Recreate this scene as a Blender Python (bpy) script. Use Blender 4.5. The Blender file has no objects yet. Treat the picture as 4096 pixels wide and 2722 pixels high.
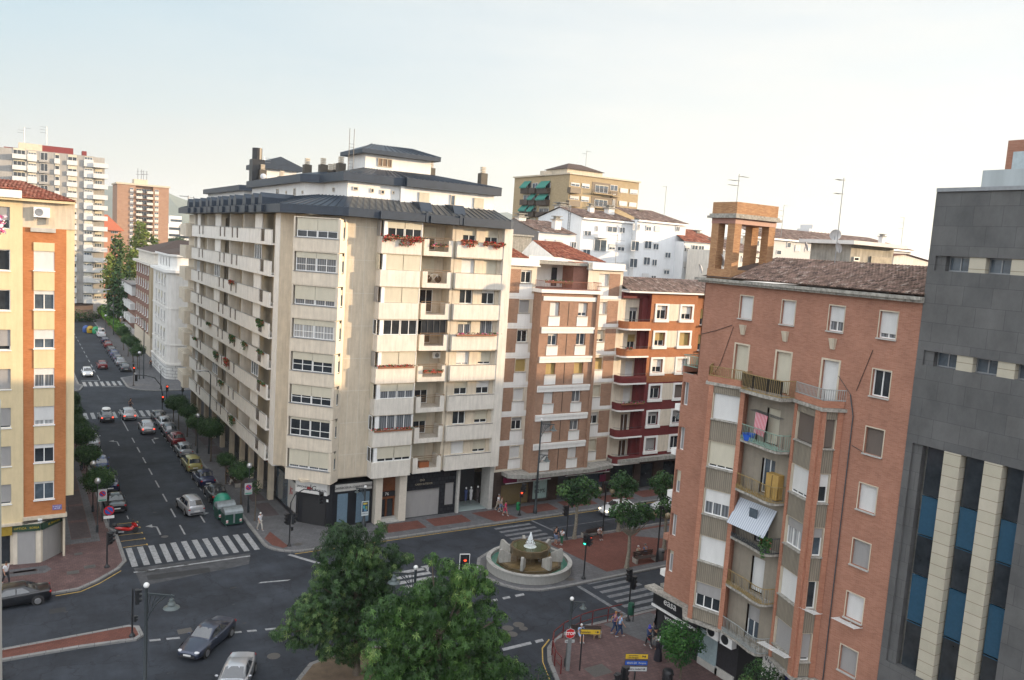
import bpy, math, random
from mathutils import Vector, Matrix
random.seed(7)
R = math.radians
SC = bpy.context.scene
COL = SC.collection

# ---------------------------------------------------------------- camera
FPX, YAW, PITCH, ROLL, EYE = 3236.27, R(32.018), R(6.457), R(3.756), 27.0
fw = Vector((math.sin(YAW)*math.cos(PITCH), math.cos(YAW)*math.cos(PITCH), -math.sin(PITCH)))
_r = Vector((math.cos(YAW), -math.sin(YAW), 0)); _u = _r.cross(fw)
rt = _r*math.cos(ROLL)+_u*math.sin(ROLL); up = -_r*math.sin(ROLL)+_u*math.cos(ROLL)
cd = bpy.data.cameras.new('camera'); cam = bpy.data.objects.new('camera', cd); COL.objects.link(cam)
cam.matrix_world = Matrix(((rt.x, up.x, -fw.x, 0), (rt.y, up.y, -fw.y, 0), (rt.z, up.z, -fw.z, EYE), (0, 0, 0, 1)))
cd.sensor_width = 36; cd.lens = FPX/4096*36; cd.clip_start = .1; cd.clip_end = 40000
SC.camera = cam

# ---------------------------------------------------------------- world, sun, exposure
SUN_AZ, SUN_EL = R(114), R(8.8)          # azimuth from +Y towards +X
w = bpy.data.worlds.new("World"); SC.world = w; w.use_nodes = True
nt = w.node_tree; nt.nodes.clear()
out = nt.nodes.new('ShaderNodeOutputWorld'); bg = nt.nodes.new('ShaderNodeBackground')
sky = nt.nodes.new('ShaderNodeTexSky'); sky.sky_type = 'NISHITA'; sky.sun_disc = False
sky.sun_elevation = SUN_EL; sky.sun_rotation = SUN_AZ; sky.altitude = 300
sky.air_density = 1.0; sky.dust_density = 1.2; sky.ozone_density = 1.5
tc = nt.nodes.new('ShaderNodeTexCoord'); mp = nt.nodes.new('ShaderNodeMapping'); mp.inputs['Scale'].default_value = (1.6, 1.6, 9)
mp.inputs['Rotation'].default_value = (0, 0.12, 0.4)
nz = nt.nodes.new('ShaderNodeTexNoise'); nz.inputs['Scale'].default_value = 1.7; nz.inputs['Detail'].default_value = 7; nz.inputs['Roughness'].default_value = .6
cr = nt.nodes.new('ShaderNodeValToRGB'); cr.color_ramp.elements[0].position = .3; cr.color_ramp.elements[0].color = (.72, .72, .72, 1); cr.color_ramp.elements[1].position = .72
cr.color_ramp.elements[1].color = (.97, .97, .97, 1)
mx = nt.nodes.new('ShaderNodeMix'); mx.data_type = 'RGBA'; mx.inputs['B'].default_value = (4.3, 4.2, 4.0, 1)
def _dot(vec, a, b):        # how far a direction of the sky leans towards vec, mapped from a..b to 0..1
    d = nt.nodes.new('ShaderNodeVectorMath'); d.operation = 'DOT_PRODUCT'; d.inputs[1].default_value = vec; nt.links.new(tc.outputs['Generated'], d.inputs[0])
    r = nt.nodes.new('ShaderNodeMapRange'); r.interpolation_type = 'SMOOTHSTEP'; r.inputs['From Min'].default_value = a; r.inputs['From Max'].default_value = b; nt.links.new(d.outputs['Value'], r.inputs[0]); return r.outputs[0]
def _mixc(f, a, b):
    m = nt.nodes.new('ShaderNodeMix'); m.data_type = 'RGBA'; nt.links.new(f, m.inputs['Factor'])
    for k, v in (('A', a), ('B', b)):
        if isinstance(v, tuple): m.inputs[k].default_value = (*v, 1)
        else: nt.links.new(v, m.inputs[k])
    return m.outputs['Result']
# thin veil of cloud: bluish away from the sun, whiter towards it, cream along the horizon, brightest in the half of the sky behind the viewer
veil = _mixc(_dot((math.sin(SUN_AZ), math.cos(SUN_AZ), 0), -.75, .45), (1.9, 2.55, 2.85), (3.35, 3.4, 3.3))
veil = _mixc(_dot((0, 0, 1), .0, .26), _mixc(_dot((math.sin(SUN_AZ), math.cos(SUN_AZ), 0), -.7, .45), (2.65, 2.55, 2.4), (3.9, 3.65, 3.15)), veil)
veil = _mixc(_dot((-fw.x, -fw.y, .35), -.35, .6), veil, (8.1, 8.3, 8.7))
nt.links.new(veil, mx.inputs['B'])
nt.links.new(tc.outputs['Generated'], mp.inputs[0]); nt.links.new(mp.outputs[0], nz.inputs['Vector']); nt.links.new(nz.outputs[0], cr.inputs[0])
nt.links.new(cr.outputs[0], mx.inputs['Factor']); nt.links.new(sky.outputs[0], mx.inputs['A']); nt.links.new(mx.outputs['Result'], bg.inputs[0])
bg.inputs[1].default_value = .125
nt.links.new(bg.outputs[0], out.inputs[0])
sl = bpy.data.lights.new('sun', 'SUN'); sl.energy = 4.4; sl.angle = R(.6); sl.color = (1, .74, .47)
so = bpy.data.objects.new('sun', sl); COL.objects.link(so); so.location = (60, -60, 90)
sd = Vector((math.sin(SUN_AZ)*math.cos(SUN_EL), math.cos(SUN_AZ)*math.cos(SUN_EL), math.sin(SUN_EL)))
so.rotation_euler = sd.to_track_quat('Z', 'Y').to_euler()
SC.view_settings.view_transform = 'Standard'; SC.view_settings.look = 'None'
SC.view_settings.exposure = 1.17; SC.view_settings.gamma = 1
SC.render.engine = 'CYCLES'; SC.cycles.max_bounces = 5; SC.cycles.use_denoising = True

# ---------------------------------------------------------------- measuring: a photo position to a point on a plane
def _ray(x, y): return rt*((x-2048)/FPX) - up*((y-1361)/FPX) + fw
def Z(reg, x, y, z=0.0):
    d = _ray(reg[0]+x*reg[2], reg[1]+y*reg[2]); t = (z-EYE)/d.z; return Vector((d.x*t, d.y*t, z))
def YP(reg, x, y, Y):
    d = _ray(reg[0]+x*reg[2], reg[1]+y*reg[2]); t = Y/d.y; return d.x*t, EYE+d.z*t
def XP(reg, x, y, X):
    d = _ray(reg[0]+x*reg[2], reg[1]+y*reg[2]); t = X/d.x; return d.y*t, EYE+d.z*t
r2 = (240, 1200, .638); r3 = (0, 1900, .5241); rB = (1050, 2000, .5085); rF = (1850, 2000, .4604); rD = (2550, 2000, .4605)
rC = (1000, 1200, .6059); rR = (1950, 1300, .5422); rA = (1100, 560, .4719); rW = (1900, 600, .5102); r4 = (700, 540, .4845)
rT = (2600, 600, .574); rE = (2600, 1400, .4464); rG = (3200, 1300, .5102); rH = (3200, 2000, .4604); rI = (3500, 500, .5742)
rL = (0, 500, .5101); rN = (0, 1650, .4785); rM = (300, 1050, .3826); rO = (2550, 1050, .4145); rK = (700, 1200, .4464)

# ---------------------------------------------------------------- materials
MATS = {}
def _mat(name):
    m = bpy.data.materials.new(name); m.use_nodes = True
    b = m.node_tree.nodes['Principled BSDF']; return m, m.node_tree, b
def _n(t, typ, **kw):
    n = t.nodes.new(typ)
    for k, v in kw.items(): n.inputs[k].default_value = v
    return n
def mat(name, col, rough=.6, metal=0, var=.12, scale=6.0, bump=0.0, emit=0, coat=0, streak=0.0, spec=.5, stain=None):
    """plain surface: colour broken up by noise, optional vertical streaks (in metres through the UV map) and bump"""
    if name in MATS: return MATS[name]
    m, t, b = _mat(name); L = t.links
    b.inputs['Roughness'].default_value = rough; b.inputs['Metallic'].default_value = metal
    b.inputs['Specular IOR Level'].default_value = spec; b.inputs['Coat Weight'].default_value = coat
    c = (*col, 1)
    if emit:
        b.inputs['Base Color'].default_value = c; b.inputs['Emission Color'].default_value = c; b.inputs['Emission Strength'].default_value = emit
    else:
        geo = _n(t, 'ShaderNodeNewGeometry')
        nz = _n(t, 'ShaderNodeTexNoise', Scale=scale, Detail=6.0, Roughness=.65)
        L.new(geo.outputs['Position'], nz.inputs['Vector'])
        mr = _n(t, 'ShaderNodeMapRange'); mr.inputs['From Min'].default_value = .3; mr.inputs['From Max'].default_value = .7
        mr.inputs['To Min'].default_value = 1-var; mr.inputs['To Max'].default_value = 1+var
        L.new(nz.outputs[0], mr.inputs[0]); val = mr.outputs[0]
        if streak:
            uv = _n(t, 'ShaderNodeUVMap'); mp = _n(t, 'ShaderNodeMapping', Scale=(2.2, .22, 1)); L.new(uv.outputs[0], mp.inputs[0])
            n2 = _n(t, 'ShaderNodeTexNoise', Scale=1.6, Detail=5.0, Roughness=.7); L.new(mp.outputs[0], n2.inputs['Vector'])
            m2 = _n(t, 'ShaderNodeMapRange'); m2.inputs['From Min'].default_value = .35; m2.inputs['From Max'].default_value = .62
            m2.inputs['To Min'].default_value = 1-streak; m2.inputs['To Max'].default_value = 1.02; L.new(n2.outputs[0], m2.inputs[0])
            mm = _n(t, 'ShaderNodeMath'); mm.operation = 'MULTIPLY'; L.new(val, mm.inputs[0]); L.new(m2.outputs[0], mm.inputs[1]); val = mm.outputs[0]
        vm = _n(t, 'ShaderNodeVectorMath'); vm.operation = 'SCALE'; vm.inputs[0].default_value = col; L.new(val, vm.inputs['Scale'])
        L.new(vm.outputs[0], b.inputs['Base Color'])
        if bump:
            bp = _n(t, 'ShaderNodeBump', Strength=bump, Distance=.02); L.new(nz.outputs[0], bp.inputs['Height']); L.new(bp.outputs[0], b.inputs['Normal'])
    MATS[name] = m; return m
def brick(name, c1, c2, mortar, bw=.25, bh=.07, msz=.012, var=.16, bias=0.0, rough=.85, bump=.35):
    if name in MATS: return MATS[name]
    m, t, b = _mat(name); L = t.links; b.inputs['Roughness'].default_value = rough; b.inputs['Specular IOR Level'].default_value = .25
    uv = _n(t, 'ShaderNodeUVMap'); br = _n(t, 'ShaderNodeTexBrick', Scale=1.0, Bias=bias)
    br.inputs['Color1'].default_value = (*c1, 1); br.inputs['Color2'].default_value = (*c2, 1); br.inputs['Mortar'].default_value = (*mortar, 1)
    br.inputs['Mortar Size'].default_value = msz; br.inputs['Brick Width'].default_value = bw; br.inputs['Row Height'].default_value = bh
    L.new(uv.outputs[0], br.inputs['Vector'])
    nz = _n(t, 'ShaderNodeTexNoise', Scale=.9, Detail=8.0, Roughness=.7); mp = _n(t, 'ShaderNodeMapping', Scale=(1, .55, 1)); L.new(uv.outputs[0], mp.inputs[0]); L.new(mp.outputs[0], nz.inputs['Vector'])
    mr = _n(t, 'ShaderNodeMapRange'); mr.inputs['From Min'].default_value = .3; mr.inputs['From Max'].default_value = .7; mr.inputs['To Min'].default_value = 1-var; mr.inputs['To Max'].default_value = 1+var
    L.new(nz.outputs[0], mr.inputs[0])
    vm = _n(t, 'ShaderNodeVectorMath'); vm.operation = 'SCALE'; L.new(br.outputs['Color'], vm.inputs[0]); L.new(mr.outputs[0], vm.inputs['Scale'])
    L.new(vm.outputs[0], b.inputs['Base Color'])
    bp = _n(t, 'ShaderNodeBump', Strength=bump, Distance=.01); bp.invert = True; L.new(br.outputs['Fac'], bp.inputs['Height']); L.new(bp.outputs[0], b.inputs['Normal'])
    MATS[name] = m; return m
def slats(name, col, per=.05, rough=.5, axis=1, depth=.35, var=.05, streak=.1):
    """roller shutter, curtain or ribbed cladding: bars across one UV axis, by colour and bump"""
    if name in MATS: return MATS[name]
    m, t, b = _mat(name); L = t.links; b.inputs['Roughness'].default_value = rough
    uv = _n(t, 'ShaderNodeUVMap'); sp = _n(t, 'ShaderNodeSeparateXYZ'); L.new(uv.outputs[0], sp.inputs[0])
    mm = _n(t, 'ShaderNodeMath'); mm.operation = 'MULTIPLY'; mm.inputs[1].default_value = 2*math.pi/per; L.new(sp.outputs[axis], mm.inputs[0])
    sn = _n(t, 'ShaderNodeMath'); sn.operation = 'SINE'; L.new(mm.outputs[0], sn.inputs[0])
    nz = _n(t, 'ShaderNodeTexNoise', Scale=1.3, Detail=5.0, Roughness=.7); mp = _n(t, 'ShaderNodeMapping', Scale=(1.6, .3, 1)); L.new(uv.outputs[0], mp.inputs[0]); L.new(mp.outputs[0], nz.inputs['Vector'])
    a = _n(t, 'ShaderNodeMapRange'); a.inputs['From Min'].default_value = -1; a.inputs['To Min'].default_value = 1-depth; a.inputs['To Max'].default_value = 1; L.new(sn.outputs[0], a.inputs[0])
    c = _n(t, 'ShaderNodeMapRange'); c.inputs['From Min'].default_value = .3; c.inputs['From Max'].default_value = .7; c.inputs['To Min'].default_value = 1-streak; c.inputs['To Max'].default_value = 1+var; L.new(nz.outputs[0], c.inputs[0])
    k = _n(t, 'ShaderNodeMath'); k.operation = 'MULTIPLY'; L.new(a.outputs[0], k.inputs[0]); L.new(c.outputs[0], k.inputs[1])
    vm = _n(t, 'ShaderNodeVectorMath'); vm.operation = 'SCALE'; vm.inputs[0].default_value = col; L.new(k.outputs[0], vm.inputs['Scale']); L.new(vm.outputs[0], b.inputs['Base Color'])
    bp = _n(t, 'ShaderNodeBump', Strength=.5, Distance=.02); L.new(sn.outputs[0], bp.inputs['Height']); L.new(bp.outputs[0], b.inputs['Normal'])
    MATS[name] = m; return m
def ramp(name, stops, attr='tone', rough=.8, var=.15, scale=9.0, spec=.3, trans=0, stops2=None):
    """colour picked per face by the stored attribute 'tone' (tiles, leaves), broken by noise"""
    if name in MATS: return MATS[name]
    m, t, b = _mat(name); L = t.links; b.inputs['Roughness'].default_value = rough; b.inputs['Specular IOR Level'].default_value = spec
    at = _n(t, 'ShaderNodeAttribute'); at.attribute_name = attr; cr = _n(t, 'ShaderNodeValToRGB')
    e = cr.color_ramp.elements
    while len(e) < len(stops): e.new(.5)
    for i, (p, c) in enumerate(stops): e[i].position = p; e[i].color = (*c, 1)
    L.new(at.outputs['Fac'], cr.inputs[0])
    geo = _n(t, 'ShaderNodeNewGeometry'); nz = _n(t, 'ShaderNodeTexNoise', Scale=scale, Detail=4.0); L.new(geo.outputs['Position'], nz.inputs['Vector'])
    mr = _n(t, 'ShaderNodeMapRange'); mr.inputs['From Min'].default_value = .3; mr.inputs['From Max'].default_value = .7; mr.inputs['To Min'].default_value = 1-var; mr.inputs['To Max'].default_value = 1+var; L.new(nz.outputs[0], mr.inputs[0])
    vm = _n(t, 'ShaderNodeVectorMath'); vm.operation = 'SCALE'; L.new(cr.outputs[0], vm.inputs[0]); L.new(mr.outputs[0], vm.inputs['Scale']); L.new(vm.outputs[0], b.inputs['Base Color'])
    if trans:
        tr = _n(t, 'ShaderNodeBsdfTranslucent'); L.new(vm.outputs[0], tr.inputs[0]); mx = _n(t, 'ShaderNodeMixShader', Fac=trans)
        o = t.nodes['Material Output']; L.new(b.outputs[0], mx.inputs[1]); L.new(tr.outputs[0], mx.inputs[2]); L.new(mx.outputs[0], o.inputs[0])
    MATS[name] = m; return m
def glass(name, col=(.025, .03, .035), rough=.06, var=.5, spec=.6):
    m = mat(name, col, rough=rough, var=var, scale=.9, spec=spec); return m

CREAM = mat('cream concrete panel', (.62, .55, .445), rough=.85, var=.08, scale=1.1, streak=.17)
CREAM2 = mat('beige concrete wall', (.55, .475, .365), rough=.85, var=.08, scale=1.3, streak=.18)
WESTB = mat('brightened west band', (.74, .71, .66), rough=.85, var=.06, scale=1.1, streak=.15)  # lighter copy of the cream band, making up for weak west light
CREAMW = mat('pale cream band', (.64, .6, .53), rough=.85, var=.07, scale=1.1, streak=.17)
WHITEP = mat('white render', (.72, .71, .68), rough=.9, var=.04, scale=.8, streak=.07)
SIGNW = mat('sign white', (.42, .43, .43), rough=.5, var=.05)
WHITE = mat('white paint', (.74, .74, .72), rough=.5, var=.04)
GLASS = glass('dark window glass')
GLASSB = glass('blue grey window glass', (.07, .09, .11), rough=.08)
CURT = slats('curtained window glass', (.2, .215, .23), per=.22, axis=0, depth=.55, rough=.12)
CURTW = slats('white curtained glass', (.42, .43, .43), per=.3, axis=0, depth=.4, rough=.15)
SH_CREAM = slats('cream roller shutter', (.6, .56, .44), per=.055, depth=.16)
SH_WHITE = slats('white roller shutter', (.7, .7, .68), per=.055, depth=.16)
SH_GREY = slats('grey roller shutter', (.36, .35, .34), per=.055, depth=.25)
SH_BROWN = slats('brown roller shutter', (.15, .12, .1), per=.055, depth=.3)
SH_OCHRE = slats('ochre roller shutter', (.42, .3, .1), per=.055, depth=.2)
SLATE = mat('dark blue metal sheet', (.026, .038, .056), rough=.45, var=.18, scale=1.5, metal=.2)
ZINC = slats('dark seamed zinc roof', (.07, .072, .07), per=.55, axis=0, depth=.5, rough=.5)
BLACKM = mat('black metal', (.015, .016, .018), rough=.45)
DARKG = mat('dark grey metal', (.05, .055, .06), rough=.5)
GREYM = mat('grey metal', (.25, .26, .27), rough=.4, metal=.5)
STONE = mat('pale grey stone', (.42, .41, .38), rough=.85, var=.12, scale=3, streak=.1)
CONC = mat('weathered concrete', (.3, .29, .26), rough=.9, var=.3, scale=4, streak=.3)
WOOD = mat('varnished wood', (.16, .055, .02), rough=.4, var=.25, scale=5)

# ---------------------------------------------------------------- mesh builder
class Fr:
    """local frame of a facade: s to the right seen from outside, d outwards, z up"""
    def __init__(s, x, y, ang=0, z=0):
        s.o = Vector((x, y, z)); s.u = Vector((math.cos(ang), math.sin(ang), 0)); s.n = Vector((s.u.y, -s.u.x, 0))
    def p(s, a, d, z): return s.o + s.u*a + s.n*d + Vector((0, 0, z))
def fr2(p0, p1):
    a = math.atan2(p1[1]-p0[1], p1[0]-p0[0]); f = Fr(p0[0], p0[1], a); f.len = math.hypot(p1[0]-p0[0], p1[1]-p0[1]); return f
WF = Fr(0, 0, 0); WF.n = Vector((0, 1, 0))           # world frame: s=x, d=y
class MB:
    def __init__(s, fr=WF): s.v = []; s.f = []; s.fr = fr; s.t = []
    def add(s, pts, faces, tone=None):
        b = len(s.v); s.v += [Vector(p) for p in pts]; s.f += [tuple(b+i for i in f) for f in faces]
        if tone is not None: s.t += [tone]*len(faces)
        return s
    def box(s, a0, a1, d0, d1, z0, z1, tone=None):
        P = s.fr.p; p = [P(a, d, z) for z in (z0, z1) for d in (d0, d1) for a in (a0, a1)]
        # z0: p0..3, z1: p4..7; in each the first two at d0
        F = [(0, 1, 3, 2), (4, 6, 7, 5), (0, 4, 5, 1), (2, 3, 7, 6), (0, 2, 6, 4), (1, 5, 7, 3)]
        c = sum(p, Vector())/8; out = []
        for f in F:
            nn = (p[f[1]]-p[f[0]]).cross(p[f[2]]-p[f[0]]); out.append(f if nn.dot(p[f[0]]-c) > 0 else f[::-1])
        return s.add(p, out, tone)
    def quad(s, *p, tone=None): return s.add([s.fr.p(*q) for q in p], [tuple(range(len(p)))], tone)
    def prism(s, poly, z0, z1, top=True, bottom=True):
        n = len(poly); P = s.fr.p
        p = [P(a, d, z0) for a, d in poly]+[P(a, d, z1) for a, d in poly]
        f = [(i, (i+1) % n, n+(i+1) % n, n+i) for i in range(n)]
        if top: f.append(tuple(range(n, 2*n)))
        if bottom: f.append(tuple(reversed(range(n))))
        return s.add(p, f)
    def cyl(s, p0, p1, r0, r1=None, n=8, tone=None):
        r1 = r0 if r1 is None else r1; p0, p1 = Vector(p0), Vector(p1); ax = (p1-p0).normalized()
        a = ax.orthogonal().normalized(); b = ax.cross(a); P = []
        for p, r in ((p0, r0), (p1, r1)):
            for i in range(n): P.append(p+a*math.cos(2*math.pi*i/n)*r+b*math.sin(2*math.pi*i/n)*r)
        return s.add(P, [(i, (i+1) % n, n+(i+1) % n, n+i) for i in range(n)]+[tuple(reversed(range(n))), tuple(range(n, 2*n))], tone)
    def tube(s, pts, r, n=6):
        pts = [Vector(p) for p in pts]; rs = r if isinstance(r, (list, tuple)) else [r]*len(pts); V = []; F = []
        for k, p in enumerate(pts):
            t = (pts[min(k+1, len(pts)-1)]-pts[max(k-1, 0)]).normalized()
            a = Vector((0, 0, 1)).cross(t) if abs(t.z) < .95 else Vector((1, 0, 0)).cross(t); a.normalize(); b = t.cross(a)
            for i in range(n): V.append(p+(a*math.cos(2*math.pi*i/n)+b*math.sin(2*math.pi*i/n))*rs[k])
        for k in range(len(pts)-1):
            for i in range(n): F.append((k*n+i, k*n+(i+1) % n, (k+1)*n+(i+1) % n, (k+1)*n+i))
        F += [tuple(reversed(range(n))), tuple(range((len(pts)-1)*n, len(pts)*n))]
        return s.add(V, F)
    def lathe(s, prof, c=(0, 0, 0), n=14, ax='z'):
        V = []; c = Vector(c)
        for r, z in prof:
            for i in range(n):
                a = 2*math.pi*i/n; q = (r*math.cos(a), r*math.sin(a), z)
                V.append(c+Vector(q if ax == 'z' else (q[0], q[2], q[1]) if ax == 'y' else (q[2], q[0], q[1])))
        F = [(k*n+i, k*n+(i+1) % n, (k+1)*n+(i+1) % n, (k+1)*n+i) for k in range(len(prof)-1) for i in range(n)]
        F += [tuple(reversed(range(n))), tuple(range((len(prof)-1)*n, len(prof)*n))]
        return s.add(V, F)
    def ball(s, c, r, n=10, m=6):
        r = r if isinstance(r, (tuple, list)) else (r, r, r); c = Vector(c); V = []; F = []
        for k in range(1, m):
            th = math.pi*k/m
            for i in range(n):
                a = 2*math.pi*i/n; V.append(c+Vector((r[0]*math.sin(th)*math.cos(a), r[1]*math.sin(th)*math.sin(a), r[2]*math.cos(th))))
        V += [c+Vector((0, 0, r[2])), c-Vector((0, 0, r[2]))]
        for k in range(m-2):
            for i in range(n): F.append((k*n+i, (k+1)*n+i, (k+1)*n+(i+1) % n, k*n+(i+1) % n))
        T = (m-1)*n
        for i in range(n): F += [(T, i, (i+1) % n), (T+1, (m-2)*n+(i+1) % n, (m-2)*n+i)]
        return s.add(V, F)
    def wall(s, s0, s1, z0, z1, holes=(), d=0.0, rev=.2):
        """a wall sheet with real openings and their reveals; holes = (s0, s1, z0, z1)"""
        P = s.fr.p; S = sorted({s0, s1, *[min(max(x, s0), s1) for h in holes for x in h[:2]]}); Zs = sorted({z0, z1, *[min(max(x, z0), z1) for h in holes for x in h[2:4]]})
        for i in range(len(Zs)-1):
            zm = (Zs[i]+Zs[i+1])/2; run = None
            for j in range(len(S)-1):
                sm = (S[j]+S[j+1])/2; hole = any(h[0] < sm < h[1] and h[2] < zm < h[3] for h in holes)
                if not hole: run = S[j] if run is None else run
                if run is not None and (hole or j == len(S)-2):
                    e = S[j] if hole else S[j+1]
                    s.add([P(run, d, Zs[i]), P(e, d, Zs[i]), P(e, d, Zs[i+1]), P(run, d, Zs[i+1])], [(0, 1, 2, 3)]); run = None
        for h in holes:
            a, b, c, e = h[:4]; k = d-rev
            s.add([P(a, d, c), P(b, d, c), P(b, d, e), P(a, d, e), P(a, k, c), P(b, k, c), P(b, k, e), P(a, k, e)], [(0, 4, 5, 1), (1, 5, 6, 2), (2, 6, 7, 3), (3, 7, 4, 0)])
        return s
    def build(s, name, m, parent=None, smooth=False, **props):
        me = bpy.data.meshes.new(name); me.from_pydata([tuple(v) for v in s.v], [], s.f)
        uv = me.uv_layers.new(name='UVMap')
        co = me.vertices
        arr = [0.0]*(len(me.loops)*2)
        for p in me.polygons:
            n = p.normal
            if abs(n.z) > .97: tx, ty = Vector((1, 0, 0)), Vector((0, 1, 0))
            else: tx = Vector((-n.y, n.x, 0)).normalized(); ty = n.cross(tx) if abs(n.z) > .1 else Vector((0, 0, 1))
            for li in p.loop_indices:
                c = co[me.loops[li].vertex_index].co; arr[2*li] = c.dot(tx); arr[2*li+1] = c.dot(ty)
        uv.data.foreach_set('uv', arr)
        if s.t:
            at = me.attributes.new('tone', 'FLOAT', 'FACE'); at.data.foreach_set('value', (s.t+[.5]*len(s.f))[:len(s.f)])
        me.materials.append(m)
        if smooth:
            me.polygons.foreach_set('use_smooth', [True]*len(me.polygons)); me.set_sharp_from_angle(angle=R(smooth if smooth is not True else 40))
        o = bpy.data.objects.new(name, me); COL.objects.link(o)
        if parent is not None:
            o.parent = parent
            if parent.type == 'EMPTY' and parent.get('wspace'): o.location = -parent.location
        for k, v in props.items(): o[k] = v
        return o
def tag(o, label, cat, group=None):
    o['label'] = label; o['category'] = cat
    if group: o['group'] = group
    return o
def thing(name, label, cat, loc=(0, 0, 0), group=None, world=False, rot=0):
    """an Empty at the thing's base; world=True: its parts are given in world coordinates"""
    o = bpy.data.objects.new(name, None); COL.objects.link(o); o.location = loc; o.rotation_euler = (0, 0, rot); o.empty_display_size = .5
    if world: o['wspace'] = 1
    return tag(o, label, cat, group)
def struct(name, mb, m, kind='structure'):
    o = mb.build(name, m); o['kind'] = kind; return o
def dup(src, loc, rot=0, label=None, group=None, recolor=None):
    """copy of a thing with all its parts; recolor = {part name stem: material}"""
    def cp(o, par):
        c = o.copy(); COL.objects.link(c)
        if par is not None: c.parent = par
        if recolor and o.type == 'MESH':
            st = o.name.split('.')[0]
            if st in recolor:
                c.material_slots[0].link = 'OBJECT'; c.material_slots[0].material = recolor[st]
        for ch in o.children: cp(ch, c)
        return c
    r = cp(src, None); r.location = loc; r.rotation_euler = (0, 0, rot)
    if label: r['label'] = label
    if group: r['group'] = group
    return r
_FONTCACHE = {}
def text(s, parent, o, u, size, m, name='lettering', v=(0, 0, 1), ext=.01, align='CENTER', bold=.0, xs=1.0):
    """raised lettering centred on o, running along u, upright along v"""
    cu = bpy.data.curves.new(name, 'FONT'); cu.body = s; cu.size = size; cu.extrude = ext; cu.align_x = align; cu.align_y = 'CENTER'; cu.resolution_u = 2; cu.offset = bold
    t = bpy.data.objects.new(name, cu); COL.objects.link(t)
    dg = bpy.context.evaluated_depsgraph_get(); me = bpy.data.meshes.new_from_object(t.evaluated_get(dg))
    bpy.data.objects.remove(t); u = Vector(u).normalized(); v = Vector(v).normalized(); n = u.cross(v)
    M = Matrix(((u.x*xs, v.x, n.x, o[0]), (u.y*xs, v.y, n.y, o[1]), (u.z*xs, v.z, n.z, o[2]), (0, 0, 0, 1)))
    me.transform(M); me.materials.clear(); me.materials.append(m)
    ob = bpy.data.objects.new(name, me); COL.objects.link(ob)
    if parent is not None:
        ob.parent = parent
        if parent.type == 'EMPTY' and parent.get('wspace'): ob.location = -parent.location
    return ob
def window(par, fr, s0, s1, z0, z1, d=-.2, n=2, sh=0.0, shm=SH_CREAM, gl=GLASS, frm=WHITE, sill=STONE, transom=0.0, door=False, fw_=.06, sillw=.12, name='window'):
    """pane > frame, shutter, sill; sh = closed share of the roller shutter"""
    if -.05 < d < .06: d += .07
    b = MB(fr); b.quad((s0, d-.05, z0), (s1, d-.05, z0), (s1, d-.05, z1), (s0, d-.05, z1)); w = b.build(name, gl, par)
    zs = z1-(z1-z0)*sh
    if sh < .97:
        f = MB(fr); e = .003
        f.box(s0, s0+fw_, d-.05+e, d, z0, zs); f.box(s1-fw_, s1, d-.05+e, d, z0, zs); f.box(s0+fw_, s1-fw_, d-.05+e, d, z0, z0+fw_)
        if sh < .02: f.box(s0+fw_, s1-fw_, d-.05+e, d, zs-fw_, zs)
        for i in range(1, n):
            c = s0+(s1-s0)*i/n; f.box(c-fw_/2, c+fw_/2, d-.05+e, d-.002, z0+fw_, zs-(fw_ if sh < .02 else 0))
        if transom and z0+(z1-z0)*transom < zs: zt = z0+(z1-z0)*transom; f.box(s0+fw_, s1-fw_, d-.05+e, d-.006, zt, zt+fw_*.8)
        f.build('frame', frm, w)
    if sh > .02:
        MB(fr).box(s0, s1, d-.03, d+.015, zs, z1).build('shutter', shm, w)
    if sill is not None:
        MB(fr).box(s0-.06, s1+.06, d, sillw, z0-.07, z0-.004).build('sill', sill, w)
    return w
def rail(mb, pts, z0, h, step=.12, r=.017, rr=.03):
    """bars and a top and bottom rail along a polyline of (x, y)"""
    for a, b in zip(pts[:-1], pts[1:]):
        L = math.hypot(b[0]-a[0], b[1]-a[1]); n = max(1, int(L/step))
        for zz in (z0+.05, z0+h): mb.cyl((a[0], a[1], zz), (b[0], b[1], zz), rr, n=4)
        for i in range(n+1):
            x = a[0]+(b[0]-a[0])*i/n; y = a[1]+(b[1]-a[1])*i/n; mb.cyl((x, y, z0), (x, y, z0+h), r, n=4)
TILE = ramp('weathered brown roof tile', [(0, (.08, .055, .045)), (.35, (.17, .115, .09)), (.7, (.26, .17, .135)), (1, (.35, .28, .235))], rough=.9, var=.3, scale=3)
TILER = ramp('red roof tile', [(0, (.13, .045, .03)), (.5, (.28, .09, .055)), (1, (.42, .2, .13))], rough=.9, var=.3, scale=3)
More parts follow.
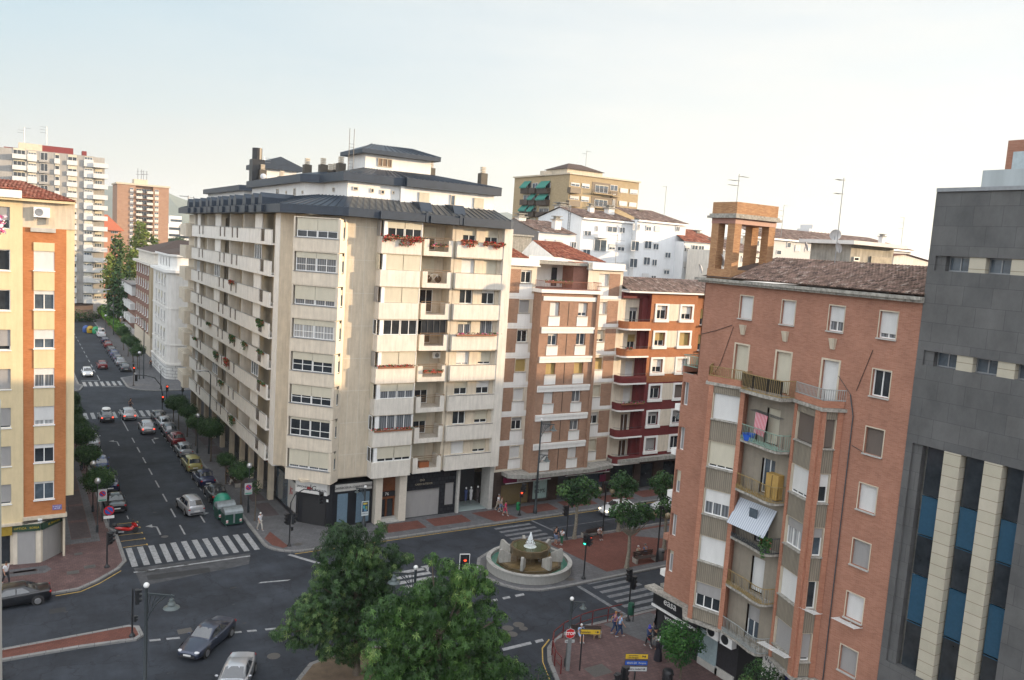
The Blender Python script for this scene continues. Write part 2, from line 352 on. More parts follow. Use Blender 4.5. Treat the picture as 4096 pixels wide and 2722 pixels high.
def tiles(name, parent, a, b, c, d, m=TILE, tw=.22, tl=.38, hgt=.07, seg=3):
    """barrel tiles over a sloping quad: a-b the eave, d-c the ridge edge; every tile its own arched shell"""
    a, b, c, d = map(Vector, (a, b, c, d)); L = max((b-a).length, (c-d).length); H = max((d-a).length, (c-b).length)
    nu = max(1, round(L/tw)); nv = max(1, round(H/tl)); nn = (b-a).cross(d-a).normalized()
    if nn.z < 0: nn = -nn
    mb = MB(); mb.add([a, b, c, d], [(0, 1, 2, 3)], .15)
    for j in range(nv):
        v0, v1 = j/nv, min(1, (j+1.25)/nv)
        for i in range(nu):
            u0, u1 = i/nu, (i+1)/nu; V = []; tone = min(1, max(0, random.gauss(.5, .24))); lift = random.uniform(0, .015)
            for v, e in ((v0, .035+lift), (v1, 0)):
                for k in range(seg+1):
                    t = k/seg; u = u0+(u1-u0)*(.04+.92*t); h = math.sin(math.pi*t)*hgt+e+.012
                    V.append((a+(b-a)*u)*(1-v)+(d+(c-d)*u)*v+nn*h)
            n = seg+1; F = [(k, k+1, n+k+1, n+k) for k in range(seg)]
            if j == 0: F.append(tuple(range(n)))
            mb.add(V, F, tone)
    return mb.build(name, m, parent, smooth=50)

def parts(name, boxes, m, par, fr=WF, **k):
    """each box a part of its own"""
    return [MB(fr).box(*b).build(name, m, par, **k) for b in boxes]
# ---------------------------------------------------------------- ground, roads, pavements
def asphalt():
    m, t, b = _mat('asphalt'); L = t.links; b.inputs['Roughness'].default_value = .82; b.inputs['Specular IOR Level'].default_value = .3
    g = _n(t, 'ShaderNodeNewGeometry'); val = None
    for sc, lo, hi, det, scl in ((.16, .7, 1.75, 8, (1, 1, 1)), (1.3, .88, 1.14, 6, (1, .25, 1)), (30, .86, 1.14, 2, (1, 1, 1)), (.5, .9, 1.22, 9, (.3, 1, 1))):
        mp = _n(t, 'ShaderNodeMapping', Scale=scl); L.new(g.outputs['Position'], mp.inputs[0]); nz = _n(t, 'ShaderNodeTexNoise', Scale=sc, Detail=float(det), Roughness=.68); L.new(mp.outputs[0], nz.inputs['Vector'])
        mr = _n(t, 'ShaderNodeMapRange'); mr.inputs['From Min'].default_value = .36; mr.inputs['From Max'].default_value = .68; mr.inputs['To Min'].default_value = lo; mr.inputs['To Max'].default_value = hi; L.new(nz.outputs[0], mr.inputs[0])
        if val is None: val = mr.outputs[0]
        else: mm = _n(t, 'ShaderNodeMath'); mm.operation = 'MULTIPLY'; L.new(val, mm.inputs[0]); L.new(mr.outputs[0], mm.inputs[1]); val = mm.outputs[0]
    vo = _n(t, 'ShaderNodeTexVoronoi', Scale=.22); vo.feature = 'DISTANCE_TO_EDGE'; nz = _n(t, 'ShaderNodeTexNoise', Scale=.9, Detail=4.0); L.new(g.outputs['Position'], nz.inputs['Vector']); ad = _n(t, 'ShaderNodeVectorMath'); ad.operation = 'MULTIPLY_ADD'; L.new(nz.outputs['Color'], ad.inputs[0]); ad.inputs[1].default_value = (2.5, 2.5, 0); L.new(g.outputs['Position'], ad.inputs[2]); L.new(ad.outputs[0], vo.inputs['Vector'])
    mr = _n(t, 'ShaderNodeMapRange'); mr.inputs['From Max'].default_value = .012; mr.inputs['To Min'].default_value = .62; mr.inputs['To Max'].default_value = 1; L.new(vo.outputs['Distance'], mr.inputs[0]); mm = _n(t, 'ShaderNodeMath'); mm.operation = 'MULTIPLY'; L.new(val, mm.inputs[0]); L.new(mr.outputs[0], mm.inputs[1]); val = mm.outputs[0]
    vm = _n(t, 'ShaderNodeVectorMath'); vm.operation = 'SCALE'; vm.inputs[0].default_value = (.023, .027, .034); L.new(val, vm.inputs['Scale']); L.new(vm.outputs[0], b.inputs['Base Color']); return m
ASPH = asphalt()
EARTH = mat('dry city ground', (.12, .1, .08), rough=.95, var=.3, scale=.02)
PAVE = brick('grey paving', (.095, .095, .1), (.12, .12, .125), (.07, .07, .07), bw=.4, bh=.4, msz=.012, var=.18)
PINK = brick('pinkish paving', (.1, .062, .06), (.13, .08, .075), (.065, .048, .045), bw=.3, bh=.3, msz=.012, var=.25)
REDP = brick('red paving', (.115, .045, .035), (.14, .056, .042), (.08, .038, .03), bw=.2, bh=.2, msz=.01, var=.16)
DARKP = brick('dark brown paving', (.075, .06, .062), (.095, .075, .075), (.05, .045, .045), bw=.2, bh=.2, msz=.01, var=.12)
KERB = brick('granite kerb', (.18, .18, .175), (.22, .215, .21), (.1, .1, .1), bw=.9, bh=.9, msz=.02, var=.14)
PAINT = mat('road paint', (.25, .255, .26), rough=.7, var=.4, scale=3.5); WORN = mat('worn road paint', (.13, .137, .145), rough=.75, var=.5, scale=3)
YELL = mat('yellow road paint', (.36, .24, .06), rough=.7, var=.4, scale=5)
struct('ground', MB().quad((-9000, -3000, -.05), (12000, -3000, -.05), (12000, 14000, -.05), (-9000, 14000, -.05)), EARTH)
struct('road', MB().quad((-90, -60, 0), (200, -60, 0), (200, 330, 0), (-90, 330, 0)), ASPH)
def arc(cx, cy, r, a0, a1, n=8): return [(cx+r*math.cos(R(a0+(a1-a0)*i/n)), cy+r*math.sin(R(a0+(a1-a0)*i/n))) for i in range(n+1)]
def inset(poly, w_):
    n = len(poly); out = []; A = sum(poly[i][0]*poly[(i+1) % n][1]-poly[(i+1) % n][0]*poly[i][1] for i in range(n)); s = 1 if A > 0 else -1
    for i in range(n):
        p, q, r = Vector(poly[i-1]), Vector(poly[i]), Vector(poly[(i+1) % n])
        a = (q-p).normalized(); b = (r-q).normalized(); na = Vector((-a.y, a.x))*s; nb = Vector((-b.y, b.x))*s; m = (na+nb); m = m/max(.3, m.length_squared)*2 if m.length > .1 else na
        out.append((q.x+m.x*w_, q.y+m.y*w_))
    return out
def pavement(name, poly, m, h=.14, kname='kerb'):
    n = len(poly); inn = inset(poly, .28)
    k = MB(); P = [(*p, 0) for p in poly]+[(*p, h) for p in poly]+[(*p, h) for p in inn]
    k.add(P, [(i, (i+1) % n, n+(i+1) % n, n+i) for i in range(n)]+[(n+i, n+(i+1) % n, 2*n+(i+1) % n, 2*n+i) for i in range(n)])
    struct(kname, k, KERB)
    s = MB(); s.add([(*p, h) for p in inn], [tuple(range(n))]); struct(name, s, m)
swA = [(18.6, 117.5)]+[(17.1, 119), (17.2, 121)]+[(18.6, 122.6), (140, 122.6), (140, 65.5)]+arc(21.5, 68.4, 2.95, 270, 180, 8)+[(18.55, 73), (18.6, 80)]
pavement('pavement', swA, PAVE)
pavement('pavement', [(-80, 64.4), (2.7, 64.2), (4.2, 64.3), (5.5, 65.3), (7.2, 67.2), (7.85, 68.6), (7.85, 76), (7.4, 77), (7.4, 119), (6.6, 121.5), (4, 122.6), (-80, 122.6)], PINK)
pavement('pavement', [(19, 156), (16.3, 154), (16.3, 147)]+arc(21.5, 146, 5.2, 180, 270, 6)+[(120, 140.8), (120, 300), (19, 300)], PAVE)
pavement('pavement', [(9.4, 300), (9.6, 149), (10.2, 147.5), (9.4, 143.5), (6, 140.8), (-80, 140.8), (-80, 300)], PAVE)
isl = [(38, 50.32), (36.0, 50.5), (34.4, 51.3), (33.4, 52.8), (32.95, 54.6), (33.3, 56.6), (34.4, 58.3), (36.2, 59.4), (38, 59.55), (100, 59.4), (100, 50.4)]
pavement('plaza', isl, PAVE)
pavement('pavement', [(28.4, -50), (28.5, 34), (29.0, 38.4), (30.1, 41.1), (31.05, 42.55), (32.1, 43.4), (33.4, 43.9), (35.6, 44.2), (140, 44.4), (140, -50)], PINK)
pavement('median_island', [(-25, 56), (3.7, 56.9), (6.7, 57.0), (7.3, 56.6), (7.4, 55.2), (6.9, 54.7), (3.6, 55.05), (-25, 55.7)], REDP)
SOIL = mat('bare sandy soil', (.12, .085, .055), rough=.95, var=.3, scale=1.5)
pavement('planted_island', [(13.2, -40), (13.6, 40), (14.3, 45.2), (16, 47.2), (19, 48), (22, 47.2), (23.8, 44.5), (24.3, 38), (24, -40)], SOIL)
m1, m2, m3, m4, m5 = MB(), MB(), MB(), MB(), MB()
def rect(mb, x0, x1, y0, y1, z): mb.quad((x0, y0, z), (x1, y0, z), (x1, y1, z), (x0, y1, z))
H1 = .145
for x0 in (29.6, 34.45, 44.9, 50.1, 55.3, 60.5, 65.7, 70.9): rect(m1, x0, x0+4.0, 66.75, 68.85, H1)
m1.quad((40.6, 65.85, H1), (43.4, 65.85, H1), (42.4, 68.9, H1), (39.6, 68.9, H1)); m1.quad((19.0, 69.4, H1), (19.9, 70.9, H1), (20.4, 66.9, H1), (19.9, 66.6, H1), (19.2, 67.6, H1))
m1.quad((43.2, 51.4, H1), (99, 51.3, H1), (99, 58.6, H1), (42.2, 58.9, H1))
struct('red_paving', m1, REDP)
for i in range(9): rect(m2, 4.35, 5.75, 75.1+4.75*i, 79.2+4.75*i, H1)
for i in range(9): rect(m2, 20.5, 21.9, 75.0+4.75*i, 79.0+4.75*i, H1)
rect(m2, .1, 1.7, 68.9, 69.3, H1+.004)
struct('dark_paving', m2, DARKP)
m3.quad((51.3, 57.3, H1+.004), (56.5, 53.6, H1+.004), (64, 53.6, H1+.004), (64, 58.4, H1+.004), (53, 58.4, H1+.004))
m3.quad((36.8, 43.7, H1), (41.4, 43.8, H1), (42.4, 37.5, H1), (38.6, 38.2, H1))
for x0, x1, y0, y1 in ((3.7, 6.4, 73.8, 74.9), (3.7, 4.3, 74.9, 118), (5.8, 6.4, 74.9, 118)): rect(m3, x0, x1, y0, y1, H1)
m3.quad((-6, 68.6, H1), (2.2, 68.3, H1), (2.65, 68.9, H1), (2.3, 69.8, H1), (-6, 70.0, H1))
for i in range(5): rect(m3, 20.2, 24, 152.5+5.5*i, 156.3+5.5*i, H1)
struct('grey_paving', m3, PAVE)
rect(m4, -6, 1.6, 69.0, 69.4, H1+.004); struct('dark_paving', m4, DARKP)
# painted markings
z = .004; mk = MB()
for i in range(12): rect(mk, 8.1+.868*i, 8.56+.868*i, 67.4, 71.6, z)
rect(mk, 8.1, 17.0, 66.15, 66.38, z)
for i in range(11): rect(mk, 8.6+.9*i, 9.08+.9*i, 122.3, 126.4, z)
rect(mk, 13.1, 17.2, 121.5, 121.75, z)
for i in range(7): rect(mk, 10.2+.88*i, 10.66+.88*i, 147.2, 151.4, z)
rect(mk, 10.1, 12.9, 152.4, 152.65, z); rect(mk, 12.8, 16.2, 146.3, 146.5, z)
y = 73.2
while y < 112: rect(mk, 12.98, 13.12, y, y+2.6, z); y += 4.9
rect(mk, 12.98, 13.12, 114, 121.5, z); rect(mk, 12.9, 13.04, 152.6, 158, z)
y = 161
while y < 250: rect(mk, 12.85, 13.0, y, y+3, z); y += 6
for i in range(17):
    rect(mk, 9.1, 9.2, 79+2.3*i, 80+2.3*i, z); rect(mk, 16.72, 16.8, 74+2.3*i, 75+2.3*i, z)
for (cx, cy, s) in ((11.15, 75.4, -1), (15.2, 77.2, 1), (11.2, 108, -1), (15.2, 108, 1)):      # turning arrows
    mk.quad((cx-.07, cy-1.5, z), (cx+.07, cy-1.5, z), (cx+.07, cy+.4, z), (cx-.07, cy+.6, z)); mk.quad((cx, cy+.45, z+.004), (cx+s*.45, cy+.85, z+.004), (cx+s*.45, cy+1.05, z+.004), (cx-s*.07, cy+.65, z+.004))
    mk.quad((cx+s*.35, cy+.55, z+.008), (cx+s*.9, cy+1.05, z+.008), (cx+s*.3, cy+1.45, z+.008))
struct('road_marking', mk, PAINT); mk = MB()
for i in range(5): rect(mk, 39.7, 43.8, 60.2+.98*i, 60.65+.98*i, z)
for i in range(7): rect(mk, 40.3, 44.5, 44.55+.93*i, 44.98+.93*i, z)
mk.quad((39.15, 50.2, z), (39.5, 50.2, z), (39.7, 44.5, z), (39.35, 44.5, z)); mk.quad((44.3, 65.1, z), (44.55, 65.1, z), (45.0, 61.9, z), (44.75, 61.9, z))
rect(mk, 45, 110, 62.4, 62.5, z)
struct('worn_road_marking', mk, WORN); mk = MB()
for i in range(6): rect(mk, 26.1, 29.4, 53.4+.92*i, 53.9+.92*i, z)
mk.quad((29.2, 58.8, z), (30.0, 58.8, z), (29.3, 57.5, z))
for x0, x1 in ((31.25, 31.95), (32.35, 33.1), (33.5, 34.4)): mk.quad((x0, 50.5, z), (x1-.1, 50.5, z), (x1, 50.85, z), (x0+.1, 50.85, z))
for x0, x1 in ((28.2, 30.6), (30.85, 31.6)): mk.quad((x0, 43.6, z), (x1-.1, 43.6, z), (x1, 43.95, z), (x0+.1, 43.95, z))
for x0, x1 in ((7.65, 8.3), (8.65, 9.45), (11.0, 11.8), (12.8, 13.25), (13.6, 14.2), (14.75, 15.45)):
    f = lambda x: 54.45-(x-7.65)*.21
    mk.quad((x0, f(x0)-.13, z), (x1, f(x1)-.13, z), (x1, f(x1)+.13, z), (x0, f(x0)+.13, z))
for a, b in (((19.85, 65.3), (24.2, 58.2)), ((18.4, 60.2), (16.2, 60.6))):
    mk.quad((a[0], a[1], z), (a[0]+.3, a[1]+.15, z), (b[0]+.3, b[1]+.15, z), (b[0], b[1], z))
struct('road_marking', mk, PAINT)
my = MB()
for yy in (71.9, 73.4, 74.9, 76.4, 77.9): rect(my, 7.95, 9.75, yy, yy+.1, z); rect(my, 9.75, 9.85, yy-.15, yy+.25, z)
for pts in ([(20.5, 65.25), (30, 65.2), (70, 65.2)], [(2.7, 63.9), (4.3, 64.0), (5.6, 65.0), (7.3, 66.9)], [(28.75, 38.5), (29.85, 41.2), (30.85, 42.75), (32.0, 43.6)]):
    for a, b in zip(pts[:-1], pts[1:]): my.quad((a[0], a[1], z), (b[0], b[1], z), (b[0]-.02, b[1]+.12, z), (a[0]-.02, a[1]+.12, z))
struct('yellow_marking', my, YELL)
pt = MB(); pt.quad((8.86, 64.3, z), (13.4, 64.1, z), (13.5, 65.1, z), (8.9, 65.3, z)); rect(pt, 2.2, 3.2, 61, 61.8, z)
struct('asphalt_patch', pt, mat('fresh asphalt', (.022, .023, .025), rough=.8, var=.25, scale=3))
STEELC = mat('cast iron cover', (.07, .065, .06), rough=.6, var=.3, scale=8)
for i, (x, y, sz, zz, rnd, lb) in enumerate([(30.2, 46.3, .42, .006, 1, 'round manhole cover in the road left of three others, west of the railing'), (31.2, 46.45, .42, .006, 1, 'round manhole cover farthest from the railing in the group on the road'),
        (30.0, 45.4, .4, .006, 1, 'round manhole cover nearest the dashed line in the group on the road'), (31.2, 45.8, .32, .006, 1, 'small round manhole cover right of the group on the road'),
        (14.3, 49.2, .42, .006, 1, 'round manhole cover in the road beside the silver car roof'), (4.0, 67.6, .42, H1+.004, 0, 'square inspection cover in the left pavement behind the black car'),
        (5.2, 68.3, .4, H1+.004, 0, 'dark square cover in the pink pavement beside the traffic light'), (4.6, 71.4, .3, H1+.004, 0, 'small square cover in front of the corner shop shutter'),
        (21.3, 67.0, .35, H1+.004, 0, 'square cover in the pavement beside the arched traffic light'), (9.9, 54.9, .45, .006, 0, 'rusty rectangular grate in the road beside the dashed line'),
        (39.3, 51.3, .35, H1+.004, 0, 'small grate in the plaza beside the fountain'), (32.4, 38.6, .75, H1+.004, 0, 'large dark cover in the pavement by the stop sign'), (11.4, 70.3+3, .3, .006, 1, 'round manhole cover beside the yellow motorcycle box')]):
    mb = MB(); mb.add([(sz*math.cos(k*math.pi/8), sz*math.sin(k*math.pi/8), 0) for k in range(16)] if rnd else [(-sz, -sz*.8, 0), (sz, -sz*.8, 0), (sz, sz*.8, 0), (-sz, sz*.8, 0)], [tuple(range(16 if rnd else 4))])
    o = mb.build('manhole_cover', STEELC); o.location = (x, y, zz); tag(o, lb, 'manhole cover', 'covers set in the road and pavements')
# hills on the horizon
def hills(pts, Y, thick, m, base=-.05):
    mb = MB(); n = len(pts); V = []
    for (x, h) in pts: V += [(x, Y-thick, base), (x, Y-thick*.5, h*.62), (x, Y, h), (x, Y+thick, base)]
    F = [(4*i+k, 4*i+4+k, 4*i+5+k, 4*i+1+k) for i in range(n-1) for k in range(3)]
    mb.add(V, F); struct('hills', mb, m)
HILL = mat('hazy scrub hills', (.11, .13, .1), rough=.95, var=.2, scale=.004)
def hp(px_, py_, Y): x, z_ = YP((0, 0, 1), px_, py_, Y); return (x, max(5, z_))
hills([hp(a, b, 2600) for a, b in ((-400, 760), (-100, 745), (150, 742), (330, 742), (430, 745), (470, 745), (560, 752), (650, 760), (700, 785), (740, 800), (800, 815), (900, 812), (1000, 825), (1300, 870), (1700, 870), (2030, 850), (2100, 880), (2400, 930))], 2600, 500, HILL)

st_ = MB(); random.seed(5)
for _ in range(46):
    cx, cy, s = (random.uniform(8.6, 12.6), random.uniform(65.6, 66.6), random.uniform(.06, .28)) if _ < 22 else (random.uniform(-6, 40), random.uniform(49, 64), random.uniform(.08, .35)) if _ < 38 else (random.uniform(8, 17), random.uniform(80, 118), random.uniform(.1, .35))
    if 31 < cx and 49 < cy < 61: continue
    st_.add([(cx+s*(1.6 if _ < 22 else 1)*random.uniform(.6, 1.2)*math.cos(k*.785), cy+s*.6*random.uniform(.6, 1.2)*math.sin(k*.785), .003+.0001*_) for k in range(8)], [tuple(range(8))])
struct('oil_stain', st_, mat('oil stained asphalt', (.014, .014, .015), rough=.6, var=.3))
ds = MB(); ds.quad((8.3, 63.4, .0015), (16.5, 64.6, .0015), (17.2, 66.9, .0015), (8.2, 67.1, .0015)); struct('dusty_asphalt', ds, mat('dusty scuffed asphalt', (.05, .052, .056), rough=.9, var=.5, scale=1.2))
# ---------------------------------------------------------------- the cream corner block
BA = thing('apartment_building', 'large cream corner apartment block with dark blue metal roofs, number 76, in the middle', 'apartment block', (31, 80, 0), world=True)
bk = [4.89+2.99*k for k in range(8)]; TOP = 28.85
fS = fr2((25.5, 69.6), (42.2, 69.6)); fS.o = Vector((0, 69.6, 0))            # -y facade: s = world x, d = out towards the street
fW = Fr(21.4, 0, R(-90)); fW.o = Vector((21.4, 0, 0))                          # -x facade: s = -y
core = MB()
# walls of the upper floors: flat wall, end wall, chamfer, west strip
core.wall(25.3, 28.3, 4.9, TOP, fr=None) if False else None
w_ = MB(fS); w_.wall(25.3, 28.4, 4.9, TOP); w_.build('wall', CREAM2, BA); MB(fS).wall(28.4, 42.2, 4.9, TOP, d=-1.1).build('recess_wall', CREAM2, BA)
e_ = MB(); e_.box(41.25, 42.2, 68.55, 82, 4.89, TOP); e_.build('end_wall', CREAMW, BA)
ch = MB(); ch.prism([(21.4, 76.0), (22.5, 74.9), (22.5, 72.9), (25.6, 69.62), (30, 72), (30, 78)], 4.9, TOP); ch.build('corner_wall', CREAM2, BA)
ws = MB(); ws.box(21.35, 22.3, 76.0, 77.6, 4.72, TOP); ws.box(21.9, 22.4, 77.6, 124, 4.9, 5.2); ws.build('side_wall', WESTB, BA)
jt = MB()
for k in range(8):
    zz = bk[k]+2.2; jt.box(25.5, 28.3, 69.592, 69.6, zz, zz+.025); jt.box(21.344, 21.35, 76.0, 77.6, zz-.3, zz-.27)
for x in (26.2, 27.25): jt.box(x, x+.02, 69.592, 69.6, 4.95, TOP-.05)
jt.build('panel_joint', mat('pale joint filler', (.6, .58, .52), rough=.9), BA)
# bay windows on the chamfer
u2 = (1/math.sqrt(2), -1/math.sqrt(2)); fB = fr2((21.35, 71.8), (24.53, 68.57)); BL = fB.len
bay_sh = [.62, .3, .72, .3, .45, .55, .12, .86][::-1]; bay_gl = [GLASS, CURT, CURT, CURTW, GLASS, GLASS, GLASS, CURT][::-1]
for k in range(8):
    b = bk[k]-.22; m = MB(fB); m.box(0, BL, -1.45, 0, b, b+1.12)
    m.box(0, .14, -1.45, -.02, b+1.12, b+2.99); m.box(BL-.1, BL, -1.45, -1.0, b+1.12, b+2.99); m.box(.14, BL-.14, -.3, -.02, b+2.9, b+2.99); m.build('bay_window_band', CREAM, BA)
    for h in range(2):
        s0 = .3+(BL-.6)*h/2+.03*h; s1 = .3+(BL-.6)*(h+1)/2; sh = bay_sh[k]
        if k == 3 and h == 0: sh = .4
        window(BA, fB, s0, s1, b+1.2, b+2.86, d=-.12, n=2, sh=sh, gl=bay_gl[k], transom=.34, sill=None)
    MB(fB).box(.1, BL-.05, -.15, .05, b+1.125, b+1.18).build('window_sill', GREYM, BA)
    fR = fr2((24.53, 68.57), (25.6, 69.64)); window(BA, fR, .65, 1.35, b+1.2, b+2.7, d=-.06, n=1, sh=.3, gl=GLASSB, sill=None)
    MB(fR).box(0, .55, -.25, -.0, b+1.12, b+2.92).build('pier', CREAM, BA)
# -y facade: glazed balcony A, open balcony B, windows C
FL = 'red geranium'
shA = [.45, 1, 1, 0, 1, .5, .02, .8][::-1]; shB = [.5, 1, 0, 0, .85, .4, .45, 1][::-1]; shC = [(.55, .6), (1, 1), (.05, .22), (.3, .05), (.9, .85), (.55, .55), (0, .75), (.95, .8)][::-1]
glA = [GLASS, GLASS, GLASS, GLASS, GLASS, CURT, CURT, GLASS][::-1]
for k in range(8):
    b = bk[k]; t_ = b+1.5
    A = MB(fS); A.box(28.4, 32.35, -1.05, 1.1, b, t_); A.build('balcony_parapet', CREAMW, BA)
    A = MB(fS); A.box(28.4, 28.55, -1.05, .0, t_, b+2.99); A.box(32.2, 32.45, -1.05, .1, t_, b+2.99); A.box(28.4, 32.4, .0, 1.06, b+2.93, b+2.99); A.build('balcony_wall', CREAM2, BA)
    for h in range(2):
        s0 = 28.95+1.72*h; window(BA, fS, s0, s0+1.66, t_+.02, b+2.92, d=.95, n=2, sh=shA[k], gl=glA[k], sill=None)
    MB(fS).box(28.62, 28.94, .7, .98, t_, b+2.92).box(32.36, 32.42, .7, .98, t_, b+2.92).build('glazing_post', WHITE, BA)
    fq = fr2((28.37, 69.6), (28.37, 68.65)); window(BA, fq, .05, .9, t_+.02, b+2.92, d=-.02, n=1, sh=.0 if k in (0, 1, 4) else 1, shm=SH_GREY if k % 2 else SH_CREAM, sill=None)
    # open balcony B with a railing panel in its parapet
    B = MB(fS); B.box(32.75, 35.75, -1.05, .8, b-.02, b+.42); B.box(32.75, 33.25, .65, .8, b+.42, t_); B.box(35.3, 35.75, .65, .8, b+.42, t_); B.box(32.75, 32.9, -.9, .65, b+.42, t_); B.box(35.6, 35.75, -.9, .65, b+.42, t_)
    B.build('balcony_parapet', CREAMW, BA)
    B = MB(fS); B.box(32.5, 32.74, -1.05, .4, b, b+2.99); B.box(35.76, 36.05, -1.05, .55, b, b+2.99); B.build('balcony_wall', CREAM2, BA)
    B = MB(); y0 = 69.6-.72
    for i in range(17): B.cyl((33.3+.12*i, y0, b+.42), (33.3+.12*i, y0, t_-.06), .012, n=4)
    B.box(33.25, 35.3, y0-.02, y0+.02, t_-.06, t_-.02); B.box(32.75, 35.75, y0-.1, y0-.06, t_+.14, t_+.18); B.box(32.8, 32.84, y0-.1, y0-.06, t_, t_+.14); B.box(35.66, 35.7, y0-.1, y0-.06, t_, t_+.14)
    B.build('railing', mat('rusty gold rail', (.2, .12, .06), rough=.5), BA)
    if k == 4: window(BA, fS, 32.95, 35.55, t_, b+2.92, d=.62, n=4, gl=GLASS, frm=DARKG, sill=None)
    window(BA, fS, 33.35, 34.75, b+.5, b+2.7, d=-1.0, n=2, sh=shB[k], sill=None, gl=GLASS)
    # C
    Cc = MB(fS); Cc.box(36.1, 41.25, -1.05, 1.0, b+.02, t_); Cc.build('balcony_parapet', CREAMW, BA)
    Cc = MB(fS)
    hol = [(36.9, 38.35, t_+.02, b+2.9), (39.35, 40.85, t_+.02, b+2.9)]
    Cc.wall(36.1, 41.25, t_, b+2.99, hol, d=.55, rev=.3); Cc.box(36.1, 41.25, .57, .95, b+2.92, b+2.99); Cc.build('window_wall', CREAM2, BA)
    for h in range(2):
        a = hol[h]; window(BA, fS, a[0], a[1], a[2], a[3], d=.37, n=2, sh=shC[k][h], gl=GLASS if k not in (4,) else CURT, shm=SH_CREAM if (k+h) % 3 else SH_WHITE, sill=None)
    MB(fS).box(36.1, 41.25, .93, 1.03, t_+.002, t_+.03).build('parapet_rail', DARKG, BA)
# west facade: long balconies
yb = [77.6, 79.0, 82.3, 85.9, 90.0, 92.3, 94.6, 96.2, 98.4, 100.7, 104.7, 108.7, 110.8, 113.0, 117.3]
typ = ['p', 'r', 's', 's', 'i', 'i', 'p', 'i', 'i', 's', 's', 'i', 'i', 's']
RAILC = mat('brown balcony rail', (.1, .07, .05), rough=.6); DKREC = mat('dark recess lining', (.12, .11, .1), rough=.9)
for k in range(8):
    b = bk[k]-.03*k*0; t_ = b+1.45; P = MB(); I = MB(); J = MB()
    for i, ty in enumerate(typ):
        y0, y1 = yb[i], yb[i+1]
        if ty in 'sp': P.box(21.0, 21.14, y0+.03, y1-.03, b, t_)
        else:
            g = .42 if ty == 'i' else .75; c = (y0+y1)/2+.15
            P.box(21.0, 21.14, y0+.03, c-g, b, t_); P.box(21.0, 21.14, c+g, y1-.03, b, t_); P.box(21.0, 21.14, c-g, c+g, b, b+.28 if ty == 'r' else b+.35)
            for q in range(int(2*g/.13)): I.cyl((21.06, c-g+.07+.13*q, b+.3), (21.06, c-g+.07+.13*q, t_-.06), .012, n=4)
            I.box(21.03, 21.09, c-g, c+g, t_-.05, t_)
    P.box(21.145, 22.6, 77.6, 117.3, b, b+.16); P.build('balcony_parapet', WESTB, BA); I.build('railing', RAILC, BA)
    MB().box(20.93, 20.97, 77.7, 117.2, t_+.06, t_+.1).build('handrail', GREYM, BA)
    # recessed wall, piers and enclosed pieces
    hol = []
    for y0, y1 in ((79.0, 81.6), (91.0, 93.9), (98.0, 100.2), (110.6, 112.6), (87.2, 88.4), (103.2, 104.4)): hol.append((-y1, -y0, b+.2, b+2.55))
    Wl = MB(fW); Wl.wall(-124, -77.6, b, b+2.99, hol, d=-1.2, rev=.3); Wl.build('balcony_wall', CREAM2, BA)
    for j, h in enumerate(hol):
        window(BA, fW, h[0], h[1], h[2], h[3], d=-1.42, n=2 if j > 3 else 3, sh=random.choice([0, 0, 0, .3, .6]), gl=random.choice([GLASS, GLASS, GLASS, CURT]), sill=None)
    parts('enclosure_panel', [(21.3, 22.58, 89.6, 89.8, b+.2, b+2.99), (21.3, 22.58, 96.0, 96.25, b+.2, b+2.99), (21.3, 22.58, 108.4, 108.6, b+.2, b+2.99), (21.35, 22.58, 117.0, 117.35, b, b+2.99)], CREAMW, BA)
    for y0, y1 in ((82.3, 85.0), (101.0, 104.0), (113.2, 115.0)):
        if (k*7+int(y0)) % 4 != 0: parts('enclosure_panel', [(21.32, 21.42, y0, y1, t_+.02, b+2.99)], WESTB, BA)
        else: window(BA, Fr(21.4, 0, R(-90)), -y1, -y0, t_, b+2.95, d=0, n=3, gl=GLASSB, sill=None)
    En = MB(); En.box(20.3, 21.8, 117.6, 119.2, b-.1, b+1.7); En.box(20.7, 21.9, 119.3, 124.4, b, b+1.6); En.box(21.9, 22.3, 119, 124.4, b+1.6, b+2.95); En.build('end_balcony', CREAM, BA)
    window(BA, Fr(0, 117.3, 0), 21.45, 22.3, b+.3, b+2.5, d=.01, n=1, gl=GLASSB, sill=None)
back = MB(); back.box(22.62, 42.2, 124.4, 124.6, 0, TOP); back.box(42.0, 42.2, 82, 124.4, 0, TOP); back.box(22.5, 42.2, 70.9, 124.4, TOP-.05, TOP); back.build('rear_wall', CREAM2, BA)
# lower roof: fascia, slopes
ro = [(20.5, 125), (20.5, 73.2), (24.7, 68.6), (25.1, 68.3), (41.7, 68.3), (42.5, 69.1), (42.5, 82), (42.5, 125)]
inn = [(24.3, 124.5), (24.3, 74.0), (26.2, 71.8), (26.6, 71.5), (41.3, 71.5), (41.4, 71.8), (41.4, 82), (41.4, 124.5)]
Fa = MB(); n = len(ro)
Fa.prism(ro, TOP+.02, 29.62, top=False); Fa.build('roof_fascia', SLATE, BA)
for i in (3,): pass
for nm, i0, i1 in (('zinc_roof', 3, 4),): MB().add([(*ro[i0], 29.63), (*ro[i1], 29.63), (*inn[i1], 30.75), (*inn[i0], 30.75)], [(0, 1, 2, 3)]).build(nm, ZINC, BA)
S = MB()
for i in (0, 1, 2, 4, 5, 6): S.add([(*ro[i], 29.63), (*ro[i+1], 29.63), (*inn[i+1], 30.75), (*inn[i], 30.75)], [(0, 1, 2, 3)])
S.build('metal_roof', SLATE, BA)
seam = MB()
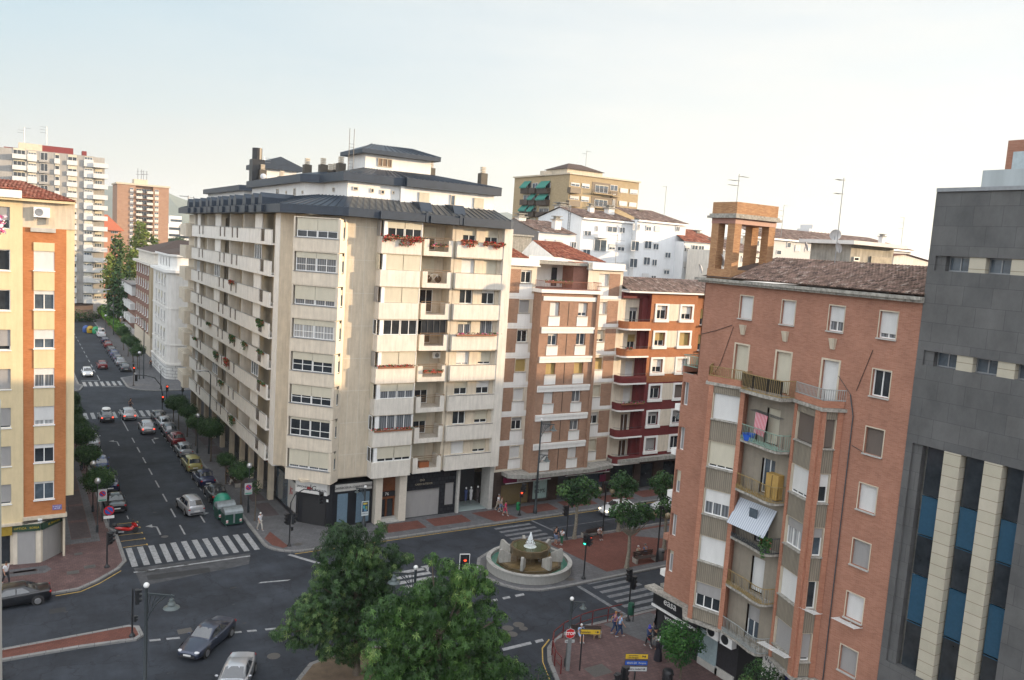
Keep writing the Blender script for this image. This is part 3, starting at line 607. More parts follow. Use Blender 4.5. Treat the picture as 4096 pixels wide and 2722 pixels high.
def seams(mb, a, b, c, d, n, w=.035, h=.06):
    a, b, c, d = map(Vector, (a, b, c, d)); up_ = Vector((0, 0, h))
    for i in range(n+1):
        p = a+(b-a)*i/n; q = d+(c-d)*i/n; s = (b-a).normalized()*w
        mb.add([p-s, p+s, q+s, q-s, p-s+up_, p+s+up_, q+s+up_, q-s+up_], [(4, 5, 6, 7), (0, 1, 5, 4), (1, 2, 6, 5), (2, 3, 7, 6), (3, 0, 4, 7)])
seams(seam, (25.1, 68.3, 29.63), (41.7, 68.3, 29.63), (41.3, 71.5, 30.75), (26.6, 71.5, 30.75), 26)
seams(seam, (20.5, 73.2, 29.63), (24.7, 68.6, 29.63), (26.2, 71.8, 30.75), (24.3, 74, 30.75), 8)
seams(seam, (20.5, 124, 29.63), (20.5, 73.2, 29.63), (24.3, 74, 30.75), (24.3, 124, 30.75), 70)
seam.build('roof_seam', SLATE, BA)
dm = MB()    # steps in the fascia and the little dormer caps over the balcony columns
for x in (32.45, 35.95): dm.prism([(x, 68.1), (x+.32, 68.1), (x+.32, 71.3), (x, 71.3)], 28.87, 29.7); dm.add([(x-.1, 68.9, 29.7), (x+1.1, 68.9, 29.75), (x+1.1, 71.4, 30.8), (x-.1, 71.4, 30.8), (x-.1, 69.6, 30.72), (x+1.1, 69.6, 30.72)], [(0, 1, 5, 4), (4, 5, 2, 3), (0, 4, 3), (1, 2, 5)]); dm.build('dormer_cap', SLATE, BA); dm = MB()
dm.box(28.0, 32.35, 68.05, 68.28, 28.86, 29.5); dm.box(32.9, 35.85, 68.0, 68.28, 28.84, 29.48); dm.box(36.35, 41.6, 68.05, 68.28, 28.82, 29.52); dm.build('roof_fascia', SLATE, BA)
for i, y in enumerate((79.4, 82.2, 85.8, 90, 92.4, 96.2, 98.4, 102.4, 104.6, 108.6, 112.8, 117)):
    yy = y+1.1; dm = MB(); dm.box(20.2, 20.49, y-.9, y+.9, 28.9, 29.55)
    dm.add([(20.6, yy-.7, 29.6), (20.6, yy+.7, 29.6), (20.6, yy+.7, 30.35), (20.6, yy, 30.8), (20.6, yy-.7, 30.35), (23.9, yy-.7, 29.6), (23.9, yy+.7, 29.6), (23.9, yy+.7, 30.35), (23.9, yy, 30.8), (23.9, yy-.7, 30.35)],
           [(0, 1, 2, 3, 4), (1, 6, 7, 2), (2, 7, 8, 3), (3, 8, 9, 4), (4, 9, 5, 0), (5, 9, 8, 7, 6)])
    dm.build('dormer_cap', SLATE, BA)
# second tier
t2 = MB(); o2 = [(24.6, 100), (24.6, 79.5), (26.1, 78.2), (26.1, 71.6), (31.2, 71.6), (31.2, 71.2), (41.3, 71.2), (41.3, 82), (41.3, 100)]
t2.prism(o2, 30.5, 32.15, top=False); t2.prism([(24.3, 124), (24.3, 103), (26.0, 101.8), (26.0, 100.1), (41, 100.1), (41, 124)], 30.3, 31.9, top=False); t2.build('penthouse_wall', WHITEP, BA)
fs = MB(); o3 = [(24.0, 100.4), (24.0, 79.1), (25.5, 77.8), (25.5, 71.1), (31.5, 71.1), (31.5, 70.6), (41.8, 70.6), (41.8, 82), (41.8, 100.4)]
fs.prism(o3, 32.1, 32.85, top=False); fs.prism([(23.7, 124.5), (23.7, 102.6), (25.4, 101.4), (25.4, 100.45), (41.5, 100.45), (41.5, 124.5)], 31.85, 32.5); fs.build('roof_fascia', SLATE, BA)
i3 = [(28, 100.3), (28, 80), (28.6, 79), (28.6, 74.2), (31.6, 74.2), (31.7, 74.1), (35.9, 74.1), (38, 82), (38, 100.3)]
z3 = MB()
for i in range(8): z3.add([(*o3[i], 32.86), (*o3[i+1], 32.86), (*i3[i+1], 33.65), (*i3[i], 33.65)], [(0, 1, 2, 3)])
z3.add([(*p, 33.65) for p in i3], [tuple(range(9))]); z3.build('metal_roof', SLATE, BA)
s3 = MB(); seams(s3, (25.5, 71.1, 32.86), (31.5, 71.1, 32.86), (31.6, 74.2, 33.65), (28.6, 74.2, 33.65), 11); seams(s3, (31.5, 70.6, 32.86), (41.8, 70.6, 32.86), (35.9, 74.1, 33.65), (31.7, 74.1, 33.65), 19); s3.build('roof_seam', SLATE, BA)
# small openings of the penthouse
def pw(x0, x1, z0, z1, sh=0, y=71.6, gl=GLASS): window(BA, Fr(0, y, 0), x0, x1, z0, z1, d=.02, n=1, sh=sh, gl=gl, sill=None, fw_=.07, frm=CREAM)
for a in ((26.6, 27.1, 31.3, 31.65), (28.3, 28.65, 31.25, 31.65), (29.3, 29.7, 31.2, 31.6), (30.45, 30.7, 31.3, 31.6)): pw(*a)
pw(33.05, 34.1, 30.75, 31.7, 1, 71.2); pw(36.4, 36.9, 30.75, 31.75, 0, 71.2, GLASSB); pw(39.0, 40.1, 30.75, 31.7, 1, 71.2)
for y0, y1, z0, z1, xx in ((79.9, 80.2, 31.0, 31.3, 24.6), (82.4, 83.0, 30.9, 31.6, 24.6), (85.5, 85.8, 31.1, 31.4, 24.6), (75, 75.5, 31.2, 31.6, 26.1), (88.5, 89.3, 30.8, 31.7, 24.6), (105, 105.4, 31, 31.3, 24.3), (110, 110.4, 31, 31.3, 24.3)):
    window(BA, Fr(xx, 0, R(-90)), -y1, -y0, z0, z1, d=.02, n=1, gl=GLASSB, sill=None, fw_=.05, frm=CREAM)
# lift tower lantern
lt = MB(); lt.box(28.7, 35.6, 74.2, 79, 33.3, 35.05); lt.build('lift_house_wall', WHITEP, BA)
window(BA, Fr(0, 74.2, 0), 29.95, 31.4, 33.95, 34.75, d=.02, n=3, gl=glass('amber glass', (.14, .08, .035)), sill=None, frm=CREAM2)
lf = MB(); lf.box(28.1, 36.3, 73.5, 79.6, 35.02, 35.4); lf.build('roof_fascia', SLATE, BA)
hp_ = MB(); a_, b_, c_, d_ = (28.1, 73.5, 35.4), (36.3, 73.5, 35.4), (36.3, 79.6, 35.4), (28.1, 79.6, 35.4); r0, r1 = (30.2, 76.5, 36.25), (34.4, 76.5, 36.25)
hp_.add([a_, b_, r1, r0, d_, c_], [(0, 1, 2, 3), (0, 3, 4), (3, 2, 5, 4), (1, 5, 2)]); seams(hp_, a_, b_, r1, r0, 13); hp_.build('hip_roof', SLATE, BA)
l2 = MB(); l2.box(27.9, 32.4, 108.5, 114, 32.4, 35.2); l2.build('lift_house_wall', WHITEP, BA)
l3 = MB(); l3.box(27.3, 33, 107.9, 114.6, 35.2, 35.8); l3.add([(27.3, 107.9, 35.81), (33, 107.9, 35.81), (33, 114.6, 35.81), (27.3, 114.6, 35.81), (30.1, 107.9, 36.9), (30.1, 114.6, 36.9)], [(0, 1, 4), (1, 2, 5, 4), (2, 3, 5), (3, 0, 4, 5)]); l3.build('hip_roof', SLATE, BA)
def chimney(x, y, z0, z1, w=.7):
    c = MB(); c.box(x-w/2, x+w/2, y-w/2, y+w/2, z0, z1); cc = c.build('chimney', mat('brown chimney cladding', (.075, .065, .05), rough=.7, var=.25, scale=3), BA)
    k = MB()
    for i in range(4): k.box(x-w*.3, x+w*.3, y-w*.3, y+w*.3, z1+.06+.16*i, z1+.15+.16*i); k.box(x-w*.22, x+w*.22, y-w*.22, y+w*.22, z1+.15+.16*i-.1, z1+.2+.16*i-.04)
    k.build('chimney_cowl', CREAM2, cc)
for reg, x, yb_, yt, Y in ((rA, 270, 315, 212, 82.5), (rA, 405, 300, 212, 79.5), (rA, 470, 290, 262, 79), (rA, 515, 280, 258, 79), (rA, 557, 275, 200, 77.5), (rA, 1315, 310, 240, 74.6), (rA, 1757, 378, 285, 73.5), (r4, 720, 390, 290, 103), (r4, 880, 375, 345, 96)):
    x0, z0 = YP(reg, x, yb_, Y); _, z1 = YP(reg, x, yt, Y); chimney(x0, Y, z0-.6, z1, .75 if reg is rA else .8)
x0, z0 = YP(r4, 672, 400, 104); _, z1 = YP(r4, 672, 205, 104)
st = MB(); st.box(x0-.75, x0+.75, 103.2, 104.7, z0-.5, z1); st.cyl((x0, 104, z1), (x0, 104, z1+1.4), .6, n=12); st.build('chimney_stack', BLACKM, BA)
ld = MB()
for dx in (-.22, .22): ld.cyl((26.9+dx, 73.2, 33.0), (26.9+dx, 73.2, 37.0), .03, n=5)
for i in range(9): ld.cyl((26.68, 73.2, 33.2+.3*i), (27.12, 73.2, 33.2+.3*i), .02, n=4)
ld.build('ladder', DARKG, BA)
# ground floor
JB = mat('black shop cladding', (.012, .013, .016), rough=.35); JS = mat('blue grey shop glass', (.13, .19, .24), rough=.08)
g = MB(); g.prism([(25.1, 70.2), (22.9, 72.6), (22.9, 80), (26, 80), (29.2, 74), (29.2, 69.9), (25.3, 69.95)], 0, 4.3); g.build('shop_front', JB, BA)
fJ = fr2((22.9, 72.6), (25.1, 70.2)); sg = MB(fJ); sg.box(.0, fJ.len, .0, .55, 3.25, 4.3); sgn = sg.build('shop_sign', WHITEP, BA)
DKL = mat('dark lettering', (.03, .03, .035), rough=.5); REDL = mat('red lettering', (.3, .02, .02), rough=.5)
def ft(f, s, d, z_): p = f.p(s, d, z_); return (p.x, p.y, p.z)
text('JAMONES', sgn, ft(fJ, .72, .57, 3.8), fJ.u, .27, DKL); text('GALILEA', sgn, ft(fJ, 2.72, .57, 3.66), fJ.u, .27, DKL)
text('J', sgn, ft(fJ, 1.6, .57, 3.85), fJ.u, .68, DKL); text('G', sgn, ft(fJ, 1.95, .58, 3.77), fJ.u, .68, DKL); e = MB(); e.lathe([(.02, 0), (.3, .01), (.02, .02)], (0, 0, 0), n=20, ax='y'); eo = e.build('emblem', REDL, sgn)
eo.location = Vector(ft(fJ, 1.45, .565, 3.72)); eo.rotation_euler = (0, 0, math.atan2(fJ.u.y, fJ.u.x)); eo.scale = (.95, 1, .6)
MB(fJ).box(.5, fJ.len-.35, .01, .04, .05, 3.1).build('roller_door', slats('black roller door', (.012, .012, .014), per=.1, depth=.5), BA)
MB(fJ).box(fJ.len-.3, fJ.len-.1, .01, .03, 2.5, 2.75).build('house_number_plate', WHITE, BA)
sg2 = MB(fS); sg2.box(25.5, 29.1, -.35, -.2, 3.55, 4.2); s2 = sg2.build('shop_sign', STONE, BA); text('CARNICERIA-CHARCUTERIA', s2, (27.25, 69.78, 3.87), (1, 0, 0), .3, DKL)
gw = MB(fS)
for a, b_ in ((25.75, 26.75), (27.6, 28.9)):
    MB(fS).quad((a, -.26, .35), (b_, -.26, .35), (b_, -.26, 3.3), (a, -.26, 3.3)).build('shop_window', JS, BA)
MB().box(22.8, 22.895, 73.2, 75.6, .8, 3.6).build('shop_poster', mat('grey poster', (.35, .35, .34)), BA)
text('JG', BA, (22.78, 74.4, 2.6), (0, -1, 0), .9, REDL, name='lettering'); MB().box(22.82, 22.895, 75.9, 79.5, .6, 3.6).build('shop_window', GLASSB, BA)
parts('door_surround', [(29.27, 29.95, 69.25, 71, 0, 4.9), (31.7, 32.45, 69.25, 71, 0, 4.9)], mat('pale travertine', (.55, .5, .42), rough=.7, var=.08), BA)
dr = MB(); dr.box(29.95, 31.7, 70.3, 70.5, 2.9, 4.9); dr.box(29.95, 31.7, 70.2, 70.35, 1.95+.25, 2.25+.2) ; dr.box(29.95, 30.1, 70.25, 70.45, .1, 2.5); dr.box(31.55, 31.7, 70.25, 70.45, .1, 2.5); dr.box(30.75, 30.9, 70.25, 70.45, .1, 2.5); dd = dr.build('entrance_door', WOOD, BA)
MB().box(30.1, 31.55, 70.4, 70.44, .1, 2.4).build('pane', GLASS, dd); MB().box(30.1, 31.5, 70.2, 70.24, .1, .3).build('kick_plate', mat('brass', (.5, .33, .1), rough=.3, metal=.8), dd)
np_ = MB(); np_.box(30.0, 31.65, 70.15, 70.25, 2.45, 2.95); pn = np_.build('number_panel', JB, BA); text('76', pn, (30.8, 70.13, 2.7), (1, 0, 0), .42, WHITE)
stp = MB(); stp.box(29.9, 31.8, 69.2, 70.2, .14, .3); stp.box(29.9, 31.8, 69.6, 70.2, .3, .45); stp.build('entrance_step', STONE, BA)
TILEB = brick('black glazed tiles', (.02, .021, .025), (.03, .031, .035), (.008, .008, .01), bw=.4, bh=.4, msz=.02, var=.2, rough=.2)
tb = MB(Fr(0, 69.75, 0)); tb.wall(32.45, 38.2, .1, 4.8, [(32.6, 36.3, .15, 2.9), (36.9, 37.9, 1.0, 3.3)], rev=.2); tb.build('tiled_wall', TILEB, BA)
MB().box(32.6, 36.3, 69.9, 69.94, .15, 2.9).build('roller_door', SH_GREY, BA); MB().box(36.9, 37.9, 69.9, 69.94, 1.0, 3.3).build('roller_door', SH_GREY, BA)
GOLD = mat('dull gold lettering', (.3, .26, .18), rough=.4); text('oo', BA, (34.3, 69.73, 3.9), (1, 0, 0), .5, GOLD, name='shop_name'); text('CARO SUTIDOR', BA, (34.5, 69.73, 3.45), (1, 0, 0), .26, GOLD, name='shop_name')
parts('door_surround', [(38.1, 38.35, 69.4, 70, 0, 4.9), (41.75, 42.2, 69.3, 71, 0, 4.9)], STONE, BA)
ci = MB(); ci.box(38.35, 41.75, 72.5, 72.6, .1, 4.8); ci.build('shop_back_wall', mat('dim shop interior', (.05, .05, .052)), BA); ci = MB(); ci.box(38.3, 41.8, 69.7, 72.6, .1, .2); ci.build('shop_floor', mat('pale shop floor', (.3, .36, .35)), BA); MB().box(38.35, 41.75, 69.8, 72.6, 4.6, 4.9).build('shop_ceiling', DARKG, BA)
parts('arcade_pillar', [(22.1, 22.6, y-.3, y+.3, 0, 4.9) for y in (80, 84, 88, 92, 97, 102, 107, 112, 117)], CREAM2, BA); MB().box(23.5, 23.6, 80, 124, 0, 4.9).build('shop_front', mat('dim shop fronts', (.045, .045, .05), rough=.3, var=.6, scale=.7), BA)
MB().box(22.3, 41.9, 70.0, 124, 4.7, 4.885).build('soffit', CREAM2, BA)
for y, c_, zt in ((82.5, (.3, .06, .03), 3.4), (86, (.1, .15, .3), 3.6), (98, (.25, .06, .02), 3.6), (104, (.3, .28, .22), 3.5), (111, (.12, .2, .14), 3.6)): MB().box(23.1, 23.3, y, y+2.6, zt-.6, zt).build('shop_sign', mat('sign %d' % int(y), c_), BA)
MB().box(21.7, 21.78, 77.3, 77.32, 5.2, 5.8).build('street_name_plate', mat('blue enamel', (.05, .1, .25)), BA)
# ---------------------------------------------------------------- brick and cream block beside it
BRK = brick('brown brick', (.22, .1, .06), (.3, .15, .09), (.36, .29, .22), bw=.27, bh=.085, msz=.013)
BB = thing('apartment_building', 'brown brick and cream block with LABORAL signs, right of the big cream block', 'apartment block', (50, 75, 0), world=True)
f0 = Fr(0, 69.6, 0); f1 = Fr(0, 68.1, 0); PCH = 3.06
wb = MB(f0); hol = []
shw = [0, .98, .05, 1, .98, .35, .98]; 
for r in range(7):
    zs = 23.59-PCH*r; hol += [(44.12, 45.4, zs, zs+1.3), (54.1, 55.45, zs+.0, zs+1.3)]
wb.wall(42.2, 46.0, 3.9, 26.0, hol[::2], rev=.22); wb.build('wall', CREAM, BB); MB(f0).wall(52.6, 57.4, 3.9, 26.0, hol[1::2], rev=.22).build('wall', CREAM, BB)
for r in range(7):
    zs = 23.59-PCH*r; q = MB(f0); t_ = min(zs+1.45, 24.95)
    for (a, b_) in ((42.55, 44.05), (55.5, 57.0)): MB(f0).box(a, b_, 0, .025, zs-1.05, t_).build('brick_panel', BRK, BB)
    q.box(43.98, 45.5, 0, .035, zs-1.1, zs-.12); q.build('under_window_panel', WHITEP, BB)
    MB(f0).box(54.0, 55.5, 0, .035, zs-1.1, zs-.12).build('under_window_panel', WHITEP, BB)
    window(BB, f0, 44.12, 45.4, zs, zs+1.3, n=2, sh=[.15, 1, .1, 1, 1, .3, 1][r], shm=[SH_WHITE, SH_GREY, SH_WHITE, SH_OCHRE, SH_WHITE, SH_GREY, SH_WHITE][r])
    window(BB, f0, 54.1, 55.45, zs, zs+1.3, n=2, sh=[1, 1, .8, 1, 1, .3, .98][r], shm=[SH_WHITE, SH_WHITE, SH_CREAM, SH_OCHRE, SH_CREAM, SH_WHITE, SH_CREAM][r])
    if r: MB(f0).box(42.3, 46.0, .0, .05, zs+1.62, zs+2.0).box(42.3, 46, .0, .03, zs+1.42, zs+1.6).build('floor_band', WHITEP, BB); MB(f0).box(53.1, 57.3, .0, .05, zs+1.62, zs+2.0).build('floor_band', WHITEP, BB)
fb = MB(f1); hol = []
for r in range(6):
    zs = 20.4-PCH*r; hol += [(46.9, 48.1, zs, zs+1.4), (50.5, 51.7, zs, zs+1.4)]
fb.wall(45.8, 53.1, 3.9, 22.75, hol, rev=.22); fb.box(45.8, 45.9, -1.5, -.001, 3.9, 22.75); fb.box(53.0, 53.1, -1.5, -.001, 3.9, 22.75); fb.build('brick_front', BRK, BB)
MB(f1).box(52.75, 53.1, .0, .2, 3.9, 22.7).build('pier', BRK, BB)
for r in range(6):
    zs = 20.4-PCH*r
    for j, (a, b_) in enumerate(((46.9, 48.1), (50.5, 51.7))):
        window(BB, f1, a, b_, zs, zs+1.4, n=2, sh=[(1, .75), (.3, 0), (1, 1), (1, 0), (.98, .3), (1, 1)][r][j], shm=[SH_WHITE, SH_WHITE, SH_OCHRE, SH_WHITE, SH_GREY, SH_WHITE][r], gl=GLASSB if r < 3 else CURT)
        MB(f1).box(a-.1, b_+.1, 0, .04, zs-1.05, zs-.09).build('under_window_panel', WHITEP, BB)
    zz = zs-1.06
    if r < 5: MB(f1).box(46.0, 52.7, 0, .12, zz-.75, zz-.35).box(46.0, 52.7, .0, .18, zz-.35, zz-.1).build('floor_band', WHITEP, BB)
    MB(f1).box(49.25, 49.3, 0, .02, zs-1.0, zs+1.4).build('downpipe', BLACKM, BB)
MB(f1).box(46, 52.7, 0, .1, 21.95, 22.4).build('floor_band', WHITEP, BB)
tc_ = MB(f1); tc_.box(45.55, 53.35, -1.5, .3, 22.75, 23.1); tc_.build('cornice', WHITEP, BB)
ra = MB(); rail(ra, [(45.8, 69.4), (45.8, 68.0), (53.2, 68.0), (53.2, 69.4)], 23.1, .85, step=.18, r=.015); ra.build('railing', mat('rusty red rail', (.2, .05, .03)), BB)
tw = MB(); tw.box(46.0, 53.3, 72.4, 72.6, 23.1, 26.0); tw.box(45.9, 46.0, 69.65, 72.5, 23.1, 26); tw.build('terrace_wall', WHITEP, BB); MB().box(51.2, 53.3, 70.4, 72.39, 23.1, 26.0).build('brick_panel', brick('red terrace brick', (.22, .07, .05), (.27, .1, .07), (.3, .2, .15)), BB)
window(BB, Fr(0, 72.4, 0), 49.6, 50.5, 23.15, 25.3, d=.02, n=1, sill=None, frm=WHITE); MB().box(46.0, 53.2, 68.2, 72.4, 23.11, 23.14).build('terrace_floor', PINK, BB)
co = MB(); co.box(42.1, 46.2, 69.25, 71, 25.3, 25.42); co.box(42.15, 46.15, 69.45, 71, 25.42, 26.05); co.box(46.15, 53.2, 71.5, 73, 25.95, 26.35); co.box(52.9, 57.6, 69.25, 71, 25.3, 25.42); co.box(53.0, 57.5, 69.45, 71, 25.42, 26.05); co.build('cornice', WHITEP, BB)
MB().box(42.2, 57.4, 70, 82, 25.6, 25.9).build('flat_roof', CONC, BB); MB().box(42.2, 57.4, 81.9, 82, 0, 25.9).build('rear_wall', CREAM2, BB)
tiles('tile_roof', BB, (42.3, 70.6, 26.05), (45.6, 70.6, 26.1), (44.5, 75, 27.7), (42.3, 75, 27.7), TILER)
tiles('tile_roof', BB, (49.5, 71.6, 26.3), (56.0, 71.0, 26.1), (52.6, 75.4, 28.0), (49.0, 75.4, 28.0), TILER)
gb = MB(); gb.add([(46.5, 74.0, 26.3), (49.4, 71.6, 26.3), (49.0, 75.4, 28.0)], [(0, 1, 2)]); gb.build('gable_wall', CREAMW, BB)
# ground floor and canopy
MARB = brick('brown marble cladding', (.045, .03, .025), (.06, .042, .035), (.03, .02, .018), bw=.8, bh=.6, msz=.006, rough=.35)
cn = MB(); cn.prism([(43.3, 69.6), (43.3, 68.4), (43.8, 68.0), (45.6, 67.3), (53.3, 67.3), (56.8, 68.0), (57.2, 69.6)], 3.55, 3.95); cn.build('canopy', CONC, BB)
gfl = MB(f0); gfl.wall(42.2, 57.4, .1, 3.9, [(43.4, 47.0, .15, 2.4), (47.4, 49.4, .4, 2.6), (50.6, 52.2, .15, 2.7), (53, 57, .6, 2.7)], d=-.05, rev=.35); gfl.build('ground_floor_wall', MARB, BB)
MB().box(43.4, 47, 69.95, 70.0, .15, 2.4).build('shop_window', mat('warm shop glass', (.16, .12, .06), rough=.15), BB)
pp = MB(); pp.box(47.4, 49.4, 69.93, 69.97, .4, 2.6); poq = pp.build('shop_poster', mat('pale green poster', (.35, .48, .45), rough=.3), BB)
text('FLE', poq, (48.1, 69.9, 2.2), (1, 0, 0), .35, DKL); text('BLE,', poq, (48.1, 69.9, 1.75), (1, 0, 0), .38, DKL); text('1,29%', poq, (48.45, 69.9, 1.2), (1, 0, 0), .6, DKL)
MB().box(50.6, 52.2, 69.9, 69.95, .15, 2.7).build('entrance_door', DARKG, BB); MB().box(53, 57, 69.9, 69.95, .6, 2.7).build('shop_window', GLASSB, BB)
MAR = mat('maroon sign', (.13, .012, .04), rough=.4)
sa = MB(); sa.box(43.5, 49.2, 69.0, 69.5, 2.75, 3.3); so_ = sa.build('shop_sign', MAR, BB); MB().box(43.5, 49.2, 68.98, 69.0, 2.72, 2.8).build('sign_edge', WHITE, so_); MB().box(44.9, 46.7, 68.97, 68.995, 2.83, 3.27).build('sign_panel', STONE, so_); text('LABORAL', so_, (45.8, 68.96, 3.05), (1, 0, 0), .34, MAR); text('S', so_, (47.7, 68.98, 3.05), (1, 0, 0), .4, WHITE)
sb = MB(); sb.box(51.0, 57.0, 68.8, 69.4, 2.9, 3.45); sb_ = sb.build('shop_sign', MAR, BB); MB().box(51, 57, 68.78, 68.8, 2.87, 2.95).build('sign_edge', WHITE, sb_); text('S', sb_, (54.6, 68.78, 3.2), (1, 0, 0), .4, WHITE); text('S', sb_, (56.5, 68.78, 3.2), (1, 0, 0), .4, WHITE)
MB().box(56.2, 57.1, 69.45, 69.5, 1.6, 2.4).build('wall_plaque', MAR, BB)

# ---------------------------------------------------------------- red and orange brick block
REDB = mat('shaded red facing', (.13, .018, .018), rough=.8, var=.12, scale=2, streak=.1); ORB = brick('orange red brick', (.32, .125, .055), (.37, .155, .07), (.28, .12, .06), bw=.25, bh=.07, msz=.008, var=.18)  # shade on the side and lower floors put into this dark red
BCc = thing('apartment_building', 'orange brick block, dark red where shaded, with rounded balconies, behind the fountain plaza', 'apartment block', (64, 75, 0), world=True)
PC = 3.05; fc = Fr(0, 68.6, 0); w0 = Fr(0, 69.8, 0)
hol = []
for r in range(6): zt = 21.9-PC*r; hol += [(61.8, 63.35, zt-1.75, zt-.22), (65.55, 67.2, zt-1.75, zt-.22)]
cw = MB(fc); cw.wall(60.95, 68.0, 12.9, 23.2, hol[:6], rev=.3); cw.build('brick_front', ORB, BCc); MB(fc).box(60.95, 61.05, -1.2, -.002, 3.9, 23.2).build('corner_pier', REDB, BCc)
cw = MB(fc); cw.wall(60.95, 68.0, 4.3, 12.9, hol[6:], rev=.3); cw.build('shaded_front', REDB, BCc)
for r in range(6):
    zt = 21.9-PC*r
    MB(fc).box(63.6, 65.3, .0, .02, zt-1.95, zt-.02).build('pale_panel', CREAM, BCc)
    for j, (a, b_) in enumerate(((61.8, 63.35), (65.55, 67.2))):
        F_ = MB(fc)
        F_.box(a-.26, a, 0, .08, zt-2.02, zt); F_.box(b_, b_+.26, 0, .08, zt-2.02, zt); F_.box(a, b_, 0, .08, zt-.22, zt); F_.box(a-.3, b_+.3, 0, .16, zt-2.1, zt-1.76)
        F_.build('window_surround', WHITEP, BCc)
        window(BCc, fc, a, b_, zt-1.75, zt-.22, d=-.22, n=2, sh=[(.35, .6), (.6, 1), (.6, 1), (.25, 1), (.35, .5), (.9, .1)][r][j], shm=[SH_WHITE, SH_OCHRE, SH_WHITE, SH_BROWN, SH_GREY, SH_GREY][r], sill=None, gl=GLASS)
lw = MB(w0); lw.wall(57.4, 60.95, 3.9, 23.2, [(58.9, 60.1, 19.1-PC*r+.1, 19.1-PC*r+2.2) for r in range(6)], rev=.2); lw.build('wall', CREAM, BCc)
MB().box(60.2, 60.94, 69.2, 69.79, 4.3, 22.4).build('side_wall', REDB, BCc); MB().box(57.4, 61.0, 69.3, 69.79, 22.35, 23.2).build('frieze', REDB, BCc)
for r in range(6):
    zb = 19.0-PC*r; window(BCc, w0, 58.9, 60.1, zb+.2, zb+2.3, n=2, sh=[.2, .4, 1, 1, 0, 0][r], shm=[SH_GREY, SH_OCHRE, SH_WHITE, SH_WHITE, SH_BROWN, SH_BROWN][r], sill=None, gl=GLASS if r < 4 else mat('brown door panel', (.08, .045, .03)))
    po_ = [(57.2, 69.8), (57.2, 68.9)]+[(57.9-.7*math.cos(R(a)), 68.9-.6*math.sin(R(a))) for a in range(15, 91, 15)]+[(60.9, 68.3), (60.9, 69.8)]
    B = MB(); B.prism(po_, zb-.12, zb+.06); B.build('balcony_slab', WHITEP, BCc)
    if r < 6:
        n = len(po_); B = MB()
        for i in range(1, n-2):
            a, b_ = po_[i], po_[i+1]; B.add([(a[0], a[1]+.04, zb+.06), (b_[0], b_[1]+.04, zb+.06), (b_[0], b_[1]+.04, zb+.85), (a[0], a[1]+.04, zb+.85), (a[0]+.08, a[1]+.14, zb+.85), (b_[0]+.08, b_[1]+.14, zb+.85), (a[0]+.08, a[1]+.14, zb+.06), (b_[0]+.08, b_[1]+.14, zb+.06)], [(0, 1, 2, 3), (3, 2, 5, 4), (4, 5, 7, 6)])
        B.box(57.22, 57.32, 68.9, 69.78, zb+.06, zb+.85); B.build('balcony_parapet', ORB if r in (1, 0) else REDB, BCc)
        ra = MB(); ra.tube([(x+.04, y+.08, zb+1.08) for x, y in po_[1:-1]], .02, 5); ra.build('handrail', DARKG, BCc)
rw = MB(fc); rw.wall(68.0, 84, .2, 23.2, [(69.6, 70.8, 19.1-PC*r+.3, 19.1-PC*r+2.2) for r in range(6)], d=-1.0, rev=.2); rw.build('brick_wall', ORB, BCc)
for r in range(6): window(BCc, fc, 69.6, 70.8, 19.4-PC*r, 21.3-PC*r, d=-1.2, n=2, sh=.6, shm=SH_OCHRE)
tiles('tile_roof', BCc, (57.3, 68.2, 23.25), (84, 68.2, 23.25), (84, 72.2, 24.6), (57.3, 72.2, 24.6), TILE, tw=.26, tl=.42)
ev = MB(); ev.box(57.3, 68.3, 68.15, 69.9, 23.05, 23.24); ev.box(68.3, 84, 68.3, 69.9, 23.05, 23.24); ev.build('eave', WHITEP, BCc)
MB().box(57.3, 84, 72.3, 82, 23.2, 24.3).build('flat_roof', CONC, BCc)
cp = MB(); cp.prism([(57.1, 69.8), (57.1, 68.9), (57.9, 68.2), (60.9, 68.0), (72, 68.0), (72, 69.8)], 3.85, 4.3); cp.build('canopy', CONC, BCc)
gg = MB(w0); gg.wall(57.4, 84, .1, 3.9, [(58, 61.5, .3, 3.2), (62.5, 64.5, .15, 3.0), (66, 69, .3, 3.0)], rev=.3); gg.build('ground_floor_wall', MARB, BCc)
for a in ((58, 61.5, .3, 3.2), (62.5, 64.5, .15, 3.0), (66, 69, .3, 3.0)): MB().box(a[0], a[1], 70.05, 70.1, a[2], a[3]).build('shop_window', GLASS, BCc)
MB().box(58, 61.6, 69.55, 69.78, 3.2, 3.75).build('shop_sign', mat('brown shop sign', (.12, .03, .015)), BCc)

# ---------------------------------------------------------------- cream and orange brick building across the side street, left
LBK = brick('bright orange brick', (.38, .135, .045), (.45, .175, .065), (.36, .17, .08), bw=.24, bh=.075, msz=.01, var=.12)
LCR = mat('pale yellow render', (.6, .49, .3), rough=.85, var=.05, scale=1, streak=.08)
BL_ = thing('apartment_building', 'yellow cream building with an orange brick strip and shuttered corner shop, far left', 'apartment block', (0, 75, 0), world=True)
fl = Fr(0, 70.8, 0); 
sill = [23.02, 20.04-.0, 17.0, 13.9, 10.8+.05, 7.47, 4.9+.25]; sill = [23.02-2.98*k for k in range(7)]
hol = [(-1.3, -.0, s-.1, s+1.45) for s in sill]+[(-1.3, 0, 26.0, 27.6)]
lwl = MB(fl); lwl.wall(-14, .8, 3.5, 28.2, [h for h in hol]+[(x, x+1.3, s, s+1.5) for s in sill for x in (-5, -9)], rev=.12); lwl.build('wall', LCR, BL_)
bh_ = [(1.51, 2.86, s, s+1.45) for s in sill]
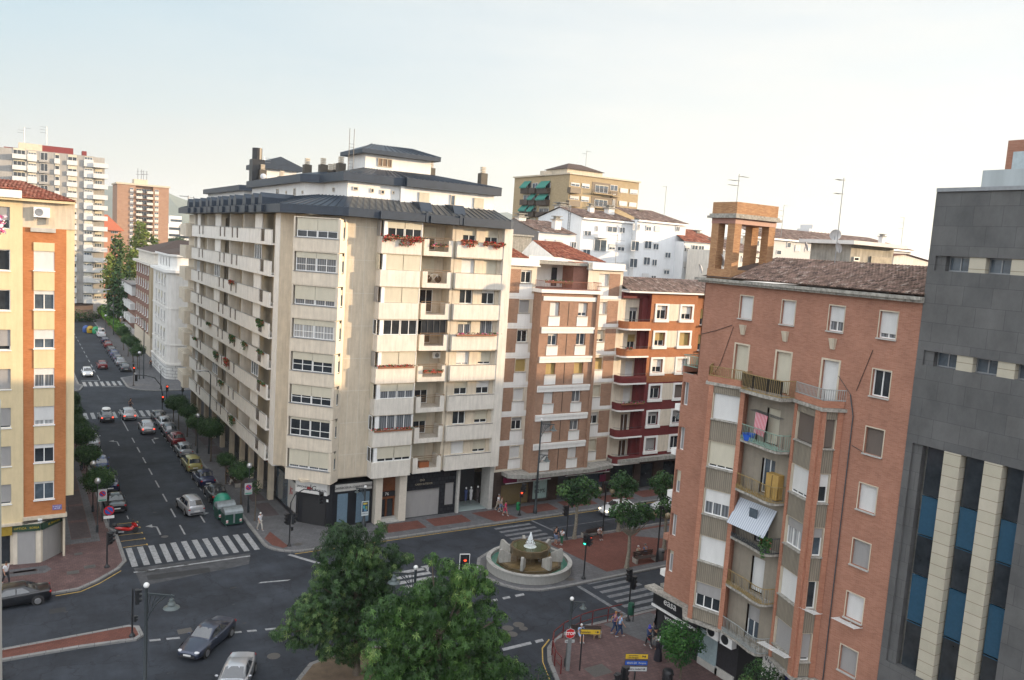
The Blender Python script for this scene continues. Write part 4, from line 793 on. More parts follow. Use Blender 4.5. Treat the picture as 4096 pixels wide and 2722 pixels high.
bw_ = MB(fl); bw_.wall(.8, 3.66, 3.85, 26.2, bh_, d=-.06, rev=.15); bw_.build('brick_strip', LBK, BL_); MB(fl).box(.8, 4.2, -.3, -.05, 26.2, 28.2).build('attic_wall', CREAM2, BL_)
MB(fl).box(1.3, 2.95, -.05, .1, 25.9, 26.2).build('vent_ledge', STONE, BL_)
for k, s in enumerate(sill):
    window(BL_, fl, 1.51, 2.86, s, s+1.45, d=-.1, n=2, sh=[1, .2, .5, .35, .75, .22, .12][k], shm=SH_WHITE, sill=WHITE, gl=[GLASS, GLASSB, GLASSB, CURT, CURTW, GLASS, GLASSB][k], sillw=.08)
    MB(fl).box(1.5, 2.87, -.055, -.0, s+1.46 if k else s+1.46, s+2.9 if k else s+2.1).build('under_window_panel', LCR, BL_)
    window(BL_, fl, -1.3, 0, s-.1, s+1.45, d=-.1, n=1, sh=[0, 0, .8, 1, .9, 1, .9][k], shm=SH_GREY, sill=WHITE, gl=GLASS, sillw=.08)
    for x in (-5, -9): window(BL_, fl, x, x+1.3, s, s+1.5, d=-.1, n=2, sh=.5, sill=WHITE)
window(BL_, fl, -1.3, 0, 26.0, 27.6, d=-.1, n=1, sh=.6, shm=SH_GREY, sill=None)
sd = MB(); sd.box(3.5, 3.655, 70.9, 120, 3.9, 26.19); sd.box(3.66, 4.22, 70.95, 120, 5.25, 28.1); sd.build('side_bay', LCR, BL_); MB().box(3.5, 3.66, 71.3, 120, 0.1, 3.85).build('side_wall', CREAM2, BL_)
cc_ = MB(); cc_.prism([(-14, 70.9), (-14, 70.35), (4.22, 70.35), (4.27, 71), (4.27, 120), (-14, 120)], 28.12, 28.3); cc_.build('cornice', LCR, BL_)
MB().box(-14, .75, 70.2, 71, 28.3, 28.85).build('parapet', WHITEP, BL_)
tiles('tile_roof', BL_, (.8, 70.3, 28.32), (4.3, 70.3, 28.32), (.8, 76, 29.7), (-3.0, 76, 29.7), TILER, tw=.27, tl=.45, hgt=.09)
tiles('tile_roof', BL_, (-14, 70.9, 28.9), (.8, 70.9, 28.9), (-3.0, 76, 29.7), (-14, 76, 29.7), TILER, tw=.27, tl=.45, hgt=.09)
MB().add([(4.3, 70.3, 28.31), (4.3, 110, 28.31), (-3, 110, 29.7), (-3, 76, 29.7), (.8, 76, 29.7)], [(0, 1, 2, 3, 4)]).build('rear_roof', TILER, BL_)
MB().box(-14, -13.9, 70.9, 120, 0, 28.2).box(-14, 4, 119.9, 120, 0, 28.2).build('rear_wall', LCR, BL_)
lg = MB(); lg.box(.75, 3.75, 70.6, 71.2, 3.62, 3.86); lg.box(-14, .72, 70.5, 71.2, 3.35, 3.52); lg.build('ledge', CREAM2, BL_)
GRS = mat('dark green shop sign', (.02, .05, .03), rough=.5); YLT = mat('yellow sign lettering', (.45, .33, .02), rough=.5)
cr_ = [(-14, 70.95), (.1, 70.95), (.1, 70.85), (1.95, 70.6), (3.7, 72.6), (3.7, 73.5), (-14, 73.5)]
gs = MB(); gs.prism(cr_, 0.1, 3.4); gs.build('shop_wall', CREAM, BL_)
fa = fr2((.1, 70.85), (1.95, 70.6)); fb_ = fr2((1.95, 70.6), (3.7, 72.6))
MB(fa).box(.3, fa.len-.35, .01, .05, .12, 2.75).build('roller_door', SH_GREY, BL_); MB(fb_).box(.2, fb_.len-.45, .01, .05, .12, 2.75).build('roller_door', SH_GREY, BL_)
a = MB(fa).box(-.1, fa.len, .02, .18, 2.8, 3.3).build('shop_sign', GRS, BL_); b_ = MB(fb_).box(0, fb_.len-.1, .02, .18, 2.8, 3.3).build('shop_sign', GRS, BL_)
text('OPTICA   SORIA', a, ft(fa, fa.len/2, .19, 3.05), fa.u, .24, YLT); text('EL PRINCIPE', b_, ft(fb_, fb_.len/2-.1, .19, 3.05), fb_.u, .24, YLT)
MB().box(-14, .05, 70.6, 70.9, 2.6, 3.3).build('shop_sign', mat('ochre shop sign', (.28, .19, .02)), BL_); MB().box(-3, -.1, 70.9, 70.94, .3, 2.5).build('shop_window', GLASS, BL_)
pl = MB(fl); pl.box(2.75, 3.4, -.05, -.02, 4.2, 4.6); plo = pl.build('street_name_plate', mat('purple enamel', (.16, .13, .3)), BL_); text('AV. PORTUGAL', plo, (3.07, 70.8+.01, 4.48), (1, 0, 0), .085, WHITE); text('LA PAZ', plo, (3.07, 70.8+.01, 4.33), (1, 0, 0), .12, WHITE)
MB(fl).box(1.75, 2.05, .1, .3, 3.4, 3.7).build('shop_badge', WHITE, BL_)
cab = MB(); cab.tube([(.8, 70.45, 3.45), (1.6, 70.4, 3.55), (2.6, 70.4, 3.6), (3.75, 70.42, 3.62), (3.8, 70.6, 4.2), (3.75, 70.8, 5.1)], .04, 5); cab.build('cable', BLACKM, BL_)
AC = thing('air_conditioner', 'white air conditioner unit on the wall under the tiled eaves of the far left building', 'air conditioner', (2.05, 70.5, 27.0))
ab = MB(); ab.box(-.55, .5, 0, .35, .0, .75); abo = ab.build('casing', WHITE, AC); fn = MB(); fn.lathe([(.02, -.01), (.26, -.02), (.28, 0)], (-.2, 0, .37), n=20, ax='y'); fn.build('fan_grille', GREYM, AC)
MB().box(-.45, -.4, .05, .3, -.25, -.002).build('bracket', GREYM, AC); MB().box(.35, .4, .05, .3, -.5, -.002).build('bracket', GREYM, AC)

ER = thing('apartment_building', 'unseen row added beyond the red block to cast shade on the white blocks', 'apartment block', (120, 76, 0), world=True)  # unseen block added so that its shadow falls on the white blocks
MB().box(84.02, 175, 69.6, 82, 0, 24.3).build('wall', ORB, ER); MB().box(83.9, 175.2, 69.2, 82.3, 24.3, 24.6).build('eave', WHITEP, ER)
# ---------------------------------------------------------------- brick block with the roof tower, right foreground
DBK = brick('salmon brick', (.29, .125, .08), (.37, .175, .118), (.33, .2, .145), bw=.26, bh=.06, msz=.009, var=.14)
DBR = brick('orange pier brick', (.33, .13, .08), (.42, .19, .12), (.33, .19, .13), bw=.26, bh=.06, msz=.009, var=.14)
RIB = slats('ribbed grey beige cladding', (.27, .235, .18), per=.13, axis=0, depth=.35, rough=.85, streak=.25)
GRR = mat('grey beige render', (.25, .22, .175), rough=.9, var=.1, scale=1.5, streak=.12)
SLAB = mat('stained balcony concrete', (.34, .32, .28), rough=.9, var=.45, scale=5, streak=.3)
BD = thing('apartment_building', 'salmon brick apartment block with an open brick tower on its tiled roof, right', 'apartment block', (45, 31, 0), world=True)
fd = Fr(38.8, 0, R(-90)); fd.o = Vector((38.8, 0, 0))    # s = -y
W1 = [(35.46, 34.45), (32.22, 31.27), (28.95, 27.97), (25.84, 24.83)]
hol = [(-a, -b, 23.6, 25.0) for a, b in W1]+[(-a, -b, 19.5, 21.95) for a, b in ((35.48, 34.43), (32.25, 31.2), (29.0, 27.95))]
col4 = [20.5, 17.38, 14.3, 11.2, 8.2, 5.15]
hol += [(-25.88, -24.83, z0, z0+1.42) for z0 in col4]
hol += [(-32.5, -31.5, 16.35-3.09*k, 18.5-3.09*k) for k in range(5)]
dw = MB(fd); dw.wall(-38.6, -23.55, 3.9, 25.75, hol, rev=.22)
nz_ = [17.2, 14.1, 11.1, 8.0, 5.4]
dw.wall(-39.9, -38.6, 3.9, 19.4, [(-39.8, -39.25, z0, z0+1.6) for z0 in nz_], rev=.3); dw.build('brick_wall', DBK, BD)
dr_ = MB(); dr_.box(38.8, 52, 38.55, 38.6, 19.4, 25.75); dr_.box(38.82, 52, 39.85, 39.9, 3.9, 19.4); dr_.box(38.9, 52, 38.6, 39.9, 19.3, 19.42); dr_.box(51.9, 52, 23.55, 39.9, 0, 25.7); dr_.build('side_wall', DBK, BD)
for i, z0 in enumerate(nz_):
    window(BD, fd, -39.8, -39.25, z0, z0+1.6, d=-.22, n=1, sh=[0, 0, .5, 0, .2][i], sill=None, frm=WHITE, gl=CURTW)
    MB().box(38.75, 40.2, 39.9, 40.35, z0-.45, z0-.02).build('window_box', WHITEP if i not in (3,) else DBK, BD)
bn = MB(); bn.box(38.85, 42, 39.0, 40.1, 19.25, 19.42); bn.build('balcony_slab', SLAB, BD); MB().box(38.85, 42, 39.9, 40.05, 19.42, 19.85).build('balcony_parapet', DBR, BD)
GOLDR = mat('ochre painted rail', (.27, .19, .075), rough=.5, var=.3, scale=8); GRNR = mat('green painted rail', (.22, .33, .27), rough=.5); GREYR = mat('grey painted rail', (.3, .32, .31), rough=.5)
ra = MB(); rail(ra, [(38.9, 38.7), (38.9, 40.05), (42, 40.05)], 19.85, .75, step=.14); ra.build('railing', GRNR, BD)
for j, (a, b) in enumerate(W1): window(BD, fd, -a, -b, 23.6, 25.0, d=-.17, n=2, sh=[1, 1, .62, .82][j], shm=SH_WHITE, gl=CURT)
for j, (a, b) in enumerate(((35.48, 34.43), (32.25, 31.2), (29.0, 27.95))): window(BD, fd, -a, -b, 19.55, 21.95, d=-.17, n=2, sh=1, shm=[SH_CREAM, SH_CREAM, SH_WHITE][j], sill=None)
for j, z0 in enumerate(col4): window(BD, fd, -25.88, -24.83, z0, z0+1.42, d=-.17, n=2, sh=[0, 1, 1, 1, 1, 1][j], shm=[SH_WHITE, SH_BROWN, SH_WHITE, SH_GREY, SH_WHITE, SH_GREY][j])
for z0, zh, cols in ((19.5, 2.45, ((35.48, 34.43), (32.25, 31.2), (29.0, 27.95))),):
    for a, b in cols:
        MB(fd).box(-a-.1, -a, 0, .03, z0, z0+zh).box(-b, -b+.1, 0, .03, z0, z0+zh).box(-a-.1, -b+.1, 0, .03, z0+zh, z0+zh+.1).build('window_surround', CREAM2, BD)
for (a, b), z0, zh in [(w, 23.6, 1.4) for w in W1]+[((25.88, 24.83), z, 1.42) for z in col4]:
    MB(fd).box(-a-.05, -a, 0, .02, z0, z0+zh).box(-b, -b+.05, 0, .02, z0, z0+zh).box(-a-.05, -b+.05, 0, .02, z0+zh, z0+zh+.06).build('window_surround', CREAM2, BD)
for c in (34.98, 31.72, 28.45):
    k = MB(fd); k.add([k.fr.p(-c+s*w_, d, z) for z, w_, d0 in ((22.6, .13, .1), (23.2, .2, .24)) for s in (-1, 1) for d in (0, d0)], [(0, 1, 3, 2), (4, 6, 7, 5), (0, 4, 5, 1), (2, 3, 7, 6), (1, 5, 7, 3)]); k.build('keystone', CREAM2, BD)
# angled bays
fLb = fr2((37.45, 36.1), (38.25, 33.85)); fRb = fr2((38.45, 30.25), (37.7, 27.95)); fRr = fr2((37.7, 27.85), (38.8, 27.35)); fLr = fr2((38.8, 37.2), (37.45, 36.15))
bz = [3.9+3.09*k for k in range(6)]
def bay(f, pw0, pw1, shs, shms, gls, n=3, side=False):
    L = f.len
    MB(f).box(0, pw0, -.4, .06, 3.9, 19.3).build('brick_pier', DBR, BD); 
    if pw1: MB(f).box(L-pw1, L, -.4, .06, 3.9, 19.3).build('brick_pier', DBR, BD)
    for k in range(5):
        z0 = 17.2-3.09*k; zt = z0+1.62; low = 3.95 if k == 4 else z0-1.42
        MB(f).box(pw0, L-pw1, -.5, -.02, low, z0-.1).build('cladding_panel', RIB, BD)
        if k == 0: MB(f).box(pw0, L-pw1, -.5, -.02, zt, 19.3).build('cladding_panel', RIB, BD)
        window(BD, f, pw0+.06, L-pw1-.06, z0, zt, d=-.16, n=n, sh=shs[k], shm=shms[k], gl=gls[k], sill=SLAB, sillw=.1)
        MB(f).box(pw0, L-pw1, -.45, -.05, zt, zt+.1).box(pw0, pw0+.05, -.4, 0, z0-.1, zt).box(L-pw1-.05, L-pw1, -.4, 0, z0-.1, zt).build('window_surround', CREAM2, BD)
bay(fLb, .3, .28, [1, .9, .5, 1, .5], [SH_WHITE, SH_CREAM, SH_WHITE, SH_WHITE, SH_GREY], [GLASS, GLASS, CURT, GLASS, GLASS])
bay(fRb, .22, .42, [.98, .9, .35, 1, 1], [SH_BROWN, SH_WHITE, SH_GREY, SH_WHITE, SH_GREY], [GLASS, GLASS, CURTW, GLASS, GLASS])
bay(fRr, .2, .32, [.98, .45, .35, 0, .9], [SH_BROWN, SH_WHITE, SH_GREY, SH_WHITE, SH_GREY], [GLASS, GLASS, GLASSB, GLASS, GLASS], n=1)
MB(fLr).box(0, fLr.len, -.3, 0, 3.9, 19.3).build('side_wall', DBK, BD)
MB(fd).box(-37.0, -27.4, -.9, -.02, 3.9, 4.05).build('soffit', SLAB, BD)
# recessed middle and its balconies
rw_ = MB(fd); hol = [(-32.5, -31.5, 16.35-3.09*k, 16.35-3.09*k+2.15) for k in range(5)]; rw_.wall(-34.0, -30.2, 3.9, 19.35, hol, d=-.0+.03, rev=.25); rw_.build('recess_wall', GRR, BD)
for k in range(5): window(BD, fd, -32.5, -31.5, 16.35-3.09*k, 18.5-3.09*k, d=-.17, n=2, sh=[1, 0, .6, 1, .45][k], shm=[SH_CREAM, SH_GREY, SH_WHITE, SH_WHITE, SH_GREY][k], gl=GLASSB, sill=None)
curve = [(38.72, 34.0), (38.15, 33.85), (38.05, 33.2), (38.0, 32.5), (37.85, 31.8), (37.72, 31.2), (37.75, 30.75), (38.0, 30.55), (38.75, 30.35)]
mats_ = [GRNR, GOLDR, DARKG, GOLDR, GREYR]
for k in range(5):
    z0 = 16.28-3.1*k; s_ = MB(); s_.prism(curve, z0-.14, z0); s_.build('balcony_slab', SLAB, BD)
    ra = MB(); rail(ra, [(x+.06, y) for x, y in curve[1:]], z0, .95, step=.13, r=.013); 
    for i in range(22):    # wavy band near the foot of the railing
        t = i/21*5.0; j = int(t)+1; q = t-int(t); p0, p1 = curve[min(j, 7)], curve[min(j+1, 8)]
        x, y = p0[0]+(p1[0]-p0[0])*q+.03, p0[1]+(p1[1]-p0[1])*q; ra.cyl((x, y, z0+.08), (x, y-.05, z0+.3), .018, n=4); ra.cyl((x, y-.05, z0+.3), (x, y-.11, z0+.08), .018, n=4)
    ra.build('railing', mats_[k], BD)
tp = MB(); tp.prism([(38.75, 37.3), (37.3, 36.3), (38.1, 33.9), (38.75, 33.9)], 19.3, 19.48); tp.build('balcony_slab', SLAB, BD)
tp = MB(); tp.prism([(38.75, 34.0), (37.75, 33.9), (37.55, 32.8), (37.45, 31.6), (37.55, 30.6), (38.75, 30.4)], 19.25, 19.44); tp.build('balcony_slab', SLAB, BD)
tp = MB(); tp.prism([(38.75, 30.5), (38.3, 30.4), (37.5, 27.75), (38.85, 27.1)], 19.28, 19.46); tp.build('balcony_slab', SLAB, BD)
for pts in ([(38.7, 37.2), (37.42, 36.25), (38.1, 34.0)], [(38.35, 30.3), (37.62, 27.85), (38.75, 27.3)]):
    q = MB()
    for a, b in zip(pts[:-1], pts[1:]):
        f = fr2(a, b); q.fr = f; q.box(0, f.len, -.12, 0, 19.48, 19.85)
    q.build('balcony_parapet', DBR, BD); ra = MB(); rail(ra, [(x+.06, y) for x, y in pts], 19.85, .62, step=.12); ra.build('railing', GOLDR if pts[0][1] > 35 else GREYR, BD)
ra = MB(); rail(ra, [(38.7, 33.95), (37.8, 33.85), (37.62, 32.8), (37.52, 31.6), (37.62, 30.65), (38.6, 30.5)], 19.44, 1.0, step=.13, r=.014); ra.build('railing', GOLDR, BD)
sc_ = MB()
for a, b in zip([(37.8, 33.85), (37.62, 32.8), (37.52, 31.6), (37.62, 30.65)][:-1], [(37.8, 33.85), (37.62, 32.8), (37.52, 31.6), (37.62, 30.65)][1:]): f = fr2(a, b); sc_.fr = f; sc_.box(0, f.len, -.07, -.05, 19.65, 20.42)
sc_.build('privacy_screen', mat('dark brown screen', (.035, .028, .02), rough=.9), BD)
# cornice, tiles, tower
cn = MB(); cn.box(38.35, 39.2, 23.5, 39.2, 25.75, 25.92); cn.box(38.5, 39.2, 23.5, 39.0, 25.62, 25.75); cn.build('cornice', SLAB, BD)
ry0, rz0 = XP(rT, 880, 757, 43.6); ry1, rz1 = XP(rT, 1945, 822, 43.6)
tiles('tile_roof', BD, (38.5, 36.0, 26.0), (38.5, 23.5, 26.0), (43.6, 23.5, rz1), (43.6, ry0, rz0), TILE, tw=.21, tl=.36, hgt=.085)
bk2 = MB(); bk2.add([(43.6, 23.5, rz1), (43.6, 39, rz0), (52, 39, 25.8), (52, 23.5, 25.8)], [(0, 1, 2, 3)]); bk2.add([(43.6, ry0, rz0), (43.6, 38.9, 26), (38.6, 38.9, 26), (38.6, 36, 26)], [(0, 1, 2, 3)]); bk2.build('rear_roof', TILE, BD)
DT = brick('yellowish tower brick', (.32, .15, .07), (.46, .25, .12), (.3, .2, .12), bw=.26, bh=.065, msz=.012, var=.16)
tx1, _ = YP(rT, 890, 480, 36.5); tx1 = max(41.5, min(44.5, tx1)); 
p = MB(); p.box(38.82, tx1, 36.5, 38.58, 25.9, 26.55); p.build('tower_base', DT, BD)
parts('tower_pillar', [(38.85, 39.45, 37.95, 38.55, 26.55, 29.46), (38.85, 39.45, 36.55, 37.15, 26.55, 29.46), (tx1-.65, tx1-.05, 36.55, 37.15, 26.3, 29.46), (tx1-.65, tx1-.05, 37.95, 38.55, 26.3, 29.46)], DT, BD)
MB().box(38.83, tx1-.02, 36.53, 38.57, 29.46, 29.8).build('tower_beam', mat('pinkish render', (.34, .17, .13)), BD)
MB().box(38.6, tx1+.22, 36.3, 38.8, 29.8, 29.95).box(38.7, tx1+.12, 36.4, 38.7, 29.95, 30.08).build('tower_cornice', SLAB, BD)
q = MB(); q.box(38.82, tx1, 36.5, 36.7, 30.08, 30.82); q.box(38.82, tx1, 38.38, 38.58, 30.08, 30.82); q.box(38.82, 39.02, 36.7, 38.38, 30.08, 30.82); q.box(tx1-.2, tx1, 36.7, 38.38, 30.08, 30.82); q.build('tower_parapet', DT, BD)
dp = MB(); dp.tube([(38.72, 27.0, 20.3), (38.72, 26.7, 19.2), (38.72, 26.7, 4)], .035, 5); dp.build('downpipe', DARKG, BD)
for pts in ([(38.76, 35.8, 23.0), (38.76, 36.6, 20.5), (38.76, 37.0, 19.9)], [(38.76, 35.9, 23.1), (38.76, 37.2, 22.6), (38.76, 38.5, 22.2)], [(38.76, 27.9, 21.2), (38.76, 27.0, 20.3)], [(38.76, 26.0, 22.9), (38.76, 26.7, 20.6)], [(38.76, 26.6, 17.6), (38.76, 25.9, 17.4)]):
    c = MB(); c.tube(pts, .018, 4); c.build('cable', BLACKM, BD)
# ground floor of the brick block
def xr(x0, y0, x1, y1, X):
    a = XP(rD, x0, y0, X); b = XP(rD, x1, y1, X); return a, b
cn = MB(); cn.prism([(39.1, 41.2), (38.2, 41.2), (38.4, 37.6), (37.2, 36.3), (38.0, 33.9), (38.6, 33.8), (38.6, 30.2), (38.3, 30.2), (37.5, 27.8), (38.6, 27.2), (38.6, 23.6), (39.1, 23.6)], 3.72, 3.89); cn.build('ledge', SLAB, BD)
g = MB(); g.box(39.3, 39.5, 23.6, 41.0, 0.1, 3.7); g.box(39.3, 52, 40.8, 41, .1, 3.7); g.build('ground_floor_wall', mat('dark shop front', (.03, .03, .033), rough=.3, var=.4), BD)
MB().box(39.5, 52, 39.9, 41, 3.7, 3.9).build('soffit', SLAB, BD)
s1 = MB(); s1.box(39.0, 39.28, 36.6, 41.1, 2.55, 3.65); ss = s1.build('shop_sign', BLACKM, BD); text('easa', ss, (38.98, 39.35, 3.1), (0, -1, 0), .75, WHITE); text('3G', ss, (38.98, 37.2, 3.15), (0, -1, 0), .5, WHITE)
MB().box(38.9, 39.0, 36.6, 41.1, 2.35, 2.5).build('sign_edge', WHITE, ss); text('VODAFONE', ss, (38.95, 38.8, 2.0), (0, -1, 0), .34, WHITE)
MB().box(39.24, 39.29, 35.0, 36.6, .6, 2.6).build('shop_window', mat('pale blue shop glass', (.3, .38, .4), rough=.2), BD)
MB().box(39.2, 39.29, 33.4, 35.0, .1, .7).box(39.2, 39.29, 34.8, 36.6, .1, .6).build('plinth', STONE, BD)
MB().box(39.22, 39.29, 31.4, 33.2, .15, 3.3).build('garage_opening', mat('black opening', (.006, .006, .007)), BD)
v = MB(); v.box(39.1, 39.28, 29.6, 31.2, 2.0, 3.5); vo = v.build('shop_sign', WHITEP, BD); text('VENTA', vo, (39.08, 30.4, 3.2), (0, -1, 0), .42, DKL); text('DE', vo, (39.08, 30.4, 2.78), (0, -1, 0), .3, DKL); text('VINOS', vo, (39.08, 30.4, 2.35), (0, -1, 0), .42, DKL)
v = MB(); v.box(38.9, 39.28, 25.2, 29.3, 1.9, 3.6); vo = v.build('shop_sign', mat('deep blue sign', (.015, .02, .1), rough=.4), BD); YS = mat('sign yellow', (.5, .35, .02), rough=.5)
MB().box(38.86, 38.9, 25.2, 29.3, 3.15, 3.6).build('sign_panel', YS, vo); text('CAFE BAR', vo, (38.85, 27.3, 3.38), (0, -1, 0), .36, DKL); text('Los Arcos', vo, (38.88, 27.6, 2.55), (0, -1, 0), .75, YS)
# ---------------------------------------------------------------- slate clad block
GR = brick('grey slate cladding', (.092, .093, .093), (.112, .111, .109), (.068, .068, .068), bw=1.35, bh=.95, msz=.012, var=.22, rough=.5, bump=.15)
STB = brick('cream stone blocks', (.4, .37, .29), (.45, .41, .33), (.2, .17, .12), bw=60.0, bh=.56, msz=.014, var=.08)
BLUE = mat('blue spandrel glass', (.025, .075, .125), rough=.25, var=.1)
BG = thing('office_building', 'dark grey slate clad building with blue spandrels and cream stone columns, far right', 'office building', (60, 10, 0), world=True)
fg = Fr(38.75, 0, R(-90)); fg.o = Vector((38.75, 0, 0))
hs = [(-23.2, -8, 27.27, 28.0), (-23.2, -8, 22.57, 23.3), (-23.2, -17.85, 6.95, 18.57), (-15.5, -10, 6.95, 18.57)]
gw_ = MB(fg); gw_.wall(-23.55, 12, 0, 31.1, hs, rev=.5); gw_.build('cladding', GR, BG)
for zb, zt in ((27.27, 28.0), (22.57, 23.3)):
    MB(fg).box(-23.2, -22.72, -.5, -.12, zb, zt).build('slot_jamb', GR, BG)
    for i in range(7):
        s0 = -22.7+1.92*i; MB(fg).box(s0+1.15, s0+1.92, -.5, -.06, zb, zt).build('stone_block', STB, BG)
        window(BG, fg, s0, s0+1.15, zb, zt, d=-.4, n=2, gl=GLASSB, frm=GREYM, sill=None)
for x0 in (-23.2, -15.5):
    MB(fg).box(x0, x0+.45, -.5, -.15, 6.95, 18.57).build('slot_jamb', GR, BG)
    for i in range(3):
        s0 = x0+.62+1.93*i
        for za, zb, m_ in ((16.05, 18.57, GLASS), (14.02, 16.02, BLUE), (11.93, 14.0, GLASS), (9.45, 11.9, BLUE), (6.97, 9.42, GLASS)):
            if s0+1.0 > x0+5.4 and x0 > -20: continue
            p = MB(fg); p.box(s0, s0+1.02, -.5, -.38, za, zb-.03); o = p.build('window' if m_ is GLASS else 'spandrel', m_, BG); MB(fg).box(s0, s0+1.02, -.37, -.34, zb-.07, zb-.03).build('frame', BLUE, o)
        if i < 2: MB(fg).box(s0+1.04, s0+1.86, -.5, .02, 6.96, 18.56).build('stone_column', STB, BG)
MB(fg).box(-23.5, 12, -1, .12, 31.1, 31.28).build('coping', GREYM, BG)
for i, s0 in enumerate((-22.6,)): pass
MB().box(39.4, 300, -40, 23.5, 0, 31.05).build('shadow_wing', CONC, BG)  # unseen wing, stretched eastward so its shadow covers the street fronts
ya, za = XP(rI, 752, 318, 41); yb_, zb_ = XP(rI, 930, 110, 44)
p = MB(); p.box(41, 60, 5, ya, 31, za); p.build('plant_room', slats('pale metal cladding', (.38, .42, .43), per=1.2, axis=0, depth=.12), BG); p = MB(); p.box(44, 56, 4, yb_, za, zb_); p.build('brick_tower', DBK, BG); MB().box(43.95, 44, 5, yb_-.35, za+.1, zb_-.6).build('metal_panel', mat('pale metal', (.36, .42, .44), rough=.5), BG)
# rooftop box with dishes behind the ridge, on its own building
BS = thing('apartment_building', 'stained pale stucco rooftop block behind the tiled ridge, carrying satellite dishes', 'apartment block', (62, 34, 0), world=True)
X0, zt0 = YP(rT, 1405, 660, 34); yL, _ = XP(rT, 1125, 645, X0); X1, _ = YP(rT, 1700, 690, 34)
STU = mat('stained stucco', (.42, .4, .35), rough=.9, var=.25, scale=1.2, streak=.35)
s = MB(); s.box(X0, X1, 34, yL, 25, zt0); s.build('stucco_wall', STU, BS); MB().box(X0-.6, X1+.6, 33.4, yL+.6, zt0, zt0+.25).build('roof_slab', WHITEP, BS); MB().box(52.1, 80, 24, 43.5, 0, 25).build('lower_storeys', CREAM2, BS)
a = YP(rT, 1415, 745, 34); b = YP(rT, 1450, 778, 34); window(BS, Fr(0, 34, 0), a[0], b[0], b[1], a[1], d=.03, n=1, sill=None)
a = YP(rT, 1535, 742, 34); b = YP(rT, 1670, 800, 34); MB().box(a[0], b[0], 33.9, 33.99, b[1], a[1]).build('dark_patch', mat('dark blotchy stucco', (.16, .15, .12), var=.5, scale=2), BS)  # darker, blotchy rectangle on the stucco wall
# the neighbour's wall beside the viewpoint
NB = thing('building_corner', 'pale edge of the neighbouring wall at the left border of the view', 'wall', (-2, 12, 0), world=True)
d = _ray(7, 2350); xw = d.x/d.y*14; d2 = _ray(5, 1884); z2 = 27+d2.z/d2.y*10
m_ = MB(); m_.box(-4, xw, 10, 14, 0, z2); m_.build('wall', STONE, NB); MB().box(-4, xw+.015, 9.95, 10, z2-.15, z2).build('coping', WHITEP, NB)
# ---------------------------------------------------------------- distant buildings
def wy(par, reg, Y, rects, n=2, sh=None, gl=GLASSB, frm=WHITE, d=.03, shm=SH_WHITE):
    for i, q in enumerate(rects):
        a = YP(reg, q[0], q[1], Y); b = YP(reg, q[2], q[3], Y); z0, z1 = min(a[1], b[1]), max(a[1], b[1])
        window(par, Fr(0, Y, 0), a[0], b[0], z0, z1, d=d, n=n, sh=(sh[i % len(sh)] if sh else 0), gl=gl, frm=frm, sill=None, shm=shm)
WB = mat('bluish white render', (.68, .7, .71), rough=.9, var=.03, scale=.5, streak=.06)
# white one, gable to the left
Y = 100; X0, z0 = YP(rW, 840, 530, Y); X1, _ = YP(rW, 1240, 560, Y); Xr, zr = YP(rW, 735, 460, Y+6)
W1_ = thing('apartment_building', 'white rendered block with its gable to the left, behind the brown brick block', 'apartment block', (X0+5, Y+5, 0), world=True)
m = MB(); m.add([(X0, Y, 0), (X0, Y, z0), (X0, Y+6, zr), (X0, Y+12, z0), (X0, Y+12, 0), (X1, Y, 0), (X1, Y, z0), (X1, Y+6, zr), (X1, Y+12, z0), (X1, Y+12, 0)], [(0, 1, 2, 3, 4), (0, 5, 6, 1), (5, 9, 8, 7, 6), (9, 4, 3, 8)]); m.build('wall', WB, W1_)
tiles('tile_roof', W1_, (X0-.3, Y-.4, z0+.05), (X1+.3, Y-.4, z0+.05), (X1+.3, Y+6, zr+.1), (X0-.3, Y+6, zr+.1), TILE, tw=.35, tl=.6); MB().add([(X0-.3, Y+12.4, z0), (X1+.3, Y+12.4, z0), (X1+.3, Y+6, zr+.1), (X0-.3, Y+6, zr+.1)], [(0, 1, 2, 3)]).build('rear_roof', TILE, W1_); MB().box(X0, X1, Y-.45, Y-.05, z0-.25, z0).build('gutter', WHITE, W1_)
wy(W1_, rW, Y, [(855, 632, 908, 676), (945, 595, 962, 645), (1038, 598, 1110, 650), (1133, 605, 1172, 655), (1050, 738, 1095, 785), (1118, 742, 1168, 795), (935, 700, 1025, 800), (845, 778, 900, 830), (1112, 880, 1160, 930)], sh=[0, 0, .1, 0, .6, .4, 0, 0, .5])
a = YP(rW, 935, 660, Y); b = YP(rW, 1030, 695, Y); MB().box(a[0], b[0], Y-1, Y, b[1], a[1]).build('balcony_parapet', WB, W1_)
L = MB(); xa, za = YP(rW, 718, 470, Y+3)
for dx in (0, .45): L.cyl((X0-.1, Y+3+dx, z0-4), (X0-.1, Y+3+dx, zr+.3), .04, n=4)
for i in range(14): L.cyl((X0-.1, Y+3, z0-4+.45*i), (X0-.1, Y+3.45, z0-4+.45*i), .025, n=4)
L.build('ladder', GREYM, W1_)
